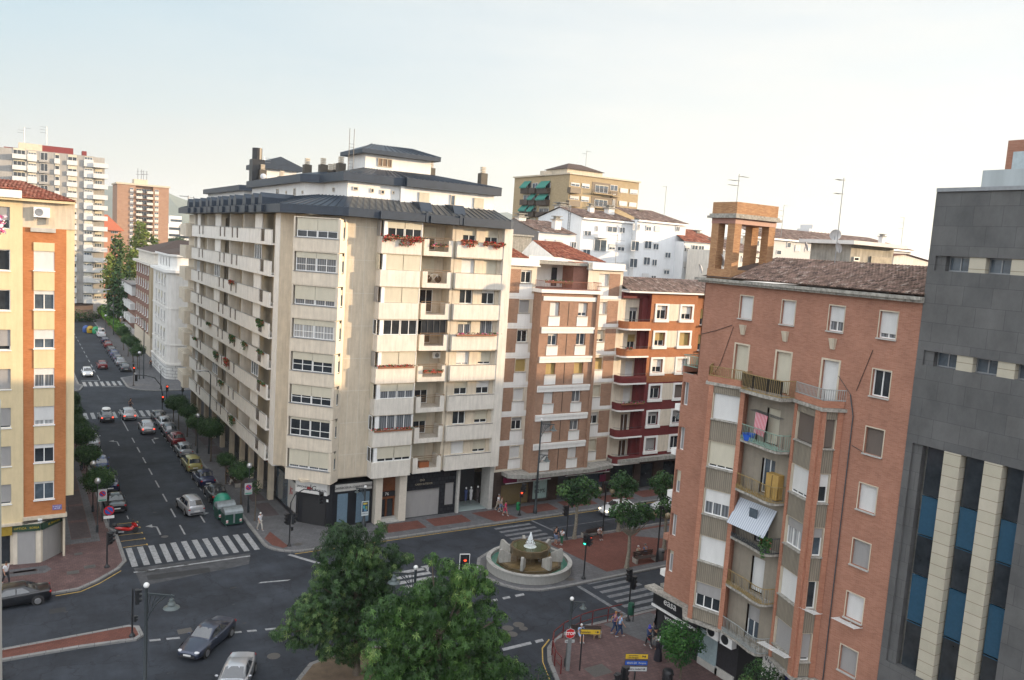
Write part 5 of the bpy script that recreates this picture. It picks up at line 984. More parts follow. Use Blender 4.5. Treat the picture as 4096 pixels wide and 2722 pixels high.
# white two
X2, zq = YP(rW, 1655, 585, Y-1); Xa, za = YP(rW, 1240, 545, Y-1)
W2_ = thing('apartment_building', 'long white rear facade with small scattered windows, above the orange brick block roof', 'apartment block', (X1+8, Y+5, 0), world=True)
zz = (zq+za)/2; MB().box(X1+.01, X2, Y-1, Y+11, 0, zz).build('wall', WB, W2_)
tiles('tile_roof', W2_, (X1+.02, Y-1.4, zz+.02), (X2+.3, Y-1.4, zz+.02), (X2-2.5, Y+5, zz+2.0), (X1+.02, Y+5, zz+2.0), TILE, tw=.35, tl=.6); MB().add([(X2+.3, Y-1.4, zz+.02), (X2+.3, Y+11, zz), (X2-2.5, Y+5, zz+2.0)], [(0, 1, 2)]).build('rear_roof', TILE, W2_); MB().box(X1, X2, Y-1.45, Y-1.05, zz-.25, zz).build('gutter', WHITE, W2_)
wy(W2_, rW, Y-1, [(1237, 580, 1248, 630), (1272, 582, 1288, 632), (1340, 592, 1378, 638), (1410, 597, 1446, 645), (1575, 600, 1602, 642), (1226, 712, 1280, 795), (1330, 712, 1380, 778), (1398, 728, 1436, 785), (1490, 803, 1530, 850), (1213, 850, 1268, 925), (1322, 840, 1368, 905), (1388, 858, 1422, 910), (1480, 932, 1520, 977), (1310, 968, 1360, 1010), (1205, 992, 1240, 1036), (1380, 985, 1415, 1030)], n=2, sh=[0, 0, .3, .9, 0, 0, 0, .2, 0, 0])
# white three
Y3 = 97; Xb, zb = YP(rW, 1640, 720, Y3); Xc, _ = YP(rT, 410, 640, Y3); Xd, _ = YP(rT, 530, 640, Y3)
W3_ = thing('apartment_building', 'white block with glazed galleries and tiled roof, left of the brick roof tower', 'apartment block', (Xb+6, Y3+5, 0), world=True)
MB().box(Xb, Xd, Y3, Y3+10, 0, zb).build('wall', WB, W3_); tiles('tile_roof', W3_, (Xb-.2, Y3-.4, zb+.02), (Xd, Y3-.4, zb+.02), (Xd-3, Y3+5, zb+2.2), (Xb+.5, Y3+5, zb+2.2), TILER, tw=.35, tl=.6)
wy(W3_, rW, Y3, [(1640, 750, 1678, 800), (1700, 745, 1742, 802), (1752, 750, 1790, 812), (1632, 876, 1668, 930), (1685, 870, 1735, 940), (1745, 875, 1785, 940), (1890, 770, 1925, 840), (1880, 900, 1915, 945)], sh=[.4, 0, 0, .9, 0, 0, .4, .3])
# grey gable one
Y4 = 94; Xe, ze = YP(rW, 500, 645, Y4); Xf, _ = YP(rW, 790, 655, Y4)
W4_ = thing('apartment_building', 'low white house with a bare grey gable wall, right behind the tall cream block', 'house', (Xe+5, Y4+5, 0), world=True)
zr4 = YP(rW, 350, 545, Y4+7)[1]
MB().add([(Xe, Y4, 0), (Xe, Y4, ze), (Xe, Y4+7, zr4), (Xe, Y4+16, ze), (Xe, Y4+16, 0)], [(0, 1, 2, 3, 4)]).build('gable_wall', mat('bare grey gable render', (.2, .19, .185), rough=.95), W4_)
MB().box(Xe+.01, Xf, Y4, Y4+.3, 0, ze).box(Xf-.3, Xf, Y4+.31, Y4+16, 0, ze).build('wall', WB, W4_); tiles('tile_roof', W4_, (Xe-.1, Y4-.4, ze+.02), (Xf, Y4-.4, ze+.02), (Xf, Y4+7, zr4+.05), (Xe-.1, Y4+7, zr4+.05), TILE, tw=.35, tl=.6); MB().add([(Xe, Y4+7, zr4), (Xf, Y4+7, zr4), (Xf, Y4+16, ze), (Xe, Y4+16, ze)], [(0, 1, 2, 3)]).build('rear_roof', TILE, W4_)
wy(W4_, rW, Y4, [(553, 700, 605, 752), (630, 705, 682, 762), (755, 720, 790, 772)], sh=[1, 1, 0])
B4 = thing('rooftop_hut', 'low grey concrete hut on the roofs right of the tall cream block', 'roof hut', (44, 84, 0), world=True)
a = YP(rW, 265, 665, 84); b = YP(rW, 445, 690, 84); MB().box(a[0], b[0], 84, 88, 0, (a[1]+b[1])/2).build('wall', CONC, B4); MB().box(a[0]-.2, b[0]+.2, 83.8, 88.2, (a[1]+b[1])/2, (a[1]+b[1])/2+.2).build('roof_slab', CONC, B4)
# small chimneys with caps on these roofs
def chim(reg, x, y0, y1, Y, w, lb, m=WHITEP, grp='chimneys on the tiled roofs'):
    a = YP(reg, x, y0, Y); b = YP(reg, x, y1, Y); c = thing('chimney', lb, 'chimney', (a[0], Y, a[1]-.5), grp); h = b[1]-a[1]+.5
    MB().box(-w/2, w/2, -w/2, w/2, 0, h).build('shaft', m, c); k = MB(); k.box(-w*.7, w*.7, -w*.7, w*.7, h, h+.12); k.box(-w*.35, w*.35, -w*.35, w*.35, h+.12, h+.45); k.box(-w*.6, w*.6, -w*.6, w*.6, h+.45, h+.55); k.build('cap', CONC, c)
chim(rW, 908, 478, 450, 104, .8, 'white chimney above the left end of the long white roof'); chim(rW, 1053, 487, 462, 104, 1.2, 'wide white chimney in the middle of the white block roof'); chim(rW, 1283, 528, 495, 104, 1.0, 'brownish chimney at the right end of the white block roof', CREAM2)
chim(rW, 637, 600, 550, 96, 1.0, 'tall white chimney on the low house with the grey gable'); chim(rW, 675, 480, 440, 108, 1.6, 'broad white chimney behind the gable of the white block'); chim(rW, 355, 552, 528, 100, 1.2, 'squat chimney at the top of the grey gable')
chim(rW, 1738, 700, 655, 101, .9, 'white chimney on the red tiled roof left of the brick tower'); chim(rT, 683, 675, 605, 92, 1.3, 'beige chimney seen through the brick roof tower', CREAM2); chim(rT, 1613, 650, 605, 106, 1.0, 'slim white chimney on the brown roof left of the slate building')
# yellow-beige block
Y5 = 140; Xg, zg = YP(rW, 745, 190, Y5); yl, _ = XP(rW, 312, 215, Xg); Xh, _ = YP(rW, 1287, 262, Y5)
W5_ = thing('apartment_building', 'yellow beige brick block with green awnings, highest behind the white blocks', 'apartment block', (Xg+8, Y5+8, 0), world=True)
YB = brick('yellow beige brick', (.34, .26, .15), (.4, .31, .19), (.3, .24, .15), bw=.5, bh=.2, msz=.02, var=.06)
MB().box(Xg, Xh, Y5, yl, 0, zg).build('brick_wall', YB, W5_); MB().box(Xg-.3, Xh+.3, Y5-.3, yl+.3, zg, zg+.3).build('coping', CREAM2, W5_)
fx = Fr(Xg, 0, R(-90)); fx.o = Vector((Xg, 0, 0))
wy(W5_, rW, Y5, [(752, 255, 818, 290), (838, 262, 895, 305), (1062, 275, 1115, 325), (1138, 300, 1195, 342), (1215, 308, 1272, 352), (745, 358, 810, 395), (832, 363, 890, 410), (1130, 400, 1188, 445), (1208, 410, 1262, 452)], sh=[.4, .6, 0, .9, .8, .7, .7, .9, .9])
for (x0, y0, x1, y1) in ((920, 250, 1055, 352), (915, 362, 1050, 460), (1062, 325, 1115, 365), (1058, 365, 1108, 465)):
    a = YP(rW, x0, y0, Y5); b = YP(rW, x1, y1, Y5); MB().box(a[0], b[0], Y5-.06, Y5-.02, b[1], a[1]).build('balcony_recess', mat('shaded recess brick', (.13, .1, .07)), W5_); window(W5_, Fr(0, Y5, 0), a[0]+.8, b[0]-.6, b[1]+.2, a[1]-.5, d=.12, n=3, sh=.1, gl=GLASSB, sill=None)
    MB().box(a[0]-.1, b[0]+.1, Y5-1, Y5-.07, b[1]-.2, b[1]).build('balcony_slab', YB, W5_); r_ = MB(); rail(r_, [(a[0], Y5-.95), (b[0], Y5-.95)], b[1], 1.0, step=.35, r=.03); r_.build('railing', RAILC, W5_)
for (x0, y0, x1, y1) in ((750, 292, 830, 345), (740, 395, 825, 450)):
    a = YP(rW, x0, y0, Y5-1.2); b = YP(rW, x1, y1, Y5-1.2); MB().box(a[0], b[0], Y5-1.2, Y5-.01, b[1], a[1]).build('balcony_box', slats('brown balcony slats', (.12, .085, .05), per=.25, axis=0, depth=.4), W5_)
AWN = mat('teal green awning', (.03, .18, .14), rough=.8, var=.1)
for r in range(4):
    dz = YP(rW, 745, 190+98*r, Y5)[1]-zg
    for x0, x1, aw in ((390, 440, r != 1), (455, 492, r in (1, 2)), (520, 590, r < 2), (600, 610, False)):
        ya, za = XP(rW, x0, 262, Xg); yb2, zb2 = XP(rW, x1, 330, Xg)
        if x1 < 600:
            window(W5_, fx, -ya, -yb2, zb2+dz, za+dz, d=.05, n=2, sh=.1*r, gl=GLASSB, sill=None); MB(fx).box(-ya-.1, -yb2+.1, .0+.06, 1.0, zb2+dz-.4, zb2+dz+.8).build('balcony_box', mat('dark brown balcony', (.05, .035, .025)), W5_)
        if aw:
            q = MB(fx); q.quad((-ya, .1, za+dz+.4), (-yb2, .1, za+dz+.4), (-yb2, 1.4, za+dz-1.0), (-ya, 1.4, za+dz-1.0)); q.quad((-ya, 1.4, za+dz-1.0), (-yb2, 1.4, za+dz-1.0), (-yb2, 1.4, za+dz-1.3), (-ya, 1.4, za+dz-1.3)); q.build('awning', AWN, W5_)
a = YP(rW, 712, 150, Y5+4); b = YP(rW, 1012, 178, Y5+4); MB().box(a[0]+.4, b[0]-.4, Y5+4, Y5+12, zg+.3, (a[1]+b[1])/2).build('lift_house_wall', CREAM2, W5_)
q = MB(); zc = (a[1]+b[1])/2; q.add([(a[0], Y5+3.5, zc), (b[0], Y5+3.5, zc), (b[0], Y5+12.5, zc), (a[0], Y5+12.5, zc), ((a[0]*2+b[0])/3, Y5+8, zc+1.6), ((a[0]+2*b[0])/3, Y5+8, zc+1.6)], [(0, 1, 5, 4), (1, 2, 5), (2, 3, 4, 5), (3, 0, 4)]); q.build('hip_roof', TILE, W5_)
for x in (570, 680): a = YP(rW, x, 190, Y5+9); MB().box(a[0]-1, a[0]+1, Y5+9, Y5+10.5, zg, a[1]+.6).build('chimney', CREAM2, W5_)
# behind the tower and the ridge
Y6 = 104; a = YP(rT, 720, 620, Y6); b = YP(rT, 1830, 690, Y6); zt = (a[1]+b[1])/2
W6_ = thing('apartment_building', 'long pale block with low brown tiled roof seen above the ridge of the brick block', 'apartment block', ((a[0]+b[0])/2, Y6+5, 0), world=True)
MB().box(a[0]+.5, b[0]-.5, Y6, Y6+12, 0, zt-.3).build('wall', mat('pale grey render', (.5, .5, .48), rough=.9, var=.06), W6_); tiles('tile_roof', W6_, (a[0], Y6-.5, zt), (b[0], Y6-.5, zt), (b[0]-7, Y6+6, zt+2.2), (a[0]+1, Y6+6, zt+2.2), TILE, tw=.4, tl=.7); MB().add([(b[0], Y6-.5, zt), (b[0], Y6+12, zt), (b[0]-7, Y6+6, zt+2.2)], [(0, 1, 2)]).build('rear_roof', TILE, W6_); MB().box(a[0], b[0], Y6-.55, Y6+.2, zt-.3, zt-.02).build('gutter', WHITE, W6_)
wy(W6_, rT, Y6, [(733, 632, 757, 672), (955, 645, 978, 684), (1012, 665, 1042, 712), (882, 698, 912, 732), (1080, 680, 1110, 712)], n=1, sh=[0, 0, .9, 0, .8])
Y7 = 88; a = YP(rT, 525, 700, Y7); b = YP(rT, 770, 722, Y7)
W7_ = thing('house', 'pale house with a brown tiled roof seen through the brick roof tower', 'house', ((a[0]+b[0])/2, Y7+4, 0), world=True)
MB().box(a[0], b[0]-.3, Y7, Y7+8, 0, b[1]).build('wall', CREAMW, W7_); tiles('tile_roof', W7_, (a[0]-.3, Y7-.4, b[1]), (b[0], Y7-.4, b[1]), (b[0]-2, Y7+4, b[1]+1.8), (a[0]-.3, Y7+4, b[1]+1.8), TILE, tw=.35, tl=.6); wy(W7_, rT, Y7, [(638, 740, 662, 785), (670, 742, 696, 788)], sh=[.3, .3])
Y8 = 60; a = YP(rT, 1700, 735, Y8); b = YP(rT, 1990, 800, Y8)
W8_ = thing('house', 'cream gabled house with a reddish roof beside the slate clad building', 'house', ((a[0]+b[0])/2, Y8+4, 0), world=True)
zt = YP(rT, 1900, 790, Y8)[1]; xg = YP(rT, 1740, 728, Y8)
MB().add([(a[0], Y8, 10), (b[0], Y8, 10), (b[0], Y8, zt), (xg[0]+1.2, Y8, xg[1]), (a[0], Y8, zt+.6), (a[0], Y8+12, 10), (a[0], Y8+12, zt+.6), (xg[0]+1.2, Y8+12, xg[1]), (b[0], Y8+12, zt)], [(0, 1, 2, 3, 4), (0, 4, 6, 5)]).build('gable_wall', CREAMW, W8_); MB().add([(xg[0]+1.2, Y8-.3, xg[1]+.1), (b[0]+.5, Y8-.3, zt+.1), (b[0]+.5, Y8+12, zt+.1), (xg[0]+1.2, Y8+12, xg[1]+.1), (a[0]-.4, Y8-.3, zt+.6), (a[0]-.4, Y8+12, zt+.6)], [(0, 1, 2, 3), (0, 3, 5, 4)]).build('tile_roof', TILER, W8_); MB().box(a[0], b[0], Y8, Y8+12, 0, 10).build('lower_storeys', CREAMW, W8_)
# far pale tower
Y9 = 900; a = YP(rT, 1110, 550, Y9); b = YP(rT, 1335, 620, Y9); c1 = YP(rT, 1135, 522, Y9); c2 = YP(rT, 1213, 525, Y9); xs = YP(rT, 1205, 552, Y9)[0]
W9_ = thing('tower_block', 'distant pale tower block on the skyline above the brown roofs', 'tower block', ((a[0]+b[0])/2, Y9+10, 0), world=True)
MB().box(a[0], b[0], Y9, Y9+25, 0, a[1]).box(c1[0], c2[0], Y9, Y9+25, a[1], c1[1]).build('wall', mat('faded pale tower', (.5, .5, .5), var=.03), W9_)
for i in range(4):
    for j in range(9):
        x = a[0]+(b[0]-a[0])*(.05+.105*j); zq = a[1]-3.4-5*i; MB().box(x, x+2.4, Y9-.1, Y9-.02, zq-1.6, zq).build('window', GLASSB, W9_)
# ---- left background
Y10 = 250
def col(reg, x, Y): return YP(reg, x, 800, Y)[0]
HW = mat('off white concrete', (.6, .6, .58), rough=.85, var=.05, scale=.3, streak=.12); HG = mat('grey concrete', (.32, .31, .29), rough=.9, var=.08, scale=.3, streak=.15)
xr_, zr_ = YP(rL, 740, 250, Y10); _, zb = YP(rL, 740, 1400, Y10); xl = YP(rL, -60, 200, Y10)[0]; xR = YP(rL, 845, 260, Y10)[0]
H_ = thing('tower_block', 'tall white and grey tower block closing the street on the left', 'tower block', ((xl+xR)/2, Y10+8, 0), world=True)
MB().box(xl-8, xr_, Y10, Y10+18, zb, zr_).build('wall', HG, H_); MB().box(xr_+.02, xR-.6, Y10+1.5, Y10+18, zb, zr_).build('balcony_wall', HG, H_); MB().box(xl-8, xr_, Y10+1, Y10+18, 0, zb).build('base_storey', mat('brown ground storey', (.14, .1, .08)), H_)
nfl = 14; pz_ = (zr_-zb)/nfl
def xa(x): return YP(rL, x, 800, Y10)[0]
for k in range(nfl):
    z0 = zb+pz_*k
    MB().box(xr_-.3, xR, Y10-1.2, Y10+1.4, z0, z0+pz_*.42).build('balcony_parapet', HW, H_)
    if k % 3 != 1: window(H_, Fr(0, Y10+1.5, 0), xr_+.3, xR-1.2, z0+pz_*.45, z0+pz_*.93, d=.03, n=3, sh=random.choice([0, .3, .6]), gl=GLASSB, sill=None, shm=SH_CREAM)
    MB().box(xa(655), xa(728), Y10-.5, Y10-.01, z0, z0+pz_*.62).build('facade_panel', HW, H_); window(H_, Fr(0, Y10, 0), xa(660), xa(722), z0+pz_*.64, z0+pz_*.94, d=.03, n=3, sh=random.choice([.2, .5, .9]), gl=GLASSB, sill=None)
    MB().box(xa(522), xa(604), Y10-.5, Y10-.01, z0, z0+pz_*.4).build('facade_panel', HW, H_); window(H_, Fr(0, Y10, 0), xa(530), xa(600), z0+pz_*.42, z0+pz_*.95, d=.03, n=2, sh=random.choice([.4, .6, .7]), gl=GLASS, sill=None)
    MB().box(xa(425), xa(468), Y10-.5, Y10-.01, z0, z0+pz_*.45).build('facade_panel', HW, H_); window(H_, Fr(0, Y10, 0), xa(430), xa(464), z0+pz_*.47, z0+pz_*.93, d=.03, n=1, sh=.3, gl=GLASS, sill=None)
    if k > 6:
        window(H_, Fr(0, Y10, 0), xa(318), xa(375), z0+pz_*.2, z0+pz_*.9, d=.03, n=2, gl=GLASS, sill=None); MB().box(xa(305), xa(385), Y10-.7, Y10-.1, z0, z0+pz_*.18).build('balcony_slab', HG, H_)
        MB().box(xa(215), xa(290), Y10-.5, Y10-.01, z0, z0+pz_*.6).build('facade_panel', HW, H_); window(H_, Fr(0, Y10, 0), xa(222), xa(285), z0+pz_*.62, z0+pz_*.92, d=.03, n=3, sh=.5, gl=GLASSB, sill=None)
        MB().box(xa(98), xa(208), Y10-1.6, Y10-.01, z0+pz_*.1, z0+pz_*.5).build('balcony_parapet', HW, H_); window(H_, Fr(0, Y10, 0), xa(105), xa(200), z0+pz_*.52, z0+pz_*1.05, d=.03, n=3, sh=.3, gl=GLASS, sill=None)
RDT = mat('red penthouse cladding', (.17, .025, .025), rough=.7)
a = YP(rL, 330, 160, Y10+5); b = YP(rL, 575, 235, Y10+5); MB().box(a[0], b[0], Y10+5, Y10+12, zr_-1, a[1]).build('penthouse', RDT, H_); a = YP(rL, 645, 205, Y10+5); b = YP(rL, 680, 240, Y10+5); MB().box(a[0], b[0], Y10+5, Y10+8, zr_-1, a[1]).build('chimney', RDT, H_); a = YP(rL, 145, 140, Y10+5); b = YP(rL, 330, 200, Y10+5); MB().box(a[0], b[0], Y10+4, Y10+12, zr_-1, a[1]).build('lift_house_wall', CREAM2, H_); a = YP(rL, 30, 170, Y10+5); b = YP(rL, 140, 200, Y10+5); MB().box(a[0], b[0], Y10+5, Y10+10, zr_-1, a[1]).build('penthouse', RDT, H_)
# brick tower
Y11 = 420; BT = brick('tower orange brick', (.3, .18, .12), (.35, .22, .15), (.3, .2, .15), bw=1.2, bh=.4, msz=.02, var=.06)
a = YP(rL, 920, 470, Y11); b = YP(rL, 1325, 490, Y11); zt = (a[1]+b[1])/2; 
T_ = thing('tower_block', 'slender orange brick tower block with antennas, in the distance down the street', 'tower block', ((a[0]+b[0])/2, Y11+8, 0), world=True)
def xt(x): return YP(rL, x, 700, Y11)[0]
MB().box(a[0], xt(1062), Y11, Y11+20, 0, zt).box(xt(1198), b[0], Y11, Y11+20, 0, zt).box(xt(1062)+.02, xt(1198)-.02, Y11+2, Y11+20, 0, zt).build('brick_wall', BT, T_); MB().box(a[0]-.5, b[0]+.5, Y11-.4, Y11+20.5, zt, zt+.8).build('coping', CREAM2, T_); c = YP(rL, 1060, 425, Y11+6); MB().box(xt(1062), xt(1170), Y11+6, Y11+14, zt, c[1]).build('lift_house_wall', CREAM2, T_)
pk = YP(rL, 1000, 560, Y11)[1]-YP(rL, 1000, 605, Y11)[1]
for k in range(13):
    z1 = zt-1-pk*k
    for x0, x1 in ((1018, 1044), (1212, 1242)): MB().box(xt(x0), xt(x1), Y11-.3, Y11-.01, z1-pk+.2, z1-pk*.45).build('facade_panel', CREAMW, T_); window(T_, Fr(0, Y11, 0), xt(x0), xt(x1), z1-pk*.45, z1-.3, d=.03, n=2, gl=GLASSB, sill=None)
    for x0, x1 in ((1066, 1112), (1150, 1196)): MB().box(xt(x0), xt(x1), Y11-1.5, Y11+1.9, z1-pk+.2, z1-pk*.5).build('balcony_parapet', CREAMW, T_)
    window(T_, Fr(0, Y11+2, 0), xt(1070), xt(1192), z1-pk*.8, z1-.4, d=.03, n=6, gl=GLASS, sill=None)
for i, x in enumerate((1080, 1108, 1125, 1150)):
    o = YP(rL, x, 425, Y11+9); m = MB(); m.cyl((0, 0, -3), (0, 0, 5-i*.5), .2, n=4); m.box(-.7, .7, -.1, .1, 2, 2.3); m.box(-.5, .5, -.1, .1, 3.4, 3.6); m.build('antenna', GREYM, T_).location = Vector((o[0], Y11+9, o[1]))-T_.location
# red roofed house and the far white flats
Y12 = 320; a = YP(rL, 815, 825, Y12); b = YP(rL, 975, 825, Y12); rg = YP(rL, 842, 705, Y12+8)
F1 = thing('house', 'orange building with a red hipped roof between the two distant towers', 'house', ((a[0]+b[0])/2, Y12+8, 0), world=True)
MB().box(a[0]-12, b[0]-1, Y12, Y12+18, 0, a[1]).build('wall', mat('salmon render', (.42, .2, .12)), F1); MB().add([(a[0]-14, Y12-1, a[1]), (b[0], Y12-1, a[1]), (b[0], Y12+18, a[1]), (rg[0]-8, Y12+8, rg[1]), (rg[0], Y12+8, rg[1]), (a[0]-14, Y12+18, a[1])], [(0, 1, 4, 3), (1, 2, 4), (2, 5, 3, 4), (5, 0, 3)]).build('hip_roof', mat('red roof', (.38, .1, .04)), F1)
for y0 in (832, 890, 945): q0 = YP(rL, 870, y0, Y12); q1 = YP(rL, 925, y0+22, Y12); window(F1, Fr(0, Y12, 0), q0[0], q1[0], q1[1], q0[1], d=.03, n=4, gl=GLASSB, sill=None)
Y13 = 560; F2 = thing('apartment_building', 'distant white stepped flats between the brick tower and the cream block', 'apartment block', (120, Y13+8, 0), world=True)
for (x0, x1, y0) in ((1318, 1412, 775), (1330, 1425, 712), (1405, 1480, 790)):
    a = YP(rL, x0, y0, Y13+(y0 == 712)*8); b = YP(rL, x1, y0+10, Y13+(y0 == 712)*8); Yq = Y13+(y0 == 712)*8; MB().box(a[0], b[0], Yq, Yq+8, 0, a[1]).build('wall', WHITEP, F2)
    for i in range(6):
        for j in range(3):
            x = a[0]+(b[0]-a[0])*(.08+.15*i); zq = a[1]-2.2-4.2*j; MB().box(x, x+1.4, Yq-.1, Yq-.02, zq-1.6, zq).build('window', GLASSB, F2)
# classical corner building and its neighbour
CL = mat('off white classical render', (.62, .6, .56), rough=.85, var=.06, scale=.8, streak=.12)
X_ = 23.3; yc, zc = XP(rM, 960, 105, X_); yc = 150.5
_, zt = XP(rL, 1240, 1010, X_); _, zbs = XP(rM, 955, 1060, X_)
K_ = thing('apartment_building', 'white classical building with a rounded corner, beyond the side street on the left', 'apartment block', (28, 160, 0), world=True)
fp = [(X_, 168)]+[(X_+2-2*math.cos(R(t)), yc+2-2*math.sin(R(t))) for t in (0, 22, 45, 68, 90)]+[(60, yc), (60, 168)]
MB().prism(fp, zbs, zc).build('wall', CL, K_); MB().prism(inset(fp, -.12), 0, zbs-.3).build('rusticated_base', brick('rusticated stone base', (.5, .5, .48), (.55, .55, .53), (.25, .25, .25), bw=9, bh=.55, msz=.05), K_); MB().prism(inset(fp, -.25), zbs-.3, zbs).build('ledge', CL, K_); MB().prism(inset(fp, -.5), zc, zc+.5).build('cornice', WHITEP, K_)
MB().prism(inset(fp, .7), zc+.5, zt).build('attic_wall', WHITEP, K_); MB().prism(inset(fp, .2), zt, zt+.3).build('cornice', WHITEP, K_)
m = inset(fp, .3); rz = zt+2.3; q = MB(); q.add([(m[0][0], m[0][1], zt+.3), (m[1][0], m[1][1], zt+.3), (m[5][0], m[5][1], zt+.3), (60, yc, zt+.3), (60, 168, zt+.3), (31, 159, rz), (60, 159, rz)], [(0, 1, 5), (1, 2, 5), (2, 3, 6, 5), (3, 4, 6), (4, 0, 5, 6)]); q.build('tile_roof', TILE, K_)
fk = Fr(X_, 0, R(-90)); fk.o = Vector((X_, 0, 0)); fky = Fr(0, yc, 0); fl_ = (zc-zbs)/5
for k in range(5):
    z0 = zbs+.8+fl_*k
    for y in (154.2, 157.4, 160.6, 163.8): window(K_, fk, -y-.55, -y+.55, z0, z0+fl_*.62, d=.06, n=2, sh=random.choice([0, 0, .3, .6]), gl=GLASS, sill=CL, sillw=.3)
    for x in (27.2, 30.5, 34, 38): window(K_, fky, x-.5, x+.5, z0, z0+fl_*.62, d=.06, n=2, sh=.3, gl=GLASS, sill=CL, sillw=.3)
    if k in (1, 3): MB().prism(inset(fp, -.1), z0-.8, z0-.6).build('string_course', CL, K_)
for y in (154.2, 157.4, 160.6, 163.8):
    window(K_, fk, -y-.6, -y+.6, .8, zbs-1.2, d=.2, n=2, gl=GLASS, sill=None); window(K_, fk, -y-.4, -y+.4, zc+.9, zt-.3, d=-.65, n=1, gl=GLASSB, sill=None)
K2 = thing('apartment_building', 'brown brick classical building with cream corner stones, behind the white corner building', 'apartment block', (30, 188, 0), world=True)
X2_ = 24.4; _, zc2 = XP(rL, 1090, 1075, X2_-.3); _, zt2 = XP(rL, 1090, 985, X2_-.3)
BRN = brick('dull red brown brick', (.2, .1, .08), (.25, .13, .1), (.2, .14, .1), bw=.3, bh=.1, msz=.012)
fp = [(X2_, 202), (X2_, 178), (50, 178), (50, 202)]; MB().prism(fp, 4, zc2).build('brick_wall', BRN, K2)
parts('corner_stones', [(X2_-.15, X2_+1.6, 177.8, 180.5, 4, zc2), (27, 50, 177.8, 177.99, 4, zc2)], mat('cream brown stone', (.36, .29, .19), var=.1), K2); MB().prism(inset(fp, -.2), 0, 4.2).build('rusticated_base', CREAM2, K2); MB().prism(inset(fp, -.7), zc2, zc2+.5).build('cornice', CREAMW, K2); MB().prism(inset(fp, .4), zc2+.5, zt2).build('attic_wall', CREAMW, K2); MB().prism(inset(fp, -.1), zt2, zt2+.3).build('cornice', CREAMW, K2)
q = MB(); q.add([(X2_, 178, zt2+.3), (50, 178, zt2+.3), (50, 202, zt2+.3), (X2_, 202, zt2+.3), (31, 190, zt2+2.8), (50, 190, zt2+2.8)], [(0, 1, 5, 4), (2, 3, 4, 5), (3, 0, 4)]); q.build('tile_roof', TILE, K2)
fk2 = Fr(X2_, 0, R(-90)); fk2.o = Vector((X2_, 0, 0)); f2_ = (zc2-4)/5
for k in range(5):
    for y in (182.8, 186.2, 189.6, 193, 196.4, 199.8): window(K2, fk2, -y-.6, -y+.6, 4.8+f2_*k, 4.8+f2_*k+f2_*.6, d=.06, n=2, sh=.2, gl=GLASSB, sill=CREAMW, sillw=.3)
X3_ = 24.9; ya3, za3 = XP(rM, 590, 225, X3_)
K3 = thing('apartment_building', 'low brick building with stacked white balconies beside the tall trees', 'apartment block', (30, 215, 0), world=True)
MB().box(X3_, 33, 206, 232, 0, za3).build('brick_wall', BRN, K3); MB().box(X3_-1, 33, 205.9, 232, za3, za3+.4).build('roof_slab', mat('grey roof sheet', (.16, .15, .15)), K3); MB().box(X3_-.9, X3_-.05, 206.2, 231, za3-2.2, za3-.02).build('top_band', HW, K3)
for k in range(4):
    z0 = za3-5.6-3.1*k
    for y in (207, 211.5, 216, 221): MB().box(X3_-1.1, X3_-.01, y, y+3.4, z0, z0+1.5).build('balcony', HW, K3)
# antennas on roofs
def antenna(reg, x, y0, y1, Y, lb, n=3, L=.9, r=.03):
    a = YP(reg, x, y0, Y); b = YP(reg, x, y1, Y); o = thing('antenna', lb, 'antenna', (a[0], Y, a[1]-.2), 'television antennas on the roofs'); h = b[1]-a[1]+.2
    m = MB(); m.cyl((0, 0, 0), (0, 0, h), r, n=5); m.build('mast', GREYM, o)
    for i in range(n):
        zz = h-.15-i*h*.16; m = MB(); s = random.choice([-1, 1]); m.cyl((-.1*s, 0, zz), (L*s, 0, zz), r*.7, n=4)
        for j in range(6): m.cyl((L*s*(j+1)/6.5, -.22+.02*j, zz), (L*s*(j+1)/6.5, .22-.02*j, zz), r*.45, n=3)
        m.build('array', GREYM, o)
for q in ((rT, 605, 355, 165, 37.5, 'television antenna on the parapet of the brick tower', 3, .9, .025), (rT, 1290, 765, 185, 30.5, 'tall antenna mast rising behind the tiled ridge', 2, .7, .025), (rT, 98, 455, 250, 101, 'slim mast on the long white building roof', 1, .8, .05), (rT, 912, 610, 380, 104, 'faint antenna left of the brown roofs', 3, 1.2, .05), (rT, 740, 620, 540, 104, 'low antenna seen through the roof tower', 3, 1.4, .05), (rT, 1745, 700, 465, 104, 'antenna above the cream gabled house', 3, 1.6, .05),
          (rW, 1100, 890, 660, 76, 'antenna standing on the roof of the brown brick block', 4, 1.2, .04), (rW, 868, 130, 5, 148, 'antenna on top of the yellow beige block', 2, 1.2, .07), (r4, 735, 280, 180, 106, 'antenna beside the black chimney stack of the cream block', 3, .8, .04), (rL, 190, 140, 20, 256, 'left antenna on the white and grey tower block', 3, 1.5, .08), (rL, 365, 150, 15, 256, 'right antenna on the white and grey tower block', 3, 1.5, .08), (r4, 107, 610, 500, 122, 'left of two antennas at the far end of the cream block roof', 3, 1.2, .05), (r4, 153, 605, 510, 122, 'right of two antennas at the far end of the cream block roof', 3, .9, .05), (rL, 1478, 640, 560, 170, 'antenna on the roof behind the white classical building', 2, 1.6, .07)):
    antenna(*q[:6], n=q[6], L=q[7], r=q[8])
def dish(p, az, r, lb):
    o = thing('satellite_dish', lb, 'satellite dish', p, 'satellite dishes on roofs and walls'); m = MB(); m.lathe([(.02, 0), (r*.5, .06*r), (r*.85, .2*r), (r, .3*r), (r*.97, .33*r), (r*.8, .22*r), (.02, .04)], n=18, ax='y'); q = m.build('reflector', mat('pale dish', (.5, .5, .5)), o, smooth=True); q.rotation_euler = (R(-18), 0, az)
    m = MB(); m.cyl((0, 0, -r*1.1), (0, 0, 0), .03, n=5); m.build('bracket', GREYM, o)
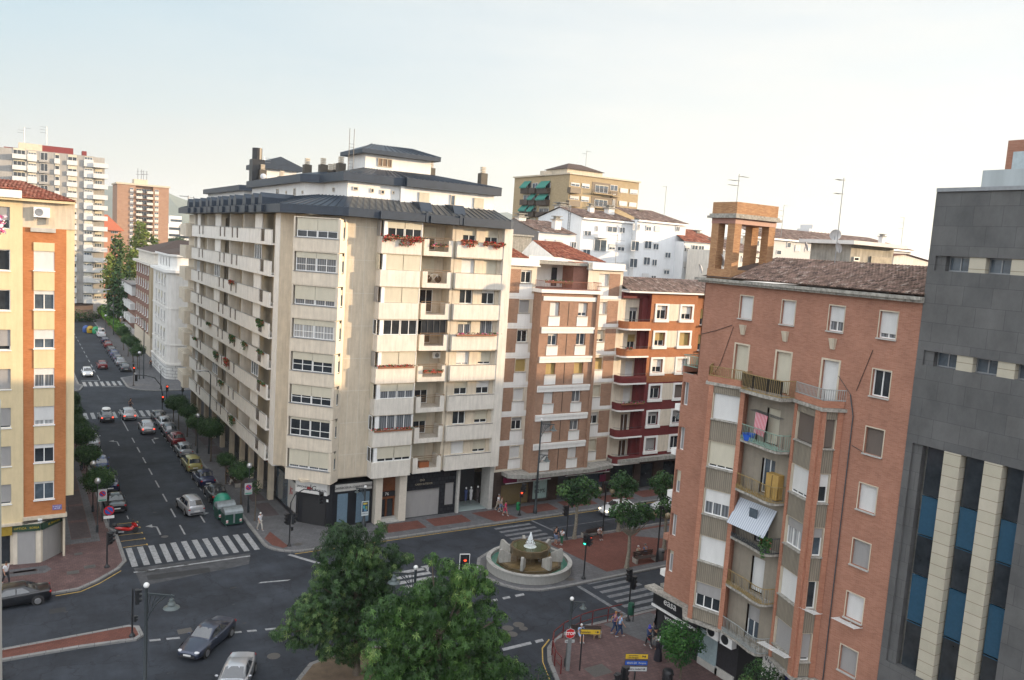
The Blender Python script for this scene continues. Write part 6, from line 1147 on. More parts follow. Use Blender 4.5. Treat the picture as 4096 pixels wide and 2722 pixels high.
def at(reg, x, y, Y): a = YP(reg, x, y, Y); return (a[0], Y, a[1])
dish(at(rT, 515, 765, 37.9), R(60), .44, 'satellite dish inside the open brick tower'); dish(at(rT, 1100, 670, 35), R(50), .32, 'satellite dish at the left edge of the stucco rooftop block'); dish(at(rT, 1290, 590, 35), R(140), .38, 'satellite dish on top of the stucco rooftop block'); dish(at(rT, 1325, 680, 33.6), R(70), .34, 'narrow side-on dish on the stucco wall'); dish(at(r4, 925, 510, 92), R(-30), .36, 'satellite dish on the metal roof of the cream block'); dish(at(r4, 728, 340, 101), R(-20), .36, 'satellite dish beside the black chimney stack')
dish(at(rT, 362, 825, 60), R(60), .5, 'small dish on a bracket left of the brick tower')
# ---------------------------------------------------------------- trees and plants
LF_D = ramp('chestnut leaves', [(0, (.014, .036, .012)), (.5, (.036, .085, .024)), (.8, (.08, .155, .045)), (1, (.18, .25, .08))], rough=.5, var=.15, trans=.25, spec=.4)
LF_M = ramp('brighter chestnut leaves', [(0, (.018, .05, .013)), (.5, (.052, .122, .026)), (.8, (.105, .215, .05)), (1, (.22, .32, .09))], rough=.5, var=.15, trans=.25, spec=.4)
LF_S = ramp('street tree leaves', [(0, (.014, .036, .012)), (.6, (.036, .085, .025)), (1, (.085, .15, .042))], rough=.6, trans=.2)
LF_P = ramp('plane tree leaves', [(0, (.02, .052, .018)), (.6, (.048, .115, .035)), (1, (.11, .2, .065))], rough=.55, trans=.25)
LF_F = ramp('poplar leaves', [(0, (.03, .06, .02)), (.6, (.07, .12, .035)), (1, (.15, .2, .05))], rough=.6, trans=.25)
LF_Y = ramp('sunlit yellow leaves', [(0, (.06, .1, .025)), (.6, (.15, .2, .04)), (1, (.28, .28, .06))], rough=.6, trans=.2)  # low sunlight on the far trees put into this yellow leaf colour
BARK = mat('grey brown bark', (.1, .08, .06), rough=.95, var=.35, scale=12, bump=.5); BARKP = mat('pale plane bark', (.2, .18, .14), rough=.9, var=.35, scale=7)
def rvec(): 
    while True:
        v = Vector((random.uniform(-1, 1), random.uniform(-1, 1), random.uniform(-1, 1)))
        if .05 < v.length < 1: return v.normalized()
def leaf_palm(mb, p, n, s, tone, k=6):
    """palmate leaf: k folded leaflets spreading from the stalk end, drooping"""
    t = n.orthogonal().normalized(); b = n.cross(t); a0 = random.uniform(0, 6.28)
    for i in range(k):
        a = a0+i*5.2/k; d = t*math.cos(a)+b*math.sin(a); L = s*(1 if i in (2, 3) else .8); w = d.cross(n)*L*.15
        tip = p+d*L-n*L*.25+Vector((0, 0, -L*.25)); mid = p+d*L*.6+n*L*.06
        mb.add([p, mid-w, tip, mid+w], [(0, 1, 2, 3)], tone)
def leaf_simple(mb, p, n, s, tone):
    t = n.orthogonal().normalized(); a = random.uniform(0, 6.28); d = t*math.cos(a)+n.cross(t)*math.sin(a); w = d.cross(n)*s*.38
    mb.add([p-d*s*.5, p+w, p+d*s*.5-n*s*.15, p-w], [(0, 1, 2, 3)], tone)
def crown(lobes, dens, size, kind, top=.35, inner=.25):
    """leaves through the shells of many uneven lobes; lobes = (centre, (rx, ry, rz))"""
    mb = MB()
    for c, r in lobes:
        c = Vector(c); rm = (r[0]+r[1]+r[2])/3; N = int(dens*4*math.pi*rm*rm); ph = [random.uniform(0, 6.28) for _ in range(3)]; lt = random.gauss(0, .1)
        for _ in range(N):
            v = rvec(); wob = 1+.16*math.sin(3.1*v.x*2+ph[0])*math.sin(3.7*v.y*2+ph[1])+.12*math.sin(7*v.z+ph[2])
            q = random.random(); rr = (random.uniform(.55, .9) if q < inner else random.gauss(.98, .07))*wob
            p = c+Vector((v.x*r[0], v.y*r[1], v.z*r[2]))*rr
            n = (v+Vector((0, 0, top))+rvec()*.55).normalized(); tone = min(1, max(0, .4+lt*1.6+random.gauss(0, .22)))
            if kind == 'palm': leaf_palm(mb, p, n, size*random.uniform(.75, 1.2), tone)
            else: leaf_simple(mb, p, n, size*random.uniform(.7, 1.3), tone)
    return mb
def limbs(base, top, lobes, r0, n=8):
    mb = MB(); base = Vector(base); top = Vector(top); mid = base+(top-base)*.5+Vector((random.uniform(-.08, .08), random.uniform(-.08, .08), 0))
    mb.tube([base+Vector((0, 0, 0)), base+(top-base)*.12, mid, top], [r0*1.5, r0*1.05, r0*.9, r0*.75], n)
    for c, r in lobes:
        c = Vector(c); q = (top*.5+c*.5)+Vector((0, 0, -.15*(c-top).length)); mb.tube([top-Vector((0, 0, .1)), q, c], [r0*.55, r0*.32, r0*.1], 5)
    return mb
def tree(name, lb, base, lobes, lm, dens, size, kind='simple', r0=.12, fork=None, bark=BARK, group=None, cat='tree', inner=.25):
    base = Vector(base); o = thing(name, lb, cat, base, group); L = [(Vector(c)-base, r) for c, r in lobes]
    zt = min(c.z-r[2]*.3 for c, r in L); fk = fork or max(.5, zt)
    cx = sum(c.x for c, r in L)/len(L)*.4; cy = sum(c.y for c, r in L)/len(L)*.4
    pick = L if len(L) < 14 else L[::max(1, len(L)//14)]
    limbs((0, 0, 0), (cx*.5, cy*.5, fk), pick, r0).build('trunk', bark, o, smooth=60)
    crown(L, dens, size, kind, inner=inner).build('crown', lm, o); return o
MPX = .5085/3240*50
def lob(reg, pts, Y, mpx, back=1.6):
    out = []; vd = Vector((fw.x, fw.y, 0)).normalized()
    for (x, y, r) in pts:
        a = YP(reg, x, y, Y); c = Vector((a[0], Y, a[1])); rr = r*mpx*(.88 if r > 60 else 1); out.append((c, (rr, rr, rr*.82)))
        if r > 120: out.append((c+vd*random.uniform(.5, back)+Vector((random.uniform(-.4, .4), 0, -.2)), (rr*.85, rr*.85, rr*.75)))
    return out
t1 = lob(rB, [(600, 290, 130), (740, 275, 100), (930, 225, 62), (900, 300, 60), (520, 420, 120), (700, 430, 150), (860, 440, 120), (1010, 400, 75), (1060, 470, 80), (1150, 460, 55), (470, 560, 85), (640, 600, 170), (850, 600, 160), (1000, 560, 100), (430, 660, 60), (600, 760, 180), (850, 780, 150), (960, 690, 90), (380, 850, 130), (280, 920, 110), (170, 1040, 75), (110, 1060, 45), (480, 930, 170), (680, 950, 170), (360, 1060, 120), (250, 1130, 60), (540, 1120, 120), (700, 1120, 130), (480, 1210, 60), (640, 1220, 90), (710, 1270, 50)], 44.7, .0079)
tree('chestnut_tree', 'dark green horse chestnut on the sandy island, left of the two big trees', (18.2, 44.7, .14), t1, LF_D, 20, .25, 'palm', r0=.2, fork=5.0)
t2 = lob(rB, [(1330, 455, 55), (1440, 520, 90), (1560, 590, 110), (1680, 590, 105), (1740, 680, 90), (1800, 690, 60), (1250, 720, 100), (1380, 700, 130), (1550, 740, 150), (1130, 740, 80), (980, 830, 105), (880, 900, 90), (1100, 880, 150), (1300, 900, 180), (1550, 930, 180), (1750, 850, 110), (1870, 930, 75), (840, 1020, 90), (980, 1060, 150), (1200, 1120, 200), (1480, 1130, 210), (1750, 1080, 160), (1890, 1080, 70), (860, 1200, 90), (980, 1290, 160), (1230, 1350, 210), (1520, 1370, 210), (1780, 1290, 170), (1940, 1290, 90), (2030, 1340, 80), (1900, 1420, 120), (880, 1380, 100), (1400, 1550, 250), (1000, 1520, 200), (1750, 1520, 200)], 38.6, .0071)
tree('chestnut_tree', 'brighter green horse chestnut filling the bottom centre, right of the darker one', (20.6, 38.6, .14), t2, LF_M, 18, .27, 'palm', r0=.22, fork=5.0)
t3 = lob(rB, [(2180, 1330, 50), (2230, 1390, 60), (2120, 1420, 70), (2050, 1440, 60), (2200, 1480, 90)], 37.5, .007)
tree('shrub_tree', 'small fine leaved tree at the bottom edge beside the big chestnut', (26.0, 36.6, .14), t3, LF_S, 60, .1, r0=.07)
# clipped street trees
def ballproto(lb, loc, r, h, seed, dens=75):
    random.seed(seed); lobes = [(Vector(loc)+Vector((random.uniform(-.25, .25)*r, random.uniform(-.25, .25)*r, h+random.uniform(-.15, .2)*r)), (r*.8, r*.8, r*.7)) for _ in range(3)]+[(Vector(loc)+Vector((.45*r*math.cos(a), .45*r*math.sin(a), h-.1*r)), (r*.58, r*.58, r*.5)) for a in (0.3, 1.6, 2.9, 4.2, 5.4)]
    return tree('street_tree', lb, loc, lobes, LF_S, dens, .15, r0=.08, fork=h-r*.95, group='clipped round street trees')
G_ = .14
P1 = ballproto('round street tree nearest the rubbish containers on the right pavement', (19.33, 79.4, G_), 1.2, 3.55, 3)
P2 = ballproto('round street tree behind the parking sign on the left pavement', (6.8, 80.6, G_), 1.4, 3.5, 4)
P3 = ballproto('spreading round street tree midway along the cream block', (19.75, 95.8, G_), 1.45, 3.9, 5)
for src, x, y, rz, sc, lb in ((P1, 19.4, 86.4, 1, .8, 'smaller round tree between two larger ones in front of the shops'), (P2, 19.5, 103.5, 2, .85, 'fourth round tree along the right pavement counting from the containers'), (P1, 19.3, 108.2, 3, 1, 'fifth round tree along the right pavement counting from the containers'), (P3, 19.0, 112.6, .5, .9, 'sixth round tree along the right pavement counting from the containers'), (P2, 18.9, 116.2, 4, .85, 'last round tree on the right pavement before the side street'),
        (P1, 6.45, 88.6, 2, 1.1, 'second round tree on the left pavement counting from the sign'), (P3, 6.55, 96.6, 3, 1, 'third round tree on the left pavement counting from the sign'), (P2, 6.5, 104.5, 1, .95, 'fourth round tree on the left pavement counting from the sign'), (P1, 6.4, 111, 4, 1, 'fifth round tree on the left pavement counting from the sign'), (P3, 6.4, 117, 5, .95, 'sixth round tree on the left pavement, just before the side street'),
        (P2, 20.2, 163.5, 0, 1, 'nearest clipped tree beyond the side street, in front of the white classical building'), (P1, 20.3, 171, 1, 1.15, 'second clipped tree beyond the side street'), (P2, 20.3, 179, 2, 1, 'third clipped tree beyond the side street'), (P3, 20.4, 188, 3, 1, 'farthest clipped tree beyond the side street')):
    c = dup(src, (x, y, G_), rz, lb); c.scale = (sc, sc, sc)
tree('young_street_tree', 'thin young tree at the corner in front of the black shop', (19.35, 74.2, G_), [((19.5, 74.4, 3.3), (.45, .45, .6)), ((19.3, 74.1, 3.8), (.3, .3, .3))], LF_S, 60, .13, r0=.06)
# plane trees of the plaza
def plane(lb, base, reg, pts, Y, mpx, fork):
    return tree('plane_tree', lb, base, lob(reg, pts, Y, mpx, 1.0), LF_P, 42, .22, r0=.17, fork=fork, bark=BARKP, group='plane trees on the fountain plaza', inner=.35)
plane('plane tree with a broad crown beside the crossing and the two boys', (45.27, 59, G_), rR, [(560, 1215, 55), (620, 1180, 70), (700, 1160, 60), (770, 1190, 60), (800, 1240, 45), (600, 1260, 60), (680, 1250, 85), (720, 1290, 50), (640, 1300, 45)], 59, .0126, 3.4)
plane('plane tree left of the bench with two old men', (45.38, 51.4, G_), rF, [(1330, 90, 70), (1400, 50, 70), (1480, 100, 90), (1560, 70, 70), (1620, 110, 60), (1380, 150, 70), (1470, 200, 60), (1550, 160, 70), (1310, 130, 40), (1640, 150, 40)], 51.4, .0098, 3.0)
plane('plane tree behind the street lamp, in the middle of the plaza', (50.6, 59.0, G_), rR, [(930, 1180, 50), (990, 1130, 60), (1050, 1170, 60), (1080, 1200, 40), (960, 1230, 55), (1030, 1230, 55)], 59, .0135, 3.6)
plane('plane tree nearest the building corner at the back of the plaza', (58.0, 59.0, G_), rR, [(1230, 1160, 45), (1290, 1130, 55), (1350, 1150, 55), (1260, 1210, 50), (1330, 1220, 55), (1310, 1270, 45)], 59, .0145, 3.4)
plane('smaller plane tree over the double lamp, close to the salmon brick corner', (51.6, 53.5, G_), rF, [(1720, 60, 50), (1760, 30, 50), (1700, 110, 45), (1770, 120, 50), (1800, 80, 40)], 53.5, .0098, 3.0)
tree('round_tree', 'round bright green tree in front of the black shop sign, lower right', (36.72, 35.55, G_), lob(rD, [(280, 1120, 90), (380, 1110, 90), (250, 1200, 80), (350, 1230, 130), (480, 1210, 100), (530, 1160, 60), (540, 1280, 60), (300, 1330, 90), (420, 1340, 100), (370, 1400, 70)], 35.55, .0074, .8), ramp('bright acacia leaves', [(0, (.02, .07, .02)), (.6, (.045, .13, .03)), (1, (.09, .2, .05))], trans=.25), 90, .13, r0=.07)
tree('round_tree', 'green tree top at the bottom edge in front of the blue cafe sign', (35.9, 29.6, G_), lob(rD, [(1050, 1430, 60), (980, 1480, 70), (1150, 1500, 90), (1080, 1560, 120), (950, 1570, 80), (1230, 1560, 60)], 29.6, .0066, .6), LF_S, 90, .12, r0=.07)
# tall trees at the end of the street
def tall(name, lb, x, ytop, ybot, hw, Y, lm, cone=False):
    a = YP(rL, x, ytop, Y); b = YP(rL, x, ybot, Y); mp_ = .5101/3240*Y*1.18; n = max(4, int((a[1]-b[1])/(hw*mp_*.7))); lobes = []
    for i in range(n):
        t = (i+.5)/n; w = hw*mp_*((t*.9+.2) if cone else math.sin(math.pi*min(.97, t*.75+.15))); lobes.append((Vector((a[0]+random.uniform(-.3, .3)*w, Y+random.uniform(-.3, .3)*w, a[1]+(b[1]-a[1])*t)), (w, w, (a[1]-b[1])/n*.75)))
        if not cone and hw > 50: lobes.append((Vector((a[0]+random.uniform(-.8, .8)*w, Y-random.uniform(.2, .8)*w, a[1]+(b[1]-a[1])*t)), (w*.6, w*.6, w*.5)))
    tree(name, lb, (a[0], Y, 0), lobes, lm, 3.2, .75, r0=.3, fork=2.5)
tall('poplar', 'pointed dark poplar at the left of the tall trees down the street', 905, 870, 1330, 34, 236, LF_F); tall('poplar', 'second poplar leaning beside the first at the street end', 945, 860, 1100, 22, 238, LF_F)
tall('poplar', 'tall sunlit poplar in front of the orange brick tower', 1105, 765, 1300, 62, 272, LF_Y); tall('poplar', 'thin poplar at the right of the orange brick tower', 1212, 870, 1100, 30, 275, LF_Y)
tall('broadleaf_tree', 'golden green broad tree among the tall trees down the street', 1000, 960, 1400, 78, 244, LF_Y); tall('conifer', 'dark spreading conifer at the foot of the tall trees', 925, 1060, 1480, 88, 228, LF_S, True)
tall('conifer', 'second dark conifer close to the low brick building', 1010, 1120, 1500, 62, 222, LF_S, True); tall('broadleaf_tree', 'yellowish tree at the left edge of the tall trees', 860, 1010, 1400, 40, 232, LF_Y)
tall('broadleaf_tree', 'low green trees in front of the distant white flats', 1370, 895, 960, 70, 520, LF_S)
hd = MB(); hdl = thing('hedge', 'bright green hedge over a brick wall along the right side of the far street', 'hedge', (21.6, 228, 0), world=True)
MB().box(21.9, 22.2, 206, 262, 0, 1.1).build('garden_wall', BRN, hdl); crown([(Vector((22.3, 207+2.1*i, 1.9+.2*math.sin(i))), (1.1, 1.5, 1.1)) for i in range(26)], 14, .4, 'simple').build('foliage', ramp('bright hedge leaves', [(0, (.05, .13, .02)), (1, (.14, .28, .04))]), hdl)
tree('bush', 'dark bushes at the foot of the tower block at the street end', (17.5, 244, 0), [((15.5, 243, 1.5), (2.2, 1.5, 1.8)), ((18.5, 243, 1.4), (2, 1.5, 1.6))], LF_S, 8, .4, cat='bush')
# window box flowers and balcony plants
RF = ramp('red geranium petals', [(0, (.3, .01, .015)), (.6, (.5, .03, .03)), (1, (.6, .1, .08))]); PF = ramp('pink petals', [(0, (.5, .03, .15)), (1, (.75, .2, .35))])
def flowers(lb, x0, x1, y, zt, drop, n, red=.5, petals=RF, name='geranium_box', wx=.25, axis='x'):
    o = thing(name, lb, 'balcony plants', ((x0+x1)/2 if axis == 'x' else y, y if axis == 'x' else (x0+x1)/2, zt)); g, f = MB(), MB(); xm = (x0+x1)/2
    for _ in range(n):
        c = random.choice([-.8, -.35, .1, .5, .85]); s = (x1-x0)/2*(c+random.gauss(0, .13)); dp = random.random()**1.3*drop*(1.25-abs(math.sin(c*5)))
        d = -random.uniform(.02, wx); z_ = .12-dp+random.uniform(-.05, .08); p = Vector((s, d, z_)) if axis == 'x' else Vector((d, s, z_))
        leaf_simple(f if random.random() < red else g, p, (rvec()+Vector((0, -.6, .3) if axis == 'x' else (-.6, 0, .3))).normalized(), random.uniform(.1, .19), random.random())
    g.build('foliage', LF_P, o); f.build('flowers', petals, o); b = MB()
    b.box(*((x0-xm, x1-xm, -.2, -.02) if axis == 'x' else (-.2, -.02, x0-xm, x1-xm)), -.14, .0); b.build('planter', mat('terracotta', (.25, .1, .05)), o)
t7 = bk[7]+1.5
flowers('red geraniums trailing from the top glazed balcony of the cream block', 28.5, 32.2, 68.45, t7, 1.15, 900); flowers('red geraniums on the left of the top right balcony of the cream block', 36.5, 38.1, 68.55, t7, .85, 380, .6); flowers('red geraniums on the right of the top right balcony of the cream block', 38.9, 41.2, 68.55, t7, .85, 520, .6)
flowers('small pots inside the top open balcony of the cream block', 33.4, 35.2, 68.85, bk[7]+1.0, .4, 160, .35, PF); flowers('red flower boxes on the fifth glazed balcony from the top', 28.6, 32.2, 68.6, bk[3]+1.55, .15, 200, .45); flowers('red flowers in the open balcony beside the air conditioner', 33.3, 35.3, 68.8, bk[3]+.95, .4, 180, .4)
flowers('row of red and green pots on the seventh glazed balcony', 28.5, 32.3, 68.6, bk[1]+1.56, .12, 180, .4); flowers('pink flower row on the fourth right balcony from the top', 36.5, 41, 68.6, bk[4]+1.56, .12, 200, .4, PF)
for i, (y, k, n, dr) in enumerate((y_, k_, int(n_*1.6), d_) for y_, k_, n_, d_ in ((80.0, 4, 420, 1.0), (79.6, 3, 100, .5), (91.5, 3, 300, 1.1), (86.0, 3, 120, 1.2), (99.5, 2, 250, 1.2), (94.0, 2, 350, 1.3), (90.5, 0, 260, 1.3), (96.5, 1, 160, .8), (104, 3, 130, .5), (78.8, 2, 90, .3), (92.5, 5, 160, .6), (112.5, 2, 120, .4))):
    flowers(['hanging fern', 'trailing ivy', 'potted greenery'][i % 3]+', side street balconies, '+['top', 'second', 'third', 'fourth', 'fifth', 'sixth', 'seventh', 'eighth'][7-k]+' floor, '+['near end', 'near corner', 'right of middle', 'mid right', 'left of middle', 'beside the divider', 'centre', 'far half', 'far third', 'by the opening', 'upper middle', 'far end'][i], y-.9, y+.9, 20.95, bk[k]+1.45, dr, n, .05 if i not in (5, 10) else .5, name='balcony_plant', wx=.35, axis='y')
flowers('small potted plants on the terrace of the brown brick block', 46.2, 49.5, 68.3, 23.9, .5, 200, .15, PF, name='terrace_pots')
flowers('climbing green plant around the striped awning of the salmon brick block', 30.5, 31.2, 37.95, 10.9, 1.6, 500, .02, name='climbing_plant', wx=.3, axis='y')
flowers('pots on the second rounded balcony of the red block', 57.5, 58.5, 68.4, 16.8, .2, 120, .3); flowers('white flower pots on the fourth rounded balcony of the red block', 57.5, 60.6, 68.3, 10.7, .2, 120, .3, PF)
fo = thing('flower_basket', 'pink and white petunias hanging at the left border close to the camera', 'hanging flowers', (0, 0, 0)); 
d = _ray(12, 905); fo.location = Vector((d.x, d.y, d.z))*6+Vector((0, 0, EYE)); g, f = MB(), MB()
for _ in range(60): leaf_simple(f if _ % 2 else g, Vector((random.gauss(-.02, .02), random.gauss(0, .03), random.gauss(0, .035))), rvec(), .035, random.random())
f.build('flowers', PF, fo); g.build('petals', ramp('pale petals', [(0, (.6, .5, .55)), (1, (.75, .72, .72))]), fo); m = MB(); m.cyl((-.02, 0, 0), (-.06, 0, .3), .004, n=4); m.build('hanger', BLACKM, fo)
# ---------------------------------------------------------------- street furniture
random.seed(11)
POLE = mat('dark green grey paint', (.03, .038, .042), rough=.45); LAMPW = mat('lamp globe glass', (.5, .5, .48), rough=.15, var=.03)
def ztop(reg, x, y, b):        # height of a photo point standing over ground point b
    d = _ray(reg[0]+x*reg[2], reg[1]+y*reg[2]); t = math.hypot(b[0], b[1])/math.hypot(d.x, d.y); return EYE+d.z*t
def classic_lamp(lb, b, az, H=9.9, second=False, name='street_lamp', hgt2=.62, sz=.82):
    """tall post, white ball finial, lattice bracket and a bell shaped hanging lamp"""
    o = thing(name, lb, 'street lamp', (b[0], b[1], b[2] if len(b) > 2 else .14), 'tall posts with bell shaped hanging lamps', rot=az)
    m = MB(); m.lathe([(.2, 0), (.2, .5), (.14, .6), (.12, 1.6), (.105, H*.45), (.12, H*.45+.05), (.09, H*.45+.1), (.075, H-.25)], n=10); m.build('post', POLE, o, smooth=True)
    m = MB(); m.ball((0, 0, H-.1), .14); m.build('finial', mat('white ball', (.7, .7, .68)), o, smooth=True)
    def arm(z, L, sc):
        m = MB(); m.box(0, L+.12, -.04, .04, z, z+.07); m.tube([(0, 0, z-1.5*sc), (.18*sc, 0, z-1.0*sc), (.5*sc, 0, z-.45*sc), (L*.8, 0, z)], .03, 5)
        for i in range(4): x = (.2+.25*i)*sc; m.tube([(x*.55, 0, z-.9*sc+.22*sc*i), (x*1.05, 0, z)], .022, 4)
        m.build('bracket', POLE, o); l = MB(); l.cyl((L, 0, z+.12), (L, 0, z-.12), .035, n=6); l.lathe([(.05, z-.1), (.13, z-.16), (.15, z-.26), (.1, z-.3), (.2, z-.38), (.24, z-.5), (.2, z-.53), (.45, z-.66), (.47, z-.7), (.2, z-.7), (.02, z-.69)], (L, 0, 0), n=16); l.v = [Vector((L+(p_.x-L)*sz, p_.y*sz, z+(p_.z-z)*sz)) for p_ in l.v]; q = l.build('lamp_shade', mat('dull grey green shade', (.08, .1, .1), rough=.4), o, smooth=True)
        l = MB(); l.lathe([(.19*sz, z-.7*sz), (.17*sz, z-.78*sz), (.08*sz, z-.86*sz), (.01, z-.87*sz)], (L, 0, 0), n=12); l.build('bulb_glass', LAMPW, q, smooth=True)
    arm(H-.55*sz/.82, 1.25*sz/.82 if sz < .8 else 1.25, sz/.82)
    if second: arm(H*hgt2, -.0+.8, .7)
    return o
def pt_z(reg, x, y, z): return Z(reg, x, y, z)
p = pt_z(r3, 1118, 828, 9.9); classic_lamp('tall lamp post rising in the left foreground beside the grey car', (p.x, p.y, 0), YAW*-1-.05)
p = pt_z(rB, 1207, 520, 7.9); classic_lamp('lamp post between the two big chestnut trees', (p.x, p.y, 0), R(180)-YAW, 7.9)
classic_lamp('lamp post behind the stop sign, lamp hanging to the right', (30.85, 39.95, .14), -YAW, 4.7, sz=.5)
classic_lamp('tall lamp post in front of the brown brick block', (45.77, 66.54), -YAW, 9.9, True); 
classic_lamp('lamp post carrying a poster in front of the blue shop window', (28.1, 69.0), R(180)-YAW, 4.0, sz=.5)
p = pt_z(rR, 1335, 950, 9.9); classic_lamp('lamp post in front of the red block, by the plane trees', (66.2, 66.5), R(180)-YAW, 9.9)
pz_ = thing('poster', 'colourful event poster fixed to the lamp post by the blue shop window', 'poster', (28.1, 68.83, 1.3)); pz_.scale = (.7, .7, .7); m = MB(); m.box(-.5, .5, -.02, .02, 0, 2.0); po_ = m.build('board', mat('pale poster paper', (.5, .55, .56)), pz_)
for i, (a0, a1, z0, z1, c) in enumerate(((-.42, .42, .55, 1.9, (.02, .05, .09)), (-.3, .3, 1.55, 1.8, (.4, .32, .05)), (-.32, -.05, 1.0, 1.45, (.05, .25, .3)), (.05, .3, .8, 1.3, (.2, .25, .06)), (-.15, .2, .62, .95, (.08, .2, .32)))): MB().box(a0, a1, -.03-.004*i, -.021-.004*i, z0, z1).build('printed_panel', mat('poster ink %d' % i, c, var=.4), po_)
text('LOGROÑO', po_, (0, -.03, .3), (1, 0, 0), .18, DKL)
def globe(lb, b, H=4.3, r=.27):
    o = thing('globe_lamp', lb, 'street lamp', (b[0], b[1], .14), 'posts with a silver topped globe'); m = MB(); m.lathe([(.12, 0), (.1, .6), (.05, .7), (.045, H-r)], n=8); m.build('post', POLE, o); m = MB(); m.ball((0, 0, H), r, 14, 9); m.build('globe', mat('silvered globe', (.45, .46, .47), rough=.15, metal=.6, var=.05), o, smooth=True); return o
globe('globe lamp near the rubbish containers on the right pavement', (19.4, 76.8), 4.6); globe('globe lamp beside the tall street light on the right pavement', (19.0, 99.8), 4.6)
g = Z(r3, 745, 50, 4.7); globe('globe lamp behind the parking sign on the left pavement', (g.x, g.y), 4.6); g = Z(r2, 208, 1030, 4.7); globe('globe lamp further along the left pavement between tree crowns', (g.x, g.y), 4.6); g = Z(r2, 135, 810, 4.7); globe('farthest globe lamp on the left pavement, before the side street', (g.x, g.y), 4.6)
for i, (x, y) in enumerate(((675, 950), (322, 560), (482, 580), (422, 495))): g = Z(rM, x, y, 4.7); globe(['globe lamp over the clipped trees beyond the side street', 'bright globe lamp beside the hedge at the far street end', 'globe lamp in front of the low brick building', 'farthest globe lamp against the dark conifers'][i], (g.x, g.y), 4.6, .3)
def cobra(lb, b, H, az, L=1.6):
    o = thing('street_light', lb, 'street light', (b[0], b[1], .14), 'tall posts with a flat road light', rot=az); m = MB(); m.tube([(0, 0, 0), (0, 0, 1.2), (0, 0, H-.5), (.25, 0, H-.1), (L*.6, 0, H)], [.12, .09, .06, .05, .045], 7); m.build('post', POLE, o); m = MB(); m.ball((L*.75, 0, H), (.55, .17, .1), 12, 6); m.build('lamp_head', mat('pale lamp head', (.4, .41, .41)), o, smooth=True)
cobra('tall road light in front of the cream block balconies', (20.2, 99.2), ztop(r2, 855, 450, (20.2, 99.2)), R(180)); g = (19.8, 152.5); cobra('tall road light at the corner of the white classical building', g, ztop(rM, 650, 590, g), R(180)); g = (21.0, 214); cobra('road light beside the hedge at the far street end', g, ztop(rM, 300, 290, g), R(180)); g = (9.2, 206); cobra('road light in front of the tower block at the street end', g, ztop(rM, 15, 205, g), R(0)); g=(6.6, 139.5); cobra('road light at the far left corner of the side street', g, ztop(r2, 80, 315, g), R(0))
# double globe lamps of the plaza
def double(lb, b, H=4.9):
    o = thing('double_lamp', lb, 'street lamp', (b[0], b[1], .14), 'plaza posts with two hanging amber globes', rot=-YAW); m = MB(); m.lathe([(.13, 0), (.11, .8), (.07, .95), (.065, H)], n=8); m.box(-.22, .22, -.07, .07, H-.15, H+.12); m.build('post', BLACKM, o)
    for s in (-1, 1):
        m = MB(); m.tube([(0, 0, H-.9), (s*.35, 0, H-.75), (s*.6, 0, H-.35), (s*.35, 0, H-.15), (0, 0, H-.1)], .025, 5); m.build('scroll_arm', BLACKM, o); m = MB(); m.ball((s*.62, 0, H-.75), (.27, .27, .3), 12, 8); m.build('globe', mat('amber lamp glass', (.25, .2, .12), rough=.2), o, smooth=True)
double('double globe lamp beside the bench with the seated boy', (48.83, 59.22), 5.0); double('double globe lamp beside the bench with the two old men', (48.9, 51.47), 5.0)
# traffic lights
LRED = mat('lit red signal', (1, .06, .02), emit=1.6); LGRN = mat('lit green signal', (.05, .9, .5), emit=1.2); LAMB = mat('lit amber signal', (1, .3, .02), emit=1.6); LOFF = mat('unlit signal lens', (.03, .02, .02), rough=.3)
def head(o, z, az, lit=None, n=3, off=.16, sc=1.0, ox=0, oy=0):
    """one signal head: housing with hooded lenses; az = direction it faces"""
    ca, sa = math.cos(az), math.sin(az); f = Fr(ox, oy, az+math.pi/2); f.n = Vector((ca, sa, 0)); h = .32*sc*n
    m = MB(f); m.box(-.17*sc, .17*sc, off, off+.22*sc, z, z+h)
    for i in range(n): zz = z+.16*sc+.32*sc*i; m.box(-.13*sc, .13*sc, off+.22*sc, off+.42*sc, zz+.1*sc, zz+.13*sc); m.box(-.14*sc, -.12*sc, off+.22*sc, off+.36*sc, zz-.02, zz+.1*sc); m.box(.12*sc, .14*sc, off+.22*sc, off+.36*sc, zz-.02, zz+.1*sc)
    q = m.build('signal_head', BLACKM, o)
    for i in range(n):
        zz = z+.16*sc+.32*sc*i; c = f.p(0, off+.225*sc, zz); l = MB(); d = Vector((ca, sa, 0)); l.cyl(c, c+d*.02, .11*sc, n=12); k = {0: 'g', 1: 'a', 2: 'r'}[i if n == 3 else i*2]
        l.build('lens', LRED if lit == 'r' and k == 'r' else LGRN if lit == 'g' and k == 'g' else LAMB if lit == 'a' and k == 'a' else LOFF, q)
def tlight(lb, b, H, heads, r=.06, z0=.14, extra=None):
    o = thing('traffic_light', lb, 'traffic light', (b[0], b[1], z0), 'traffic lights of the junction'); m = MB(); m.lathe([(.2, 0), (.18, .1), (r*1.4, .25), (r, .35), (r, H-.1), (r*.6, H-.08), (r*.6, H)], n=8)
    m.build('pole', BLACKM, o)
    for h in heads: head(o, *h)
    return o
S_, N_, E_, W_ = R(-90), R(90), 0, R(180)
tlight('traffic light on the left corner beside the zebra crossing', (6.35, 67.7), 2.9, [(1.95, E_, None), (1.95, R(-60), None)])
b = (6.7, 55.2); o = tlight('traffic light at the tip of the red median island', b, 3.3, [(2.2, E_, None), (1.0, E_, None, 2, .1, .6)])
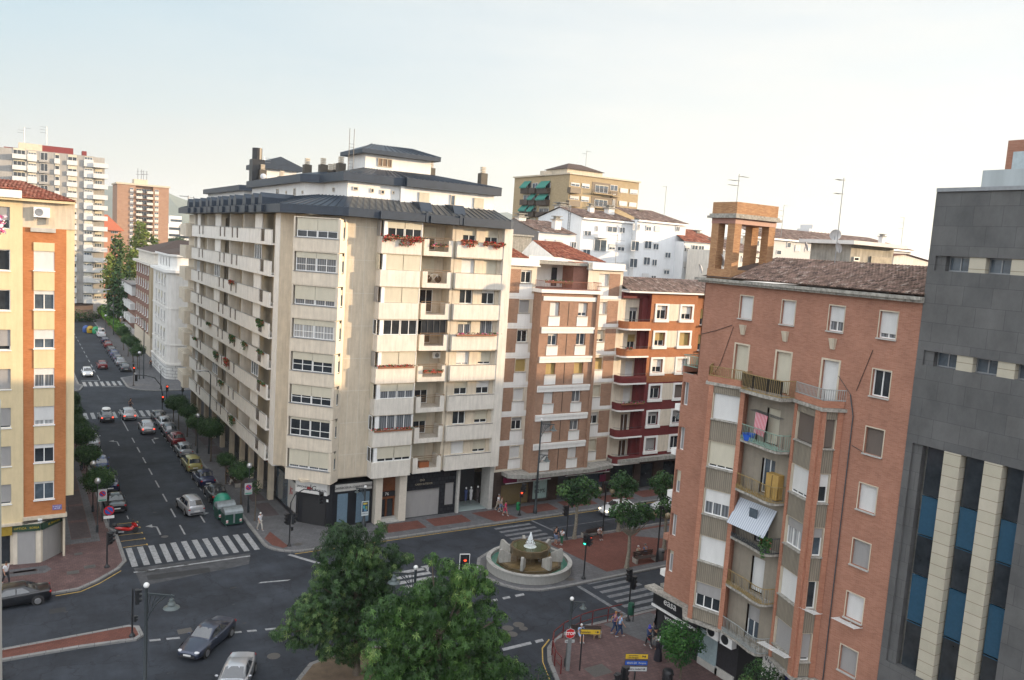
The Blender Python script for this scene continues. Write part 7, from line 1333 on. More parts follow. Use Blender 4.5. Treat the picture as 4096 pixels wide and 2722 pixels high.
b = (20.48+1.3, 71.4-4.7); b = (21.85, 71.4); b = Z(rB, 210, 375); o = tlight('arched traffic light at the corner in front of the black shop', (b.x, b.y), 3.3, [(2.0, R(-30), None), (2.0, R(200), None), (1.35, E_, None, 2, .1, .5)])
m = MB(); H = ztop(rC, 350, 1255, (b.x, b.y)); d = Vector((rt.x, rt.y, 0)).normalized(); Lx = 2.6; m.tube([(0, 0, 3), (0, 0, H-1.3), tuple(d*.35+Vector((0, 0, H-.5))), tuple(d*1.1+Vector((0, 0, H))), tuple(d*2.2+Vector((0, 0, H-.05))), tuple(d*Lx+Vector((0, 0, H-.2)))], .05, 7); m.build('arched_arm', BLACKM, o); head(o, H-1.15, S_, None, ox=d.x*Lx, oy=d.y*Lx, off=-.1)
b = Z(rF, 900, 355); tlight('traffic light beside the two boys at the plaza crossing', (b.x, b.y), 4.4, [(3.2, R(-20), None), (2.3, R(170), None)])
b = Z(rF, 1050, 700); tlight('traffic light with green and red lit beside the fountain', (b.x, b.y), 4.1, [(3.0, R(215), 'g'), (2.9, R(-55), 'r')])
b = Z(rF, 1435, 1065); tlight('traffic light at the right end of the red railing', (b.x, b.y), 4.0, [(3.1, R(190), None), (2.4, R(10), None)])
b = Z(rF, 1385, 1480, 3.4); tlight('traffic light at the bottom edge left of the direction signs, red lit', (b.x, b.y), 3.4, [(2.4, R(10), 'r'), (2.2, R(190), None)])
b = Z(rR, 235, 1415); tlight('traffic light with red lit in front of the warm shop window', (b.x, b.y), 3.0, [(2.0, R(250), 'r', 2), (2.3, R(0), None)])
b = Z(rB, 1590, 440, 3.3); o = tlight('traffic light with a white bordered backboard and red lit, between tree and fountain', (b.x, b.y), 3.3, [(2.3, R(250), 'r'), ], z0=0)
f = Fr(0, 0, R(250)+math.pi/2); f.n = Vector((math.cos(R(250)), math.sin(R(250)), 0)); m = MB(f); m.box(-.36, .36, .12, .155, 2.0, 3.45); q = m.build('backboard', BLACKM, o); m = MB(f)
for bx in ((-.4, -.35, 2.0, 3.45), (.35, .4, 2.0, 3.45), (-.4, .4, 3.45, 3.5), (-.4, .4, 1.95, 2.0)): m.box(bx[0], bx[1], .11, .165, bx[2], bx[3])
m.build('white_border', WHITE, q)
b = Z(rM, 612, 1300); tlight('traffic light with red lit at the far corner of the side street', (b.x, b.y), 3.4, [(2.3, S_, 'r'), (3.2, R(-110), 'a', 2, .1, .8)])
b = Z(rM, 895, 1335); o = tlight('slim traffic light pole in front of the white classical building', (b.x, b.y), 3.2, []); 
for lb, b, tip, hz in (('arched signal gantry over the far side of the left lane', (6.9, 141.5), Z(rM, 240, 870, 5.6), 5.6), ('arched signal gantry beyond the side street, right hand side', (18.2, 121.0), Z(rM, 640, 1180, 5.6), 5.6)):
    o = tlight(lb, b, 3.2, [(2.1, S_, 'r' if b[0] > 10 else None)]); v = Vector((tip.x-b[0], tip.y-b[1], 0)); 
    if v.length > 5: v = v.normalized()*4.4
    m = MB(); m.tube([(0, 0, 3), tuple(v*.05+Vector((0, 0, hz-1.2))), tuple(v*.3+Vector((0, 0, hz-.2))), tuple(v*.65+Vector((0, 0, hz))), tuple(v+Vector((0, 0, hz-.1)))], .07, 6); m.build('arched_arm', BLACKM, o); head(o, hz-1.0, S_ if b[0] < 10 else N_, None, ox=v.x, oy=v.y, off=-.1)
for lb, x, y in (('small traffic light on the near corner of the side street', 668, 600), ('traffic light behind the last round tree on the right pavement', 765, 600)): b = Z(r2, x, y+60); tlight(lb, (b.x, b.y), 3.0, [(2.0, S_, 'r' if x < 700 else None)])
# signs
def disc(f, r, d0, m, name, par, n=24):
    q = MB(); P = [f.p(r*math.cos(2*math.pi*i/n), d0, r*math.sin(2*math.pi*i/n)) for i in range(n)]; q.add(P+[p+f.n*.01 for p in P], [tuple(range(n)), tuple(range(n, 2*n))]+[(i, (i+1) % n, n+(i+1) % n, n+i) for i in range(n)]); return q.build(name, m, par)
BLUS = mat('sign blue', (.02, .08, .35), rough=.4); REDS = mat('sign red', (.5, .012, .015), rough=.4)
def noparking(o, z, r, board=True):
    f = Fr(0, 0, 0, z)
    if board: p = MB(f); p.box(-.36, .36, .05, .07, -.72, .42); par = p.build('sign_board', SIGNW, o)
    else: par = o
    disc(f, r, .075, REDS, 'red_ring', par); disc(f, r*.76, .09, BLUS, 'blue_disc', par); q = MB(f); c = .5**.5*r*.85; w = .045
    q.add([f.p(-c-w, .104, c-w), f.p(-c+w, .104, c+w), f.p(c+w, .104, -c+w), f.p(c-w, .104, -c-w)], [(0, 1, 2, 3)]); q.build('red_bar', REDS, par)
for lb, b, reg, x, y in (('white board with a no parking disc on a post on the right pavement', (19.31, 76.66), r2, 1180, 1175), ('white board with a no parking disc on the left pavement', (6.98, 78.84), r2, 265, 1215)):
    H = ztop(reg, x, y, b); o = thing('parking_sign', lb, 'road sign', (b[0], b[1], .14)); m = MB(); m.lathe([(.06, 0), (.05, H+.4)], n=8); m.build('post', POLE, o); noparking(o, H-.14, .27); MB(Fr(0, 0, 0, H)).box(-.3, .3, .072, .08, -.8, -.66).build('green_strip', mat('dull green', (.1, .3, .22)), o)
b = (7.25, 76.04); H = ztop(r3, 828, 272, b); o = thing('no_parking_sign', 'round blue and red no parking sign beside the red scooter', 'road sign', (b[0], b[1], .14)); MB().cyl((0, 0, 0), (0, 0, H+.3), .035).build('post', GREYM, o); noparking(o, H-.14, .42, False); m = MB(); m.box(-.42, .42, -.075, -.06, H-.85, H-.6); m.build('white_plate', WHITE, o)
# stop sign, with its plate
b = Z(rF, 905, 1480); H = ztop(rF, 935, 1145, (b.x, b.y)); o = thing('stop_sign', 'red octagonal stop sign with a white plate below it', 'road sign', (b.x-.15, b.y-.25, .14), rot=-.35); MB().cyl((0, 0, 0), (0, 0, H+.3), .05).build('post', GREYM, o); MB().box(-.12, .12, -.1, .1, 0, 2.2).build('post_sleeve', mat('grey post box', (.16, .17, .17)), o)
f = Fr(0, 0, 0, H-.1); disc(f, .355, .06, SIGNW, 'white_octagon', o, 8).rotation_euler = (0, 0, 0); q = disc(f, .32, .075, REDS, 'red_octagon', o, 8); text('STOP', q, f.p(0, .09, 0), f.u, .26, WHITE, bold=.008); MB(f).box(-.32, .32, .06, .07, -.62, -.42).build('white_plate', SIGNW, o); text('SENTIDO UNICO', o, f.p(0, .075, -.52), f.u, .065, DKL)
# finger posts
YSG = mat('sign ochre yellow', (.55, .36, .03), rough=.4)
def finger(par, z, L, m, words, arrow, tcol, slope=0, h=.36, u=None):
    f = Fr(0, 0, u, z); q = MB(f); q.box(-L/2, L/2, .05, .11, 0, h); a = q.build('finger_board', m, par); MB(f).box(-L/2-.02, L/2+.02, .045, .105, -.02, h+.02).build('board_edge', DKL, a)
    for w, s, dz, sz in words: text(w, a, f.p(s, .118, dz), f.u, sz, tcol)
    k = MB(f); c = L/2-.22 if arrow > 0 else -L/2+.22; g = arrow*.1; k.add([f.p(c-g*1.2, .115, h/2-.02), f.p(c+g*.6, .115, h/2-.02), f.p(c+g*.6, .115, h/2+.02), f.p(c-g*1.2, .115, h/2+.02), f.p(c+g*.2, .12, h/2-.09), f.p(c+g*1.2, .12, h/2), f.p(c+g*.2, .12, h/2+.09)], [(0, 1, 2, 3), (4, 5, 6)]); k.build('arrow', tcol, a)
b = Z(rF, 1015, 1500); H = ztop(rF, 1080, 1150, (b.x, b.y)); o = thing('direction_sign', 'single yellow hoteles direction sign on a black post', 'direction sign', (b.x, b.y, .14)); MB().cyl((0, 0, 0), (0, 0, H+.1), .05).build('post', BLACKM, o); fu = -YAW+.1
a = Fr(0, 0, fu); f = Fr(0, 0, fu, H-.25); f.o += f.u*.5
q = MB(f); q.box(-.64, .64, .05, .11, 0, .3); bo = q.build('finger_board', YSG, o); MB(f).box(-.66, .66, .04, .1, -.02, .32).build('board_edge', DKL, bo); text('hoteles', bo, f.p(-.32, .12, .14), f.u, .22, DKL); k = MB(f); k.add([f.p(.3, .118, .13), f.p(.48, .118, .13), f.p(.48, .118, .17), f.p(.3, .118, .17), f.p(.44, .12, .06), f.p(.57, .12, .15), f.p(.44, .12, .24)], [(0, 1, 2, 3), (4, 5, 6)]); k.build('arrow', DKL, bo)
b = Z(rF, 1500, 1480, 1.6); H = ztop(rF, 1510, 1400, (b.x, b.y)); o = thing('direction_sign', 'stack of yellow, blue and white direction signs at the bottom', 'direction sign', (b.x, b.y, .14)); MB().cyl((0, 0, 0), (0, 0, H+.35), .05).build('post', BLACKM, o)
finger(o, H+.05, 1.4, YSG, [('aparcamiento', -.2, .21, .11), ('ctra. Zaragoza', -.2, .08, .11), ('P', .38, .15, .2)], 1, DKL, u=fu, h=.3); finger(o, H-.36, 1.4, BLUS, [('LO-20', -.2, .14, .17), ('Zaragoza', .38, .14, .13)], -1, SIGNW, u=fu, h=.28); finger(o, H-.75, 1.4, SIGNW, [('centro ciudad', -.1, .14, .16)], 1, DKL, u=fu, h=.28)
# red railing
RR = mat('dark red railing', (.12, .016, .016), rough=.45); pts = [(33.4, 43.55), (34.75, 43.9), (36.05, 43.95), (37.45, 43.9), (38.85, 43.85)]; pts = [(29.9, 39.3), (30.1, 40.3), (30.75, 41.55), (31.5, 42.5), (32.85, 43.25), (34.75, 43.8), (35.95, 43.95), (37.4, 43.95), (38.75, 43.95)]
o = thing('railing', 'dark red pedestrian railing curving round the pavement corner', 'railing', (34, 43, .14))
for i in range(len(pts)-1):
    a, c = pts[i], pts[i+1]; m = MB(); A = (a[0]-34, a[1]-43); C_ = (c[0]-34, c[1]-43)
    m.tube([(A[0], A[1], 0), (A[0], A[1], .98), (A[0]*.97+C_[0]*.03, A[1]*.97+C_[1]*.03, 1.08), (A[0]*.06+C_[0]*.94, A[1]*.06+C_[1]*.94, 1.08)], .04, 6); m.cyl((A[0], A[1], .5), (A[0]*.06+C_[0]*.94, A[1]*.06+C_[1]*.94, .5), .03, n=6); m.build('rail_section', RR, o)
# benches
def bench(lb, p, az):
    o = thing('bench', lb, 'bench', (p[0], p[1], .14), rot=az, group='plaza and pavement benches'); parts('support', [(-1.15, -.95, -.3, .3, 0, .42), (.95, 1.15, -.3, .3, 0, .42)], mat('bench stone end', (.3, .28, .25), var=.2, scale=8), o)
    BW = mat('dark bench slats', (.045, .03, .025), rough=.5); m = MB()
    for i in range(4): m.box(-1.1, 1.1, -.27+.14*i, -.16+.14*i, .42, .46)
    m.build('seat', BW, o); m = MB()
    for i in range(3): m.box(-1.1, 1.1, .28+.03*i, .31+.03*i, .52+.14*i, .62+.14*i)
    for s in (-.9, .9): m.box(s-.03, s+.03, .26, .38, .42, .9)
    m.build('backrest', BW, o)
b = Z(rF, 1130, 335); bench('plaza bench with the boy looking at his phone', (47.3, 58.9), R(180+2)); bench('plaza bench seen from behind with two old men', (47.85, 51.9), R(180-4+180)) ; b = Z(rF, 1050, 1215); bench('bench by the red railing with the old lady', (b.x+.3, b.y+.3), R(150)); bench('low bench on the right pavement behind the parked cars', (20.3, 86.0), R(90))
# bins
def bin_(lb, p, m, r=.22, h=.75, z=.5, post=True):
    o = thing('litter_bin', lb, 'litter bin', (p[0], p[1], .14)); q = MB(); q.lathe([(r*.8, z), (r, z+.1), (r, z+h-.1), (r*.85, z+h), (r*.3, z+h+.06)], n=12); q.build('body', m, o, smooth=True)
    if post: MB().cyl((r+.04, 0, 0), (r+.04, 0, z+h), .03).build('post', BLACKM, o)
    q = MB(); q.box(-r*.5, r*.5, -r-.01, -r+.02, z+h-.25, z+h-.12); q.build('opening', BLACKM, o)
GRB = mat('green plastic', (.01, .14, .05), rough=.35)
b = Z(rR, 235, 1415); bin_('small green litter bin on the traffic light by the warm shop', (b.x-.3, b.y-.1), GRB, .2, .8, .6); b = Z(rF, 1435, 1065); bin_('dark green litter bin on the traffic light at the railing end', (b.x-.05, b.y-.3), mat('dark green bin', (.01, .07, .04)), .24, .9, .6); b = Z(rF, 1715, 535); bin_('grey stone litter bin beside the two old men', (b.x, b.y), mat('grey bin', (.12, .12, .12)), .32, 1.0, 0, False)
b = Z(rF, 1780, 1560, .5); bin_('square dark bin top beside the round tree at the bottom', (b.x, b.y), BLACKM, .35, 1.0, 0, False)
# rubbish containers
def container(lb, p, az, igloo=False, c=(.01, .05, .035)):
    o = thing('rubbish_container', lb, 'rubbish container', (p[0], p[1], 0), 'rubbish containers at the kerb', rot=az); bm = mat('container %s' % str(c), c, rough=.4)
    if igloo:
        m = MB(); m.lathe([(.72, .12), (.8, .3), (.82, .95), (.76, 1.3), (.5, 1.68), (.2, 1.8), (.02, 1.82)], n=18); m.build('body', bm, o, smooth=True); MB().box(-.25, .25, -.86, -.78, .95, 1.2).build('slot', BLACKM, o); MB().box(-.5, .5, -.5, .5, 0, .14).build('base', BLACKM, o); return
    m = MB(); m.box(-.8, .8, -.62, .62, .16, 1.15); m.build('body', bm, o); m = MB(); P = []; n = 9
    for s in (-.84, .84):
        for i in range(n): a = math.pi*i/(n-1); P.append((s, -.68*math.cos(a), 1.15+.52*math.sin(a)))
    m.add(P, [(i, i+1, n+i+1, n+i) for i in range(n-1)]+[tuple(range(n)), tuple(range(n, 2*n))]); m.build('lid', mat('grey ribbed lid', (.22, .25, .26), rough=.35, metal=.3, streak=.2), o)
    MB().box(-.07, .07, -.70, -.63, .3, 1.15).build('lift_bar', GREYM, o)
    for s in (-.62, .62): q = MB(); q.box(s-.09, s+.09, -.64, -.621, .35, .62); q.build('reflector_plate', WHITE, o); q = MB(); q.box(s-.09, s+.09, -.652, -.641, .42, .52); q.build('red_stripe', REDS, o)
    for s in (-.6, .6): MB().cyl((s-.05, 0, .1), (s+.05, 0, .1), .1).build('wheel', BLACKM, o)
container('nearest dark green rubbish container with grey lid at the zebra crossing', (17.35, 74.5), R(4)); container('second rubbish container with grey lid, between the other two', (17.1, 76.3), R(4)); container('light green bottle bank behind the two grey lidded containers', (17.3, 78.3), 0, True, (.02, .2, .13))
for i, (x, c, ig, lb) in enumerate(((16.9, (.02, .25, .1), True, 'bright green bottle bank at the far street end'), (15.8, (.4, .25, .02), True, 'yellow recycling bank at the far street end'), (15.0, (.03, .08, .25), True, 'blue recycling bank at the far street end'), (17.2, (.01, .05, .035), False, 'dark container in front of the far recycling banks'))): container(lb, (x+.6, 217-3*(i == 3)+1.2*i, 0), 0, ig, c)
# fountain
FC = mat('pale fountain stone', (.34, .33, .3), rough=.8, var=.15, scale=2.5, streak=.25); FD = mat('brown wet stone', (.09, .065, .035), rough=.35, var=.3, scale=3); WAT = mat('green pool water', (.06, .16, .12), rough=.05, var=.15, scale=.8, spec=.7); WAT2 = mat('olive basin water', (.06, .07, .03), rough=.04, var=.15, scale=1.5, spec=.8)
FX, FY = 37.4, 54.75
o = thing('fountain', 'round stone fountain with raised basin and jet at the tip of the plaza', 'fountain', (FX, FY, .14)); R0 = 3.6
m = MB(); m.lathe([(R0, 0), (R0, .62), (R0+.06, .66), (R0+.06, .77), (R0-.32, .77), (R0-.32, .3), (R0-.33, 0)], n=56); m.f = m.f[:-2]; m.build('outer_wall', brick('fountain wall blocks', (.28, .28, .26), (.34, .33, .31), (.17, .17, .15), bw=.7, bh=3, msz=.02, var=.25), o)
m = MB(); m.add([((R0-.2)*math.cos(i*math.pi/24), (R0-.2)*math.sin(i*math.pi/24), .5) for i in range(48)], [tuple(range(48))]); m.build('pool_water', WAT, o)
m = MB(); k = 10
for r_, z0, z1 in ((2.95, .0, .42), (2.85, .42, .58), (2.75, .58, .72)): m.prism([(r_*math.cos(2*math.pi*(i+.5)/k), r_*math.sin(2*math.pi*(i+.5)/k)) for i in range(k)], z0, z1)
m.build('stepped_base', FD, o); m = MB(); m.prism([(2.6*math.cos(2*math.pi*(i+.5)/k), 2.6*math.sin(2*math.pi*(i+.5)/k)) for i in range(k)], .725, .75); m.build('wet_slabs', mat('ochre wet slabs', (.14, .1, .05), rough=.15, var=.4, scale=2), o)
m = MB(); m.lathe([(.8, .72), (.8, 1.2), (1.55, 1.35), (1.66, 1.4), (1.7, 1.95), (1.55, 1.97), (1.5, 1.85), (.01, 1.85)], n=12); m.build('raised_basin', FD, o); m = MB(); m.add([(1.53*math.cos(i*math.pi/6), 1.53*math.sin(i*math.pi/6), 1.88) for i in range(12)], [tuple(range(12))]); m.build('basin_water', WAT2, o)
for i in range(7):
    a = 2*math.pi*(i+.35)/7; f = Fr(2.35*math.cos(a), 2.35*math.sin(a), a+math.pi/2); f.n = Vector((math.cos(a), math.sin(a), 0)); m = MB(); P = []
    for s in (-.11, .11): P += [f.p(s, q, zz) for q, zz in ((-.55, .75), (.45, .75), (.5, 1.3), (.42, 1.85), (.25, 1.9), (-.2, 1.62), (-.55, 1.45))]
    m.add(P, [tuple(range(7)), tuple(reversed(range(7, 14)))]+[(j, 7+j, 7+(j+1) % 7, (j+1) % 7) for j in range(7)]); m.build('stone_fin', FC, o)
jm = MB()
for _ in range(520):
    t = random.random(); r_ = .03+.42*t**1.3*random.random(); a = random.uniform(0, 6.28); c = Vector((r_*math.cos(a), r_*math.sin(a), 1.92+1.15*(1-t)**.8+random.uniform(-.05, .05))); s = random.uniform(.012, .038); jm.ball(c, (s, s, s*1.8), 5, 3)
jm.build('water_jet', mat('white water', (.8, .84, .86), rough=.2), o); jm = MB(); jm.lathe([(.55, 1.89), (.45, 1.92), (.3, 1.9), (.15, 1.93), (.02, 1.95)], n=16); jm.build('foam', mat('foam', (.5, .55, .52), rough=.4, var=.4, scale=14), o)
# air conditioners, awning and things on the salmon brick balconies
for i, (x, y, lb) in enumerate(((38.75, 34.95, 'left of two white air conditioners over the dark opening'), (38.75, 33.75, 'right of two white air conditioners over the dark opening'))):
    o = thing('air_conditioner', lb, 'air conditioner', (x, y, 2.75), 'air conditioners'); MB().box(-.15, .3, -.5, .5, 0, .8).build('casing', WHITE, o); q = MB(); q.lathe([(.02, -.17), (.3, -.17), (.32, -.151)], (0, .12, .4), n=18, ax='x'); q.build('fan_grille', BLACKM, o)
o = thing('air_conditioner', 'air conditioner in an open balcony of the cream block', 'air conditioner', (35.4, 70.2, bk[3]+2.0), 'air conditioners'); MB().box(-.4, .4, 0, .35, 0, .6).build('casing', WHITE, o); q = MB(); q.lathe([(.02, -.015), (.22, -.015), (.23, -.001)], (0, 0, .3), n=16, ax='y'); q.build('fan_grille', GREYM, o)
m, t, bb = _mat('blue and white striped cloth'); uv = _n(t, 'ShaderNodeUVMap'); sp = _n(t, 'ShaderNodeSeparateXYZ'); t.links.new(uv.outputs[0], sp.inputs[0])
def stripe(name, c1, c2, per, axis=0):
    m, t, bb = _mat(name); uv = _n(t, 'ShaderNodeUVMap'); sp = _n(t, 'ShaderNodeSeparateXYZ'); t.links.new(uv.outputs[0], sp.inputs[0]); a = _n(t, 'ShaderNodeMath'); a.operation = 'FRACT'; k = _n(t, 'ShaderNodeMath'); k.operation = 'DIVIDE'; k.inputs[1].default_value = per; t.links.new(sp.outputs[axis], k.inputs[0]); t.links.new(k.outputs[0], a.inputs[0])
    g = _n(t, 'ShaderNodeMath'); g.operation = 'GREATER_THAN'; g.inputs[1].default_value = .5; t.links.new(a.outputs[0], g.inputs[0]); mx = _n(t, 'ShaderNodeMix'); mx.data_type = 'RGBA'; mx.inputs['A'].default_value = (*c1, 1); mx.inputs['B'].default_value = (*c2, 1); t.links.new(g.outputs[0], mx.inputs['Factor']); t.links.new(mx.outputs['Result'], bb.inputs['Base Color']); bb.inputs['Roughness'].default_value = .8; return m
o = thing('awning', 'blue and white striped awning over a balcony of the salmon brick block', 'awning', (38.5, 32.4, 12.2), world=True)
q = MB(); q.add([(38.75, 33.9, 12.5), (38.75, 31.0, 12.5), (37.65, 30.9, 11.0), (37.75, 33.9, 11.0)], [(0, 1, 2, 3)]); q.build('canvas', stripe('striped awning cloth', (.5, .53, .57), (.32, .36, .42), .16), o); MB().box(38.2, 38.25, 32.0, 32.6, 11.3, 12.3).build('clear_panel', GLASSB, o)
o = thing('beach_towel', 'red and white striped towel drying on the upper balcony', 'towel', (38.5, 32.2, 18), world=True); q = MB(); q.add([(38.35, 33.0, 18.15), (38.4, 32.1, 18.05), (38.3, 32.2, 16.75), (38.25, 32.95, 16.9)], [(0, 1, 2, 3)]); q.build('cloth', stripe('red striped towel', (.6, .42, .44), (.5, .06, .1), .1), o)
dr_ = thing('drying_rack', 'wall mounted folding airer holding the striped towel', 'airer', (38.6, 32.3, 18.1), world=True); q = MB()
for i in range(5): q.cyl((38.75-.12*i, 33.4, 18.2), (38.75-.12*i, 31.2, 18.05), .012, n=4)
q.build('bars', DARKG, dr_)
for lb, (x, y, z), L in (('white folding airer under a lower right window of the salmon block', (38.6, 25.4, 8.05), 1.4), ('white airer below the narrow bay window', (38.3, 27.5, 7.9), 1.0), ('large white airer on the lowest balcony corner', (37.8, 29.2, 4.9), 2.0)):
    o = thing('drying_rack', lb, 'airer', (x, y, z)); q = MB()
    for i in range(6): q.cyl((-.12*i, -L/2, .02*i), (-.12*i, L/2, .02*i), .015, n=4)
    for s in (-L/2, 0, L/2): q.cyl((.15, s, 0), (-.65, s, .1), .015, n=4)
    q.build('bars', WHITE, o)
o = thing('wardrobe', 'yellowish wooden cupboard standing on the second balcony', 'cupboard', (38.5, 31.2, 13.25)); MB().box(-.25, .25, -.45, .45, 0, 1.5).build('body', mat('ochre wood', (.38, .24, .07)), o); MB().box(-.27, -.251, -.01, .01, .05, 1.45).build('door_gap', BLACKM, o)
o = thing('wash_tub', 'round blue plastic tub on the upper green railed balcony', 'tub', (38.3, 33.3, 16.3)); q = MB(); q.lathe([(.28, 0), (.38, .4), (.4, .42), (.36, .42), (.26, .04), (.01, .03)], n=16); q.build('body', mat('blue plastic', (.02, .1, .5)), o)
o = thing('bicycle', 'white bicycle leaning inside an open balcony of the cream block', 'bicycle', (34.0, 69.1, bk[6]+.45)); 
for s in (-.5, .5): q = MB(); q.lathe([(.33, -.02), (.35, 0), (.33, .02), (.3, .02), (.3, -.02)], (s, 0, .35), n=20, ax='y'); q.build('wheel', BLACKM, o)
q = MB(); q.tube([(-.5, 0, .35), (-.15, 0, .8), (.4, 0, .8), (.5, 0, .35)], .025, 5); q.tube([(-.15, 0, .8), (0, 0, .3), (.4, 0, .75)], .025, 5); q.build('frame', WHITE, o); MB().box(-.28, -.08, -.05, .05, .85, .9).build('saddle', BLACKM, o); MB().cyl((.38, -.2, .98), (.38, .2, .98), .02).build('handlebar', BLACKM, o)
o = thing('orange_cabinet', 'orange wooden chest inside the lowest open balcony of the cream block', 'chest', (34.1, 69.3, bk[0]+.42)); MB().box(-.5, .5, -.2, .2, 0, .55).build('body', mat('orange wood', (.35, .1, .03)), o); MB().box(-.52, .52, -.22, .22, .55, .6).build('lid', WOOD, o)
# ---------------------------------------------------------------- vehicles (front at +x, wheels on z=0)
def paint(name, c, metal=.25, rough=.28): return mat(name, c, rough=rough, metal=metal, var=.03, coat=.6)
CP = {'silver': paint('silver car paint', (.42, .43, .45), .5), 'black': paint('black car paint', (.012, .013, .016)), 'navy': paint('navy car paint', (.015, .02, .06)), 'red': paint('dark red car paint', (.16, .012, .015)), 'white': paint('white car paint', (.62, .63, .64), 0), 'olive': paint('olive gold car paint', (.3, .27, .1)), 'grey': paint('grey car paint', (.09, .1, .115), .4), 'blue': paint('blue car paint', (.04, .06, .15)), 'ltgrey': paint('light grey car paint', (.3, .31, .33), .5), 'slate': paint('blue grey metallic paint', (.045, .055, .085), .5)}
CG = mat('car window glass', (.02, .025, .03), rough=.03, spec=1.0, var=.1, coat=1); TY = mat('tyre rubber', (.015, .015, .015), rough=.85); RIM = mat('alloy rim', (.35, .35, .36), rough=.3, metal=.7); HL = mat('headlight glass', (.55, .56, .58), rough=.1); TL = mat('tail light', (.3, .01, .01), rough=.2); TLB = mat('lit brake light', (1, .05, .02), emit=3); HLB = mat('lit headlight', (1, .8, .45), emit=5); PLT = mat('number plate', (.6, .6, .58), rough=.4); BUM = mat('dark bumper plastic', (.03, .03, .032), rough=.6)
def car(name, lb, kind, col, loc, rot, brake=False, lamp=False, group='cars in the streets', rack=False):
    L, W, H = {'sedan': (4.55, 1.76, 1.44), 'hatch': (4.05, 1.7, 1.47), 'estate': (4.35, 1.73, 1.5), 'van': (4.5, 1.82, 1.95), 'big': (4.85, 1.84, 1.45)}[kind]
    o = thing(name, lb, 'car' if kind != 'van' else 'van', loc, group, rot=rot); h = L/2; w = W/2
    if kind in ('sedan', 'big'): body = [(h, .34, .52, .66), (h-.06, .24, .64, .80), (h-.35, .2, .72, .93), (h-1.15, .19, .86, 1), (h-1.5, .19, .9, 1), (0, .19, .93, 1), (-h+1.5, .19, .96, 1), (-h+.75, .2, .98, .97), (-h+.12, .22, .96, .86), (-h, .36, .8, .74)]; cab = [(h-1.3, .0, 0), (h-2.0, 1, .96), (h-2.35, 1, 1), (-h+1.65, 1, .97), (-h+.75, 0, 0)]
    elif kind == 'van': body = [(h, .34, .7, .72), (h-.08, .24, .85, .86), (h-.5, .2, 1.0, .97), (h-.8, .19, 1.05, 1), (0, .19, 1.08, 1), (-h+.6, .19, 1.08, 1), (-h+.05, .2, 1.08, .97), (-h, .3, .95, .93)]; cab = [(h-.7, 0, 0), (h-1.55, 1, .97), (h-2, 1, 1), (-h+.25, 1, 1), (-h+.02, 0, 0)]
    else: body = [(h, .34, .56, .68), (h-.07, .24, .68, .82), (h-.35, .2, .78, .94), (h-.95, .19, .9, 1), (h-1.3, .19, .93, 1), (0, .19, .96, 1), (-h+.9, .19, .98, 1), (-h+.35, .2, .98, .96), (-h+.03, .22, .9, .88), (-h, .34, .75, .8)]; e = .3 if kind == 'estate' else .5; cab = [(h-1.05, 0, 0), (h-1.75, 1, .96), (h-2.1, 1, 1), (-h+e+.35, 1, .96), (-h+.12, 0, 0)]
    V = []; n = 12
    for x, zl, zt, k in body:
        q = w*k; V += [(x, -q*.88, zl), (x, -q*.99, zl+.12), (x, -q, (zl+zt)/2+.03), (x, -q*.96, zt-.09), (x, -q*.86, zt-.01), (x, -q*.4, zt+.03), (x, q*.4, zt+.03), (x, q*.86, zt-.01), (x, q*.96, zt-.09), (x, q, (zl+zt)/2+.03), (x, q*.99, zl+.12), (x, q*.88, zl)]
    F = [(i*n+j, i*n+(j+1) % n, (i+1)*n+(j+1) % n, (i+1)*n+j) for i in range(len(body)-1) for j in range(n)]+[tuple(range(n)), tuple(reversed(range((len(body)-1)*n, len(body)*n)))]
    P = CP[col]; b = MB().add(V, F).build('body', P, o, smooth=38)
    zb = lambda x: next(((a[2]+(c[2]-a[2])*(a[0]-x)/(a[0]-c[0])) for a, c in zip(body[:-1], body[1:]) if c[0] <= x <= a[0]), .95)
    V = []; n = 8
    for x, up_, k in cab:
        z0 = zb(x)-.03; zt = H if up_ else z0+.03; wt = w*.66*(k if up_ else 1.1); wb = w*.9 if up_ else w*.8
        V += [(x, -wb, z0), (x, -(wt+(wb-wt)*.3 if up_ else wb), z0+(zt-z0)*.72), (x, -wt, zt-.05*up_), (x, -wt*.5, zt), (x, wt*.5, zt), (x, wt, zt-.05*up_), (x, (wt+(wb-wt)*.3 if up_ else wb), z0+(zt-z0)*.72), (x, wb, z0)]
    F = [(i*n+j, i*n+j+1, (i+1)*n+j+1, (i+1)*n+j) for i in range(len(cab)-1) for j in range(n-1)]
    MB().add(V, F).build('roof', P, b if False else o, smooth=50)
    def lerp(a, c, t): return [a[i]+(c[i]-a[i])*t for i in range(3)]
    def pane(i0, nm, t0, t1, ins):     # windscreen or rear window between two cabin stations
        A, B = V[i0*n:(i0+1)*n], V[(i0+1)*n:(i0+2)*n]; pa = []
        for (row, t) in ((None, t0), (None, t1)):
            l = lerp(A[1] if i0 == 0 else A[2], B[2] if i0 == 0 else B[1], t); r_ = (l[0], -l[1], l[2]); pa.append((l, r_))
        (l0, r0_), (l1, r1_) = pa; s = .02; up_ = (0.014 if i0 == 0 else -.014, 0, .016)
        q = [(l0[0]+up_[0], l0[1]*ins, l0[2]+s), (r0_[0]+up_[0], r0_[1]*ins, r0_[2]+s), (r1_[0]+up_[0], r1_[1]*ins, r1_[2]+s), (l1[0]+up_[0], l1[1]*ins, l1[2]+s)]
        m_ = MB(); c0 = (q[0][0], 0, q[0][2]+.012+.01); c1 = (q[3][0], 0, q[3][2]+.025)
        m_.add([q[0], c0, q[1], q[2], c1, q[3]], [(0, 1, 4, 5), (1, 2, 3, 4)]); m_.build(nm, CG, o)
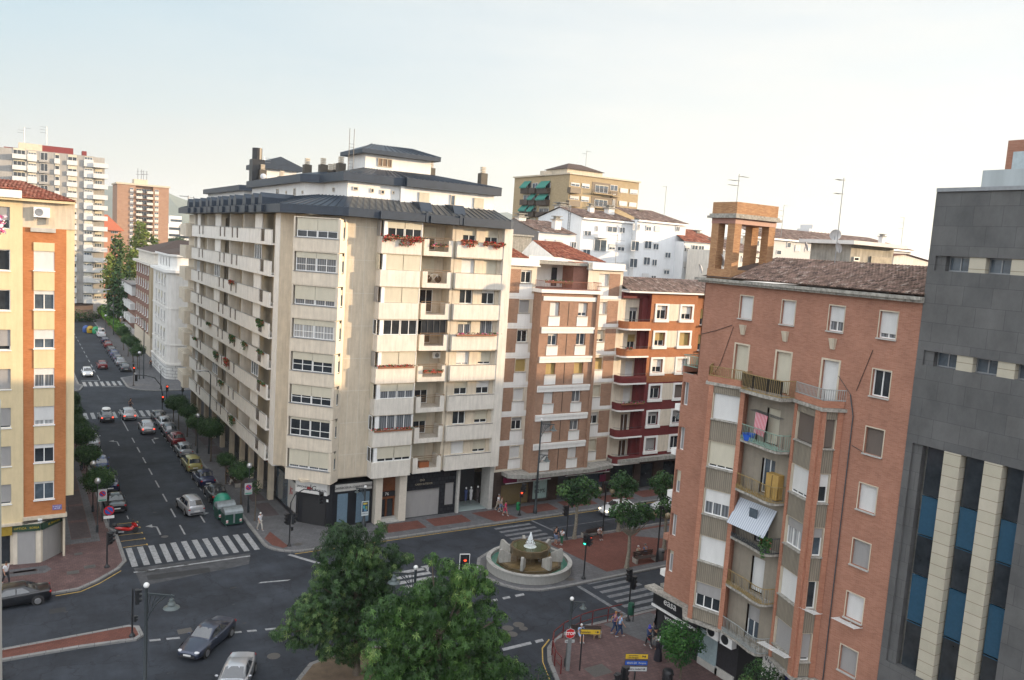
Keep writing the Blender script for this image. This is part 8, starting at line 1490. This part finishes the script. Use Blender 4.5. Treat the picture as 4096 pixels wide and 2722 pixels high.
    pane(0, 'windscreen', .12, .93, .93); pane(3, 'rear_window', .06, .78 if kind != 'van' else .6, .92)
    for s in (-1, 1):     # side glass, front and rear
        a, c = cab[1], cab[3]; xm = (a[0]+c[0])/2-.1
        def sp(x, t):
            z0 = zb(x); wt = w*.66; wb = w*.9; z = z0+.02+(H-.1-z0)*t; zz = (z-z0+.03)/(H-z0+.03)
            y = wb+(wt+(wb-wt)*.3-wb)*(zz/.72) if zz < .72 else (wt+(wb-wt)*.3)+(wt-(wt+(wb-wt)*.3))*((zz-.72)/.28)
            return (x, s*(y+.012), z)
        for x0, x0t, x1, x1t in ((cab[0][0]-.25, a[0]-.12, xm+.04, xm+.04), (xm-.04, xm-.04, cab[4][0]+(.55 if kind in ('sedan', 'big') else .35), c[0]+.12)):
            q = MB(); q.add([sp(x0, .03), sp((x0+x0t)/2-.02, .55), sp(x0t, .9), sp(x1t, .9), sp((x1+x1t)/2+(.02 if x1 != x1t else 0), .55), sp(x1, .03)], [tuple(range(6))]); q.build('side_window', CG, o)
        for xw in (h-.82, -h+.85):
            q = MB(); q.lathe([(.27, -.09), (.32, -.07), (.33, 0), (.32, .07), (.27, .09)], (xw, s*(w-.055), .32), n=18, ax='y'); t = q.build('wheel', TY, o, smooth=True); q = MB(); q.lathe([(.02, .092), (.2, .1), (.23, .075)] if s > 0 else [(.02, -.092), (.2, -.1), (.23, -.075)], (xw, s*(w-.055), .32), n=14, ax='y'); q.build('rim', RIM, t)
            q = MB(); q.lathe([(.385, -.004), (.385, .004)], (xw, s*(w+.002), .35), n=18, ax='y'); q.build('wheel_arch', BUM, o)
        q = MB(); q.ball((cab[0][0]-.35, s*(w+.08), zb(cab[0][0])+.08), (.07, .11, .07), 8, 5); q.build('mirror', P if col != 'black' else BUM, o)
        q = MB(); q.ball((h-.16, s*w*.62, body[1][2]-.03), (.14, .2, .075), 10, 5); q.build('headlight', HLB if lamp else HL, o)
        q = MB(); q.ball((-h+.07, s*w*.74, body[-2][2]-.16), (.09, .13, .1 if kind != 'van' else .25), 8, 5); q.build('taillight', TLB if brake else TL, o)
        MB().cyl((xm+.1, s*(w*.985), .72), (xm-.02, s*(w*.985), .72), .015, n=5).build('door_handle', BUM, o)
    q = MB(); q.box(h-.03, h+.025, -.5, .5, .27, .42); q.build('grille', BUM, o); q = MB(); q.box(h+.02, h+.035, -.26, .26, .38, .49); q.build('number_plate', PLT, o); q = MB(); q.box(-h-.02, -h+.04, -w*.7, w*.7, .28, .44); q.build('bumper', BUM if col != 'white' else P, o)
    q = MB(); q.box(-h-.032, -h-.018, -.26, .26, .52, .63); q.build('number_plate', PLT, o)
    if rack:
        for s in (-1, 1): MB().tube([(cab[2][0], s*.52, H-.02), (cab[2][0]-.1, s*.52, H+.05), (cab[3][0]+.1, s*.52, H+.05), (cab[3][0], s*.52, H-.02)], .02, 5).build('roof_rail', GREYM, o)
    return o
UPR = R(90)      # facing +y, away from the camera
def px_(reg, x, y, dy=0): p = Z(reg, x, y); return (p.x, p.y+dy, 0)
car('car', 'silver hatchback driving towards the side street, right of the lane arrow', 'estate', 'silver', (14.6, 79.6, 0), R(96), rack=True)
car('car', 'dark blue grey sedan with open window turning in the foreground road', 'sedan', 'slate', (10.86, 52.35, 0), R(-133))
car('car', 'white silver sedan cut by the bottom edge in the foreground', 'sedan', 'silver', (11.35, 46.75, 0), R(-115))
car('car', 'black sedan at the left border beside the corner pavement', 'big', 'black', (-.05, 63.65, 0), R(180+2))
# parked, right kerb
row = [('black', 'sedan', 17.6, 82.6, 'black sedan parked nearest the rubbish containers'), ('navy', 'sedan', 17.5, 88.2, 'navy sedan parked second from the rubbish containers'), ('olive', 'estate', 17.35, 94.2, 'olive gold estate car parked at the right kerb'), ('ltgrey', 'hatch', 17.55, 100.4, 'light silver hatchback parked behind the olive car'), ('red', 'hatch', 17.6, 105.9, 'dark red hatchback parked behind the light silver one'), ('grey', 'estate', 17.6, 110.9, 'dark grey estate car parked at the right kerb near the crossing'), ('silver', 'hatch', 17.6, 115.3, 'silver car parked beside the crossing at the right kerb'), ('black', 'hatch', 17.5, 119.3, 'black car parked last before the far zebra crossing')]
for c, k, x, y, lb in row: car('parked_car', lb, k, c, (x, y, 0), UPR+R(random.uniform(-2, 2)), group='cars parked along the kerbs')
car('car', 'silver estate with lit tail lights beside the parked grey car', 'estate', 'silver', (15.2, 113.3, 0), R(88), brake=True); car('car', 'silver estate waiting at the far zebra crossing with red lights', 'estate', 'silver', (13.9, 121.9, 0), UPR, brake=True); car('car', 'dark car with a white roof box waiting in the left lane', 'hatch', 'grey', (11.1, 121.3, 0), UPR, brake=True)
for c, k, x, y, lb in (('navy', 'sedan', 8.45, 89.5, 'navy car half hidden under the second left street tree'), ('black', 'sedan', 8.4, 82.9, 'black sedan parked at the left kerb behind the scooter'), ('blue', 'hatch', 8.3, 97, 'blue car parked between the left street trees'), ('silver', 'hatch', 8.3, 107.5, 'silver car with red lights parked under the far left street trees')): car('parked_car', lb, k, c, (x, y, 0), UPR, group='cars parked along the kerbs', brake=False)
far = [('grey', 'hatch', 17.9, 162.3, 'dark green grey car parked first beyond the side street'), ('ltgrey', 'estate', 17.8, 169, 'light blue car parked second beyond the side street'), ('navy', 'hatch', 17.8, 174.5, 'navy car parked third beyond the side street'), ('blue', 'hatch', 17.8, 180, 'blue car parked fourth beyond the side street'), ('black', 'hatch', 17.8, 185.5, 'black car parked fifth beyond the side street'), ('red', 'hatch', 17.9, 193.4, 'red car parked sixth beyond the side street'), ('navy', 'hatch', 18, 201, 'dark blue car parked in front of the white van')]
for c, k, x, y, lb in far: car('parked_car', lb, k, c, (x, y, 0), UPR, group='cars parked along the kerbs')
car('van', 'white van parked last in the row at the far street end', 'van', 'white', (18.2, 212.5, 0), UPR, group='cars parked along the kerbs')
car('car', 'white car coming towards the far crossing with one headlight lit', 'hatch', 'white', (11.4, 157.8, 0), R(-90), lamp=True); car('car', 'dark red car driving away beyond the side street', 'hatch', 'red', (14.4, 165.6, 0), UPR)
car('car', 'white car with lit headlights behind the double lamp of the plaza', 'hatch', 'white', (54.2, 63.6, 0), R(180), lamp=True); car('car', 'pale car further up the cross street behind the plane trees', 'estate', 'white', (60.5, 62.5, 0), R(180))
# scooter
def scooter(lb, loc, rot):
    o = thing('scooter', lb, 'scooter', loc, rot=rot); RP = mat('red scooter paint', (.4, .012, .01), rough=.25, coat=.5)
    for x in (-.68, .68): q = MB(); q.lathe([(.22, -.06), (.27, -.03), (.27, .03), (.22, .06)], (x, 0, .27), n=16, ax='y'); t = q.build('wheel', TY, o, smooth=True); q = MB(); q.lathe([(.02, -.05), (.17, -.05), (.17, .05), (.02, .05)], (x, 0, .27), n=12, ax='y'); q.build('rim', RIM, t)
    q = MB(); q.tube([(-1.0, 0, .72), (-.7, 0, .68), (-.3, 0, .55), (.1, 0, .42), (.35, 0, .42), (.5, 0, .6), (.55, 0, .95)], [.05, .16, .2, .17, .15, .16, .1], 8); q.build('body', RP, o, smooth=True); q = MB(); q.tube([(.45, 0, .95), (.62, 0, .72), (.82, 0, .55), (.68, 0, .45)], [.12, .17, .1, .04], 8); q.build('front_fairing', RP, o, smooth=True)
    q = MB(); q.tube([(-.85, 0, .86), (-.45, 0, .82), (-.05, 0, .74), (.08, 0, .6)], [.1, .15, .14, .06], 8); q.build('seat', BLACKM, o, smooth=True); q = MB(); q.tube([(.4, -.33, 1.02), (.5, 0, 1.0), (.4, .33, 1.02)], .025, 6); q.build('handlebar', BLACKM, o)
    q = MB(); q.add([(.6, -.2, .95), (.6, .2, .95), (.42, .16, 1.35), (.42, -.16, 1.35)], [(0, 1, 2, 3)]); q.build('windshield', CG, o); q = MB(); q.ball((-1.02, 0, .98), (.22, .22, .17), 10, 6); q.build('top_box', BLACKM, o); q = MB(); q.ball((.83, 0, .68), (.05, .13, .07), 8, 5); q.build('headlight', HL, o)
    for s in (-1, 1): q = MB(); q.cyl((.42, s*.25, 1.02), (.38, s*.33, 1.2), .012, n=4); q.ball((.37, s*.35, 1.22), (.02, .07, .05), 8, 5); q.build('mirror', BLACKM, o)
    q = MB(); q.cyl((-.75, -.17, .35), (-.3, -.2, .3), .06); q.build('exhaust', GREYM, o)
scooter('red maxi scooter parked in the yellow marked box by the zebra crossing', (8.6, 75.1, 0), R(8))
# roof box on the waiting car
o = thing('roof_box', 'white load on the roof of the dark waiting car', 'roof box', (11.1, 121.0, 1.47)); q = MB(); q.ball((0, 0, .16), (.55, .9, .2), 12, 6); q.build('shell', WHITE, o, smooth=True); MB().box(-.5, .5, -.4, -.34, 0, .04).build('rack_bar', GREYM, o)
# ---------------------------------------------------------------- people
SKIN = mat('skin', (.38, .2, .13), rough=.6, var=.05); SKINP = mat('pale skin', (.5, .3, .22), rough=.6, var=.05)
def cloth(name, c): return mat(name+' cloth', c, rough=.9, var=.12, scale=9)
def skinmesh(verts, edges, root, name, m, parent, sub=1):
    me = bpy.data.meshes.new(name); me.from_pydata([v[:3] for v in verts], edges, []); ob = bpy.data.objects.new(name, me); COL.objects.link(ob)
    md = ob.modifiers.new('skin', 'SKIN'); sv = me.skin_vertices[0].data
    for i, v in enumerate(verts): rr = v[3] if isinstance(v[3], tuple) else (v[3], v[3]); sv[i].radius = rr; sv[i].use_root = (i == root)
    md.use_smooth_shade = True; s = ob.modifiers.new('sub', 'SUBSURF'); s.levels = sub; s.render_levels = sub
    dg = bpy.context.evaluated_depsgraph_get(); nm = bpy.data.meshes.new_from_object(ob.evaluated_get(dg)); bpy.data.objects.remove(ob); bpy.data.meshes.remove(me)
    nm.materials.clear(); nm.materials.append(m); o = bpy.data.objects.new(name, nm); COL.objects.link(o); o.parent = parent; return o
def person(lb, loc, rot, pose='stand', h=1.72, shirt=('white', (.6, .6, .6)), trous=('dark', (.03, .03, .04)), hair=(.03, .02, .015), skin=None, sleeves='short', legs='long', group=None, robe=False, scarf=None, bag=None, phase=1):
    """x forward, z up; the pose moves the joints of one connected skeleton"""
    o = thing('person', lb, 'person', loc, group, rot=rot); k = h/1.72; SK = skin or SKIN; sit = pose == 'sit'; hz = .5 if sit else .93
    J = {}; lean = .12 if sit else .04 if pose == 'walk' else 0
    J['pel'] = (0, 0, hz); J['wst'] = (lean*.3, 0, hz+.14); J['cst'] = (lean*.8, 0, hz+.38); J['nck'] = (lean*1.1, 0, hz+.55); J['hb'] = (lean*1.2+.01, 0, hz+.62); J['hm'] = (lean*1.3+.02, 0, hz+.71); J['ht'] = (lean*1.3+.01, 0, hz+.79)
    for s, n in ((-1, 'r'), (1, 'l')):
        J['hip'+n] = (0, s*.09, hz-.04); J['sh'+n] = (lean*1.0, s*.185, hz+.49)
        st = s*phase*(.26 if pose == 'walk' else .02)
        if sit: J['kn'+n] = (.44, s*.11, hz-.02); J['an'+n] = (.46, s*.11, .09); J['to'+n] = (.64, s*.13, .04); J['el'+n] = (.16, s*.24, hz+.24); J['wr'+n] = (.36, s*.12, hz+.16)
        else: J['kn'+n] = (st*.6+.04, s*.095, .5); J['an'+n] = (st*1.0-(.04 if st < 0 else 0), s*.095, .09+(.05 if st < -.1 else 0)); J['to'+n] = (st*1.0+.17, s*.12, .04+(.02 if st < -.1 else 0)); J['el'+n] = (-st*.55-.02, s*.24, hz+.22); J['wr'+n] = (-st*.9+.06, s*.25, hz-.01)
        if pose == 'hold' : J['el'+n] = (.06, s*.25, hz+.22); J['wr'+n] = (.28, s*.1, hz+.3)
    K = lambda n_, r_: (*[c*k for c in J[n_]], r_*k if not isinstance(r_, tuple) else tuple(q*k for q in r_))
    V = []; E = []; ix = {}
    def v(n_, r_): ix[n_] = len(V); V.append(K(n_, r_)); return ix[n_]
    v('pel', (.125, .1)); v('wst', (.12, .095)); v('cst', (.15, .105)); v('nck', .055); v('hb', .07); v('hm', (.078, .092)); v('ht', .06)
    E += [(0, 1), (1, 2), (2, 3), (3, 4), (4, 5), (5, 6)]
    for n in 'rl':
        a = v('hip'+n, .085); b = v('kn'+n, .056); c = v('an'+n, .036); d = v('to'+n, .03); E += [(0, a), (a, b), (b, c), (c, d)]
        a = v('sh'+n, .055); b = v('el'+n, .038); c = v('wr'+n, .025); E += [(2, a), (a, b), (b, c)]
        w0 = Vector(J['wr'+n]); el = Vector(J['el'+n]); d = (w0-el).normalized(); side = Vector((0, 1 if n == 'l' else -1, 0)); pl = len(V); V.append((*((w0+d*.05)*k), .022*k)); E.append((c, pl))
        for fi in range(4):     # four fingers with a knuckle bend, and a thumb from the side of the palm
            sp_ = (fi-1.5)*.02; L = (.032, .04, .037, .028)[fi]; q0 = w0+d*.085+Vector((sp_, 0, 0)); q1 = q0+d*L-side*.012; b0 = len(V); V.append((*(q0*k), .0085*k)); V.append((*(q1*k), .007*k)); E += [(pl, b0), (b0, b0+1)]
        t0 = w0+d*.045+Vector((.03, 0, 0)); b0 = len(V); V.append((*(t0*k), .009*k)); V.append((*((t0+d*.03+Vector((.01, 0, 0)))*k), .008*k)); E += [(pl, b0), (b0, b0+1)]
    bd = skinmesh(V, E, 0, 'body', SK, o); hm = Vector(J['hm'])*k
    f = MB(); f.ball(hm+Vector((.09*k, 0, -.005)), (.018, .012, .02), 6, 4); f.build('nose', SK, bd); f = MB()
    for s in (-1, 1): f = MB(); f.ball(hm+Vector((.082*k, s*.032*k, .02*k)), .011, 6, 4); f.build('eye', BLACKM, bd); f = MB(); f.ball(hm+Vector((0, s*.085*k, -.005)), (.02, .01, .028), 6, 4); f.build('ear', SK, bd)
    f = MB(); f.box(hm.x+.07*k, hm.x+.083*k, -.022, .022, hm.z-.048*k, hm.z-.04*k); f.build('mouth', mat('lip', (.25, .07, .06)), bd)
    hc = mat('hair %.2f %.2f' % hair[:2], hair, rough=.8) if not scarf else cloth('scarf %.2f' % scarf[0], scarf)
    f = MB(); f.ball(hm+Vector((-.022*k, 0, .035*k)), (.1*k, .092*k, .095*k), 12, 8)
    if scarf: f.ball(hm+Vector((-.03*k, 0, -.1*k)), (.13*k, .13*k, .14*k), 12, 8)
    f.build('hair' if not scarf else 'headscarf', hc, bd, smooth=True)
    # clothes: the same joints, a little wider
    g = 1.14; C = cloth(shirt[0]+' shirt', shirt[1]); V = [K('pel', (.15, .125)), K('wst', (.14, .115)), K('cst', (.17, .125)), (*[c*k for c in (J['nck'][0], 0, J['nck'][2]-.04)], .075*k)]; E = [(0, 1), (1, 2), (2, 3)]
    for n in 'rl':
        a = len(V); V.append(K('sh'+n, .072)); e = Vector(J['sh'+n])*.35+Vector(J['el'+n])*.65 if sleeves == 'short' else Vector(J['el'+n]); V.append((*(e*k), .058*k)); E += [(2, a), (a, a+1)]
        if sleeves == 'long': V.append((*((Vector(J['wr'+n])*.9+Vector(J['el'+n])*.1)*k), .042*k)); E.append((a+1, a+2))
    skinmesh(V, E, 0, 'shirt', C, o)
    T = cloth(trous[0]+' trousers', trous[1])
    if robe:
        f = MB(); f.lathe([(.3, .03), (.27, .4), (.2, .85), (.2, 1.05), (.24, 1.32), (.12, 1.48)], n=14); f.v = [x*k for x in f.v]; f.build('robe', T, o, smooth=True)
    else:
        V = [K('pel', (.15, .12))]; E = []
        for n in 'rl':
            a = len(V); V.append(K('hip'+n, .1)); V.append(K('kn'+n, .072 if legs == 'long' else .085)); E += [(0, a), (a, a+1)]
            if legs == 'long': q = Vector(J['an'+n]); V.append((*(q*k+Vector((0, 0, .02))), .055*k)); E.append((a+1, a+2))
        skinmesh(V, E, 0, 'trousers', T, o)
    for n in 'rl':
        a, t_ = Vector(J['an'+n])*k, Vector(J['to'+n])*k; f = MB(); f.ball((a+t_)/2-Vector((-.01, 0, .02)), (.135, .05, .045), 10, 6); f.build('shoe', cloth('shoe', (.3, .3, .3) if shirt[1][0] > .4 else (.03, .03, .03)), o)
    if bag: f = MB(); w0 = Vector(J['wrr'])*k; f.box(w0.x-.17, w0.x+.17, w0.y-.06, w0.y+.04, w0.z-.5, w0.z-.14); f.cyl(w0+Vector((-.1, 0, -.14)), w0+Vector((0, 0, -.04)), .01); f.cyl(w0+Vector((.1, 0, -.14)), w0+Vector((0, 0, -.04)), .01); q = f.build('hand_bag', cloth('bag', bag), None); q.location = (0, 0, 0); q.parent = o
    return o
def pz(reg, x, y, z=.14): p = Z(reg, x, y, z); return (p.x, p.y, z)
BK = (.02, .02, .024); WH = (.6, .6, .62)
person('man with a white cap, white shirt and pale trousers walking at the corner pavement', pz(r2, 1252, 1445), R(-70), 'walk', 1.66, ('white', WH), ('pale', (.4, .38, .34)), hair=(.6, .6, .58))
person('man in a white shirt and beige trousers outside the brown shop', pz(rR, 75, 1370), R(-60), 'walk', 1.72, ('white', WH), ('beige', (.36, .31, .24)), hair=(.15, .14, .13)); person('woman in a light top and shorts between the man and the girl', pz(rR, 97, 1382), R(-50), 'walk', 1.62, ('sand', (.35, .3, .25)), ('denim', (.15, .2, .3)), hair=(.12, .05, .02), legs='short'); person('girl in a pink outfit walking in front of the brown shop', pz(rR, 128, 1408), R(-60), 'walk', 1.5, ('pink', (.5, .02, .12)), ('pink', (.45, .02, .1)), legs='short')
person('boy in a dark t-shirt and denim shorts standing at the plaza crossing', pz(rF, 808, 390), R(20), 'stand', 1.72, ('black', BK), ('denim', (.03, .05, .12)), legs='short'); person('boy in a white t-shirt and green trousers standing beside the tree', pz(rF, 860, 390), R(200), 'hold', 1.5, ('white print', WH), ('green', (.02, .12, .06)))
person('boy in a white shirt sitting on the plaza bench, looking down', pz(rF, 1180, 335), R(-95), 'sit', 1.6, ('white', WH), ('dark', (.05, .03, .03)), hair=BK); person('old man in a beige shirt sitting on the bench seen from behind', pz(rF, 1530, 520), R(100), 'sit', 1.66, ('beige', (.4, .37, .3)), ('grey', (.15, .14, .13)), hair=(.5, .5, .5)); person('old man in a blue shirt sitting on the bench seen from behind', pz(rF, 1590, 505), R(95), 'sit', 1.66, ('blue', (.1, .18, .32)), ('dark', BK), hair=(.12, .12, .12))
person('old lady with white hair in a light blue dress sitting behind the railing', pz(rF, 1020, 1215), R(-110), 'sit', 1.6, ('light blue', (.28, .4, .58)), ('light blue', (.28, .4, .58)), hair=(.6, .6, .6), legs='short', skin=SKINP)
person('man in a light blue t-shirt and jeans walking on the pink pavement', pz(rF, 1358, 1192), R(-25), 'walk', 1.74, ('light blue', (.25, .48, .62)), ('jeans', (.02, .04, .1)), hair=(.1, .07, .05)); person('woman in a dark patterned top and jeans walking behind the man in light blue', pz(rF, 1315, 1160), R(-20), 'walk', 1.62, ('purple print', (.15, .06, .15)), ('jeans', (.02, .04, .1)), hair=(.3, .13, .05))
person('man in a white shirt and grey trousers crossing the road by the salmon block', pz(rF, 1715, 942, 0), R(95), 'walk', 1.76, ('white', WH), ('grey', (.28, .28, .29)), hair=BK); person('child in a pale t-shirt and black shorts on the pavement near the shop sign', pz(rF, 1680, 1115), R(100), 'walk', 1.3, ('pale grey', (.42, .42, .42)), ('black', BK), legs='short')
person('woman with a blue headscarf and dark coat carrying a red bag', pz(rF, 1615, 1285), R(80), 'walk', 1.62, ('navy', (.03, .05, .12)), ('black', BK), scarf=(.05, .05, .3), sleeves='long', bag=(.3, .02, .03)); person('woman in a black coat walking beside the one with the red bag', pz(rF, 1665, 1290), R(85), 'walk', 1.62, ('black', BK), ('light', (.4, .38, .35)), scarf=(.015, .015, .02), sleeves='long'); person('woman in a long black robe with a white headscarf beside the round tree', pz(rF, 1695, 1395), R(90), 'stand', 1.66, ('black', BK), ('black robe', (.015, .013, .02)), scarf=(.6, .6, .6), sleeves='long', robe=True)
person('person in dark clothes running over the far zebra crossing', pz(r2, 440, 690, 0), R(10), 'walk', 1.7, ('black', BK), ('dark', (.1, .05, .04)), legs='short'); person('man in a white shirt and black trousers at the left border beside the black car', pz(rN, 50, 1440), R(-60), 'walk', 1.75, ('white', WH), ('black', BK))
person('person in white sitting on the low bench behind the parked cars', (20.25, 86.2, .14), R(185), 'sit', 1.66, ('white', WH), ('pale', (.3, .3, .35))); person('dark dressed person walking past the white classical building', pz(rM, 792, 1110), R(90), 'walk', 1.75, ('black', BK), ('black', BK)); person('dark figure standing on the left pavement between the trees', pz(rN, 700, 480), R(90), 'stand', 1.75, ('black', BK), ('black', BK)); person('dark figure beside the round tree by the parked navy car', pz(r2, 1048, 1150), R(90), 'stand', 1.65, ('black', BK), ('dark', (.05, .04, .05)))
for i, (x, c, lb) in enumerate(((39.9, (.04, .06, .15), 'headless shop mannequin in a blue jacket in the clothes shop'), (40.5, (.5, .5, .5), 'middle shop mannequin in a white shirt in the clothes shop'), (41.3, (.06, .05, .05), 'right shop mannequin in dark clothes in the clothes shop'))):
    o = thing('mannequin', lb, 'mannequin', (x, 70.8, .5), 'shop window mannequins'); q = MB(); q.lathe([(.2, 0), (.03, .02), (.03, .5)], n=10); q.build('stand', GREYM, o); q = MB(); q.lathe([(.1, .35), (.13, .6), (.16, .85), (.13, 1.02), (.19, 1.32), (.17, 1.42), (.05, 1.5)], n=12); q.build('clothing', cloth('mannequin %d' % i, c), o, smooth=True); q = MB(); q.ball((0, 0, 1.65), (.09, .09, .12), 10, 7); q.build('head', WHITE, o, smooth=True)
o = thing('display_table', 'low table with shoes on it inside the clothes shop', 'table', (38.9, 70.9, .2)); MB().box(-.35, .35, -.3, .3, .6, .64).build('table_top', GREYM, o)
for a in (-.3, .3):
    for b_ in (-.25, .25): MB().cyl((a, b_, 0), (a, b_, .6), .02).build('leg', GREYM, o)
# dog
p = pz(rF, 1160, 1210); o = thing('dog', 'small sandy brown dog sniffing on the pink pavement by the railing', 'dog', p, rot=R(160)); DG = mat('sandy fur', (.3, .2, .11), rough=.9, var=.2, scale=15)
V = [(-.22, 0, .34, .075), (-.05, 0, .35, .07), (.15, 0, .34, .095), (.25, 0, .38, .06), (.34, 0, .36, .06), (.43, 0, .32, .03), (-.32, 0, .38, .02), (-.4, 0, .46, .014)]; E = [(0, 1), (1, 2), (2, 3), (3, 4), (4, 5), (0, 6), (6, 7)]
for x, b_, hind in ((.17, 2, False), (-.22, 0, True)):
    for s in (-1, 1):
        a = len(V)
        if hind: V += [(x, s*.06, .28, .05), (x+.05, s*.07, .2, .035), (x-.06, s*.07, .11, .018), (x-.03, s*.07, .02, .018), (x+.02, s*.07, .01, .018)]
        else: V += [(x, s*.06, .26, .035), (x-.02, s*.065, .18, .025), (x+.01, s*.065, .1, .018), (x+.01, s*.065, .02, .018), (x+.05, s*.065, .01, .018)]
        E += [(b_, a)]+[(a+i, a+i+1) for i in range(4)]
skinmesh(V, E, 1, 'body', DG, o)
for s in (-1, 1): f = MB(); f.ball((.33, s*.055, .37), (.02, .012, .045), 6, 4); f.build('ear', mat('brown ear', (.15, .08, .04)), o)
# ---------------------------------------------------------------- summer haze over the whole town
hz = MB(); hz.box(-9100, 12100, -3100, 14100, -1.2, 250); hm = bpy.data.materials.new('haze'); hm.use_nodes = True; ht_ = hm.node_tree; ht_.nodes.clear()
ho = ht_.nodes.new('ShaderNodeOutputMaterial'); hv = ht_.nodes.new('ShaderNodeVolumePrincipled'); hv.inputs['Color'].default_value = (.82, .9, 1, 1); hv.inputs['Density'].default_value = .00012; hv.inputs['Anisotropy'].default_value = .2
ht_.links.new(hv.outputs[0], ho.inputs['Volume']); h_ = hz.build('haze', hm); h_['kind'] = 'stuff'; SC.cycles.volume_bounces = 1
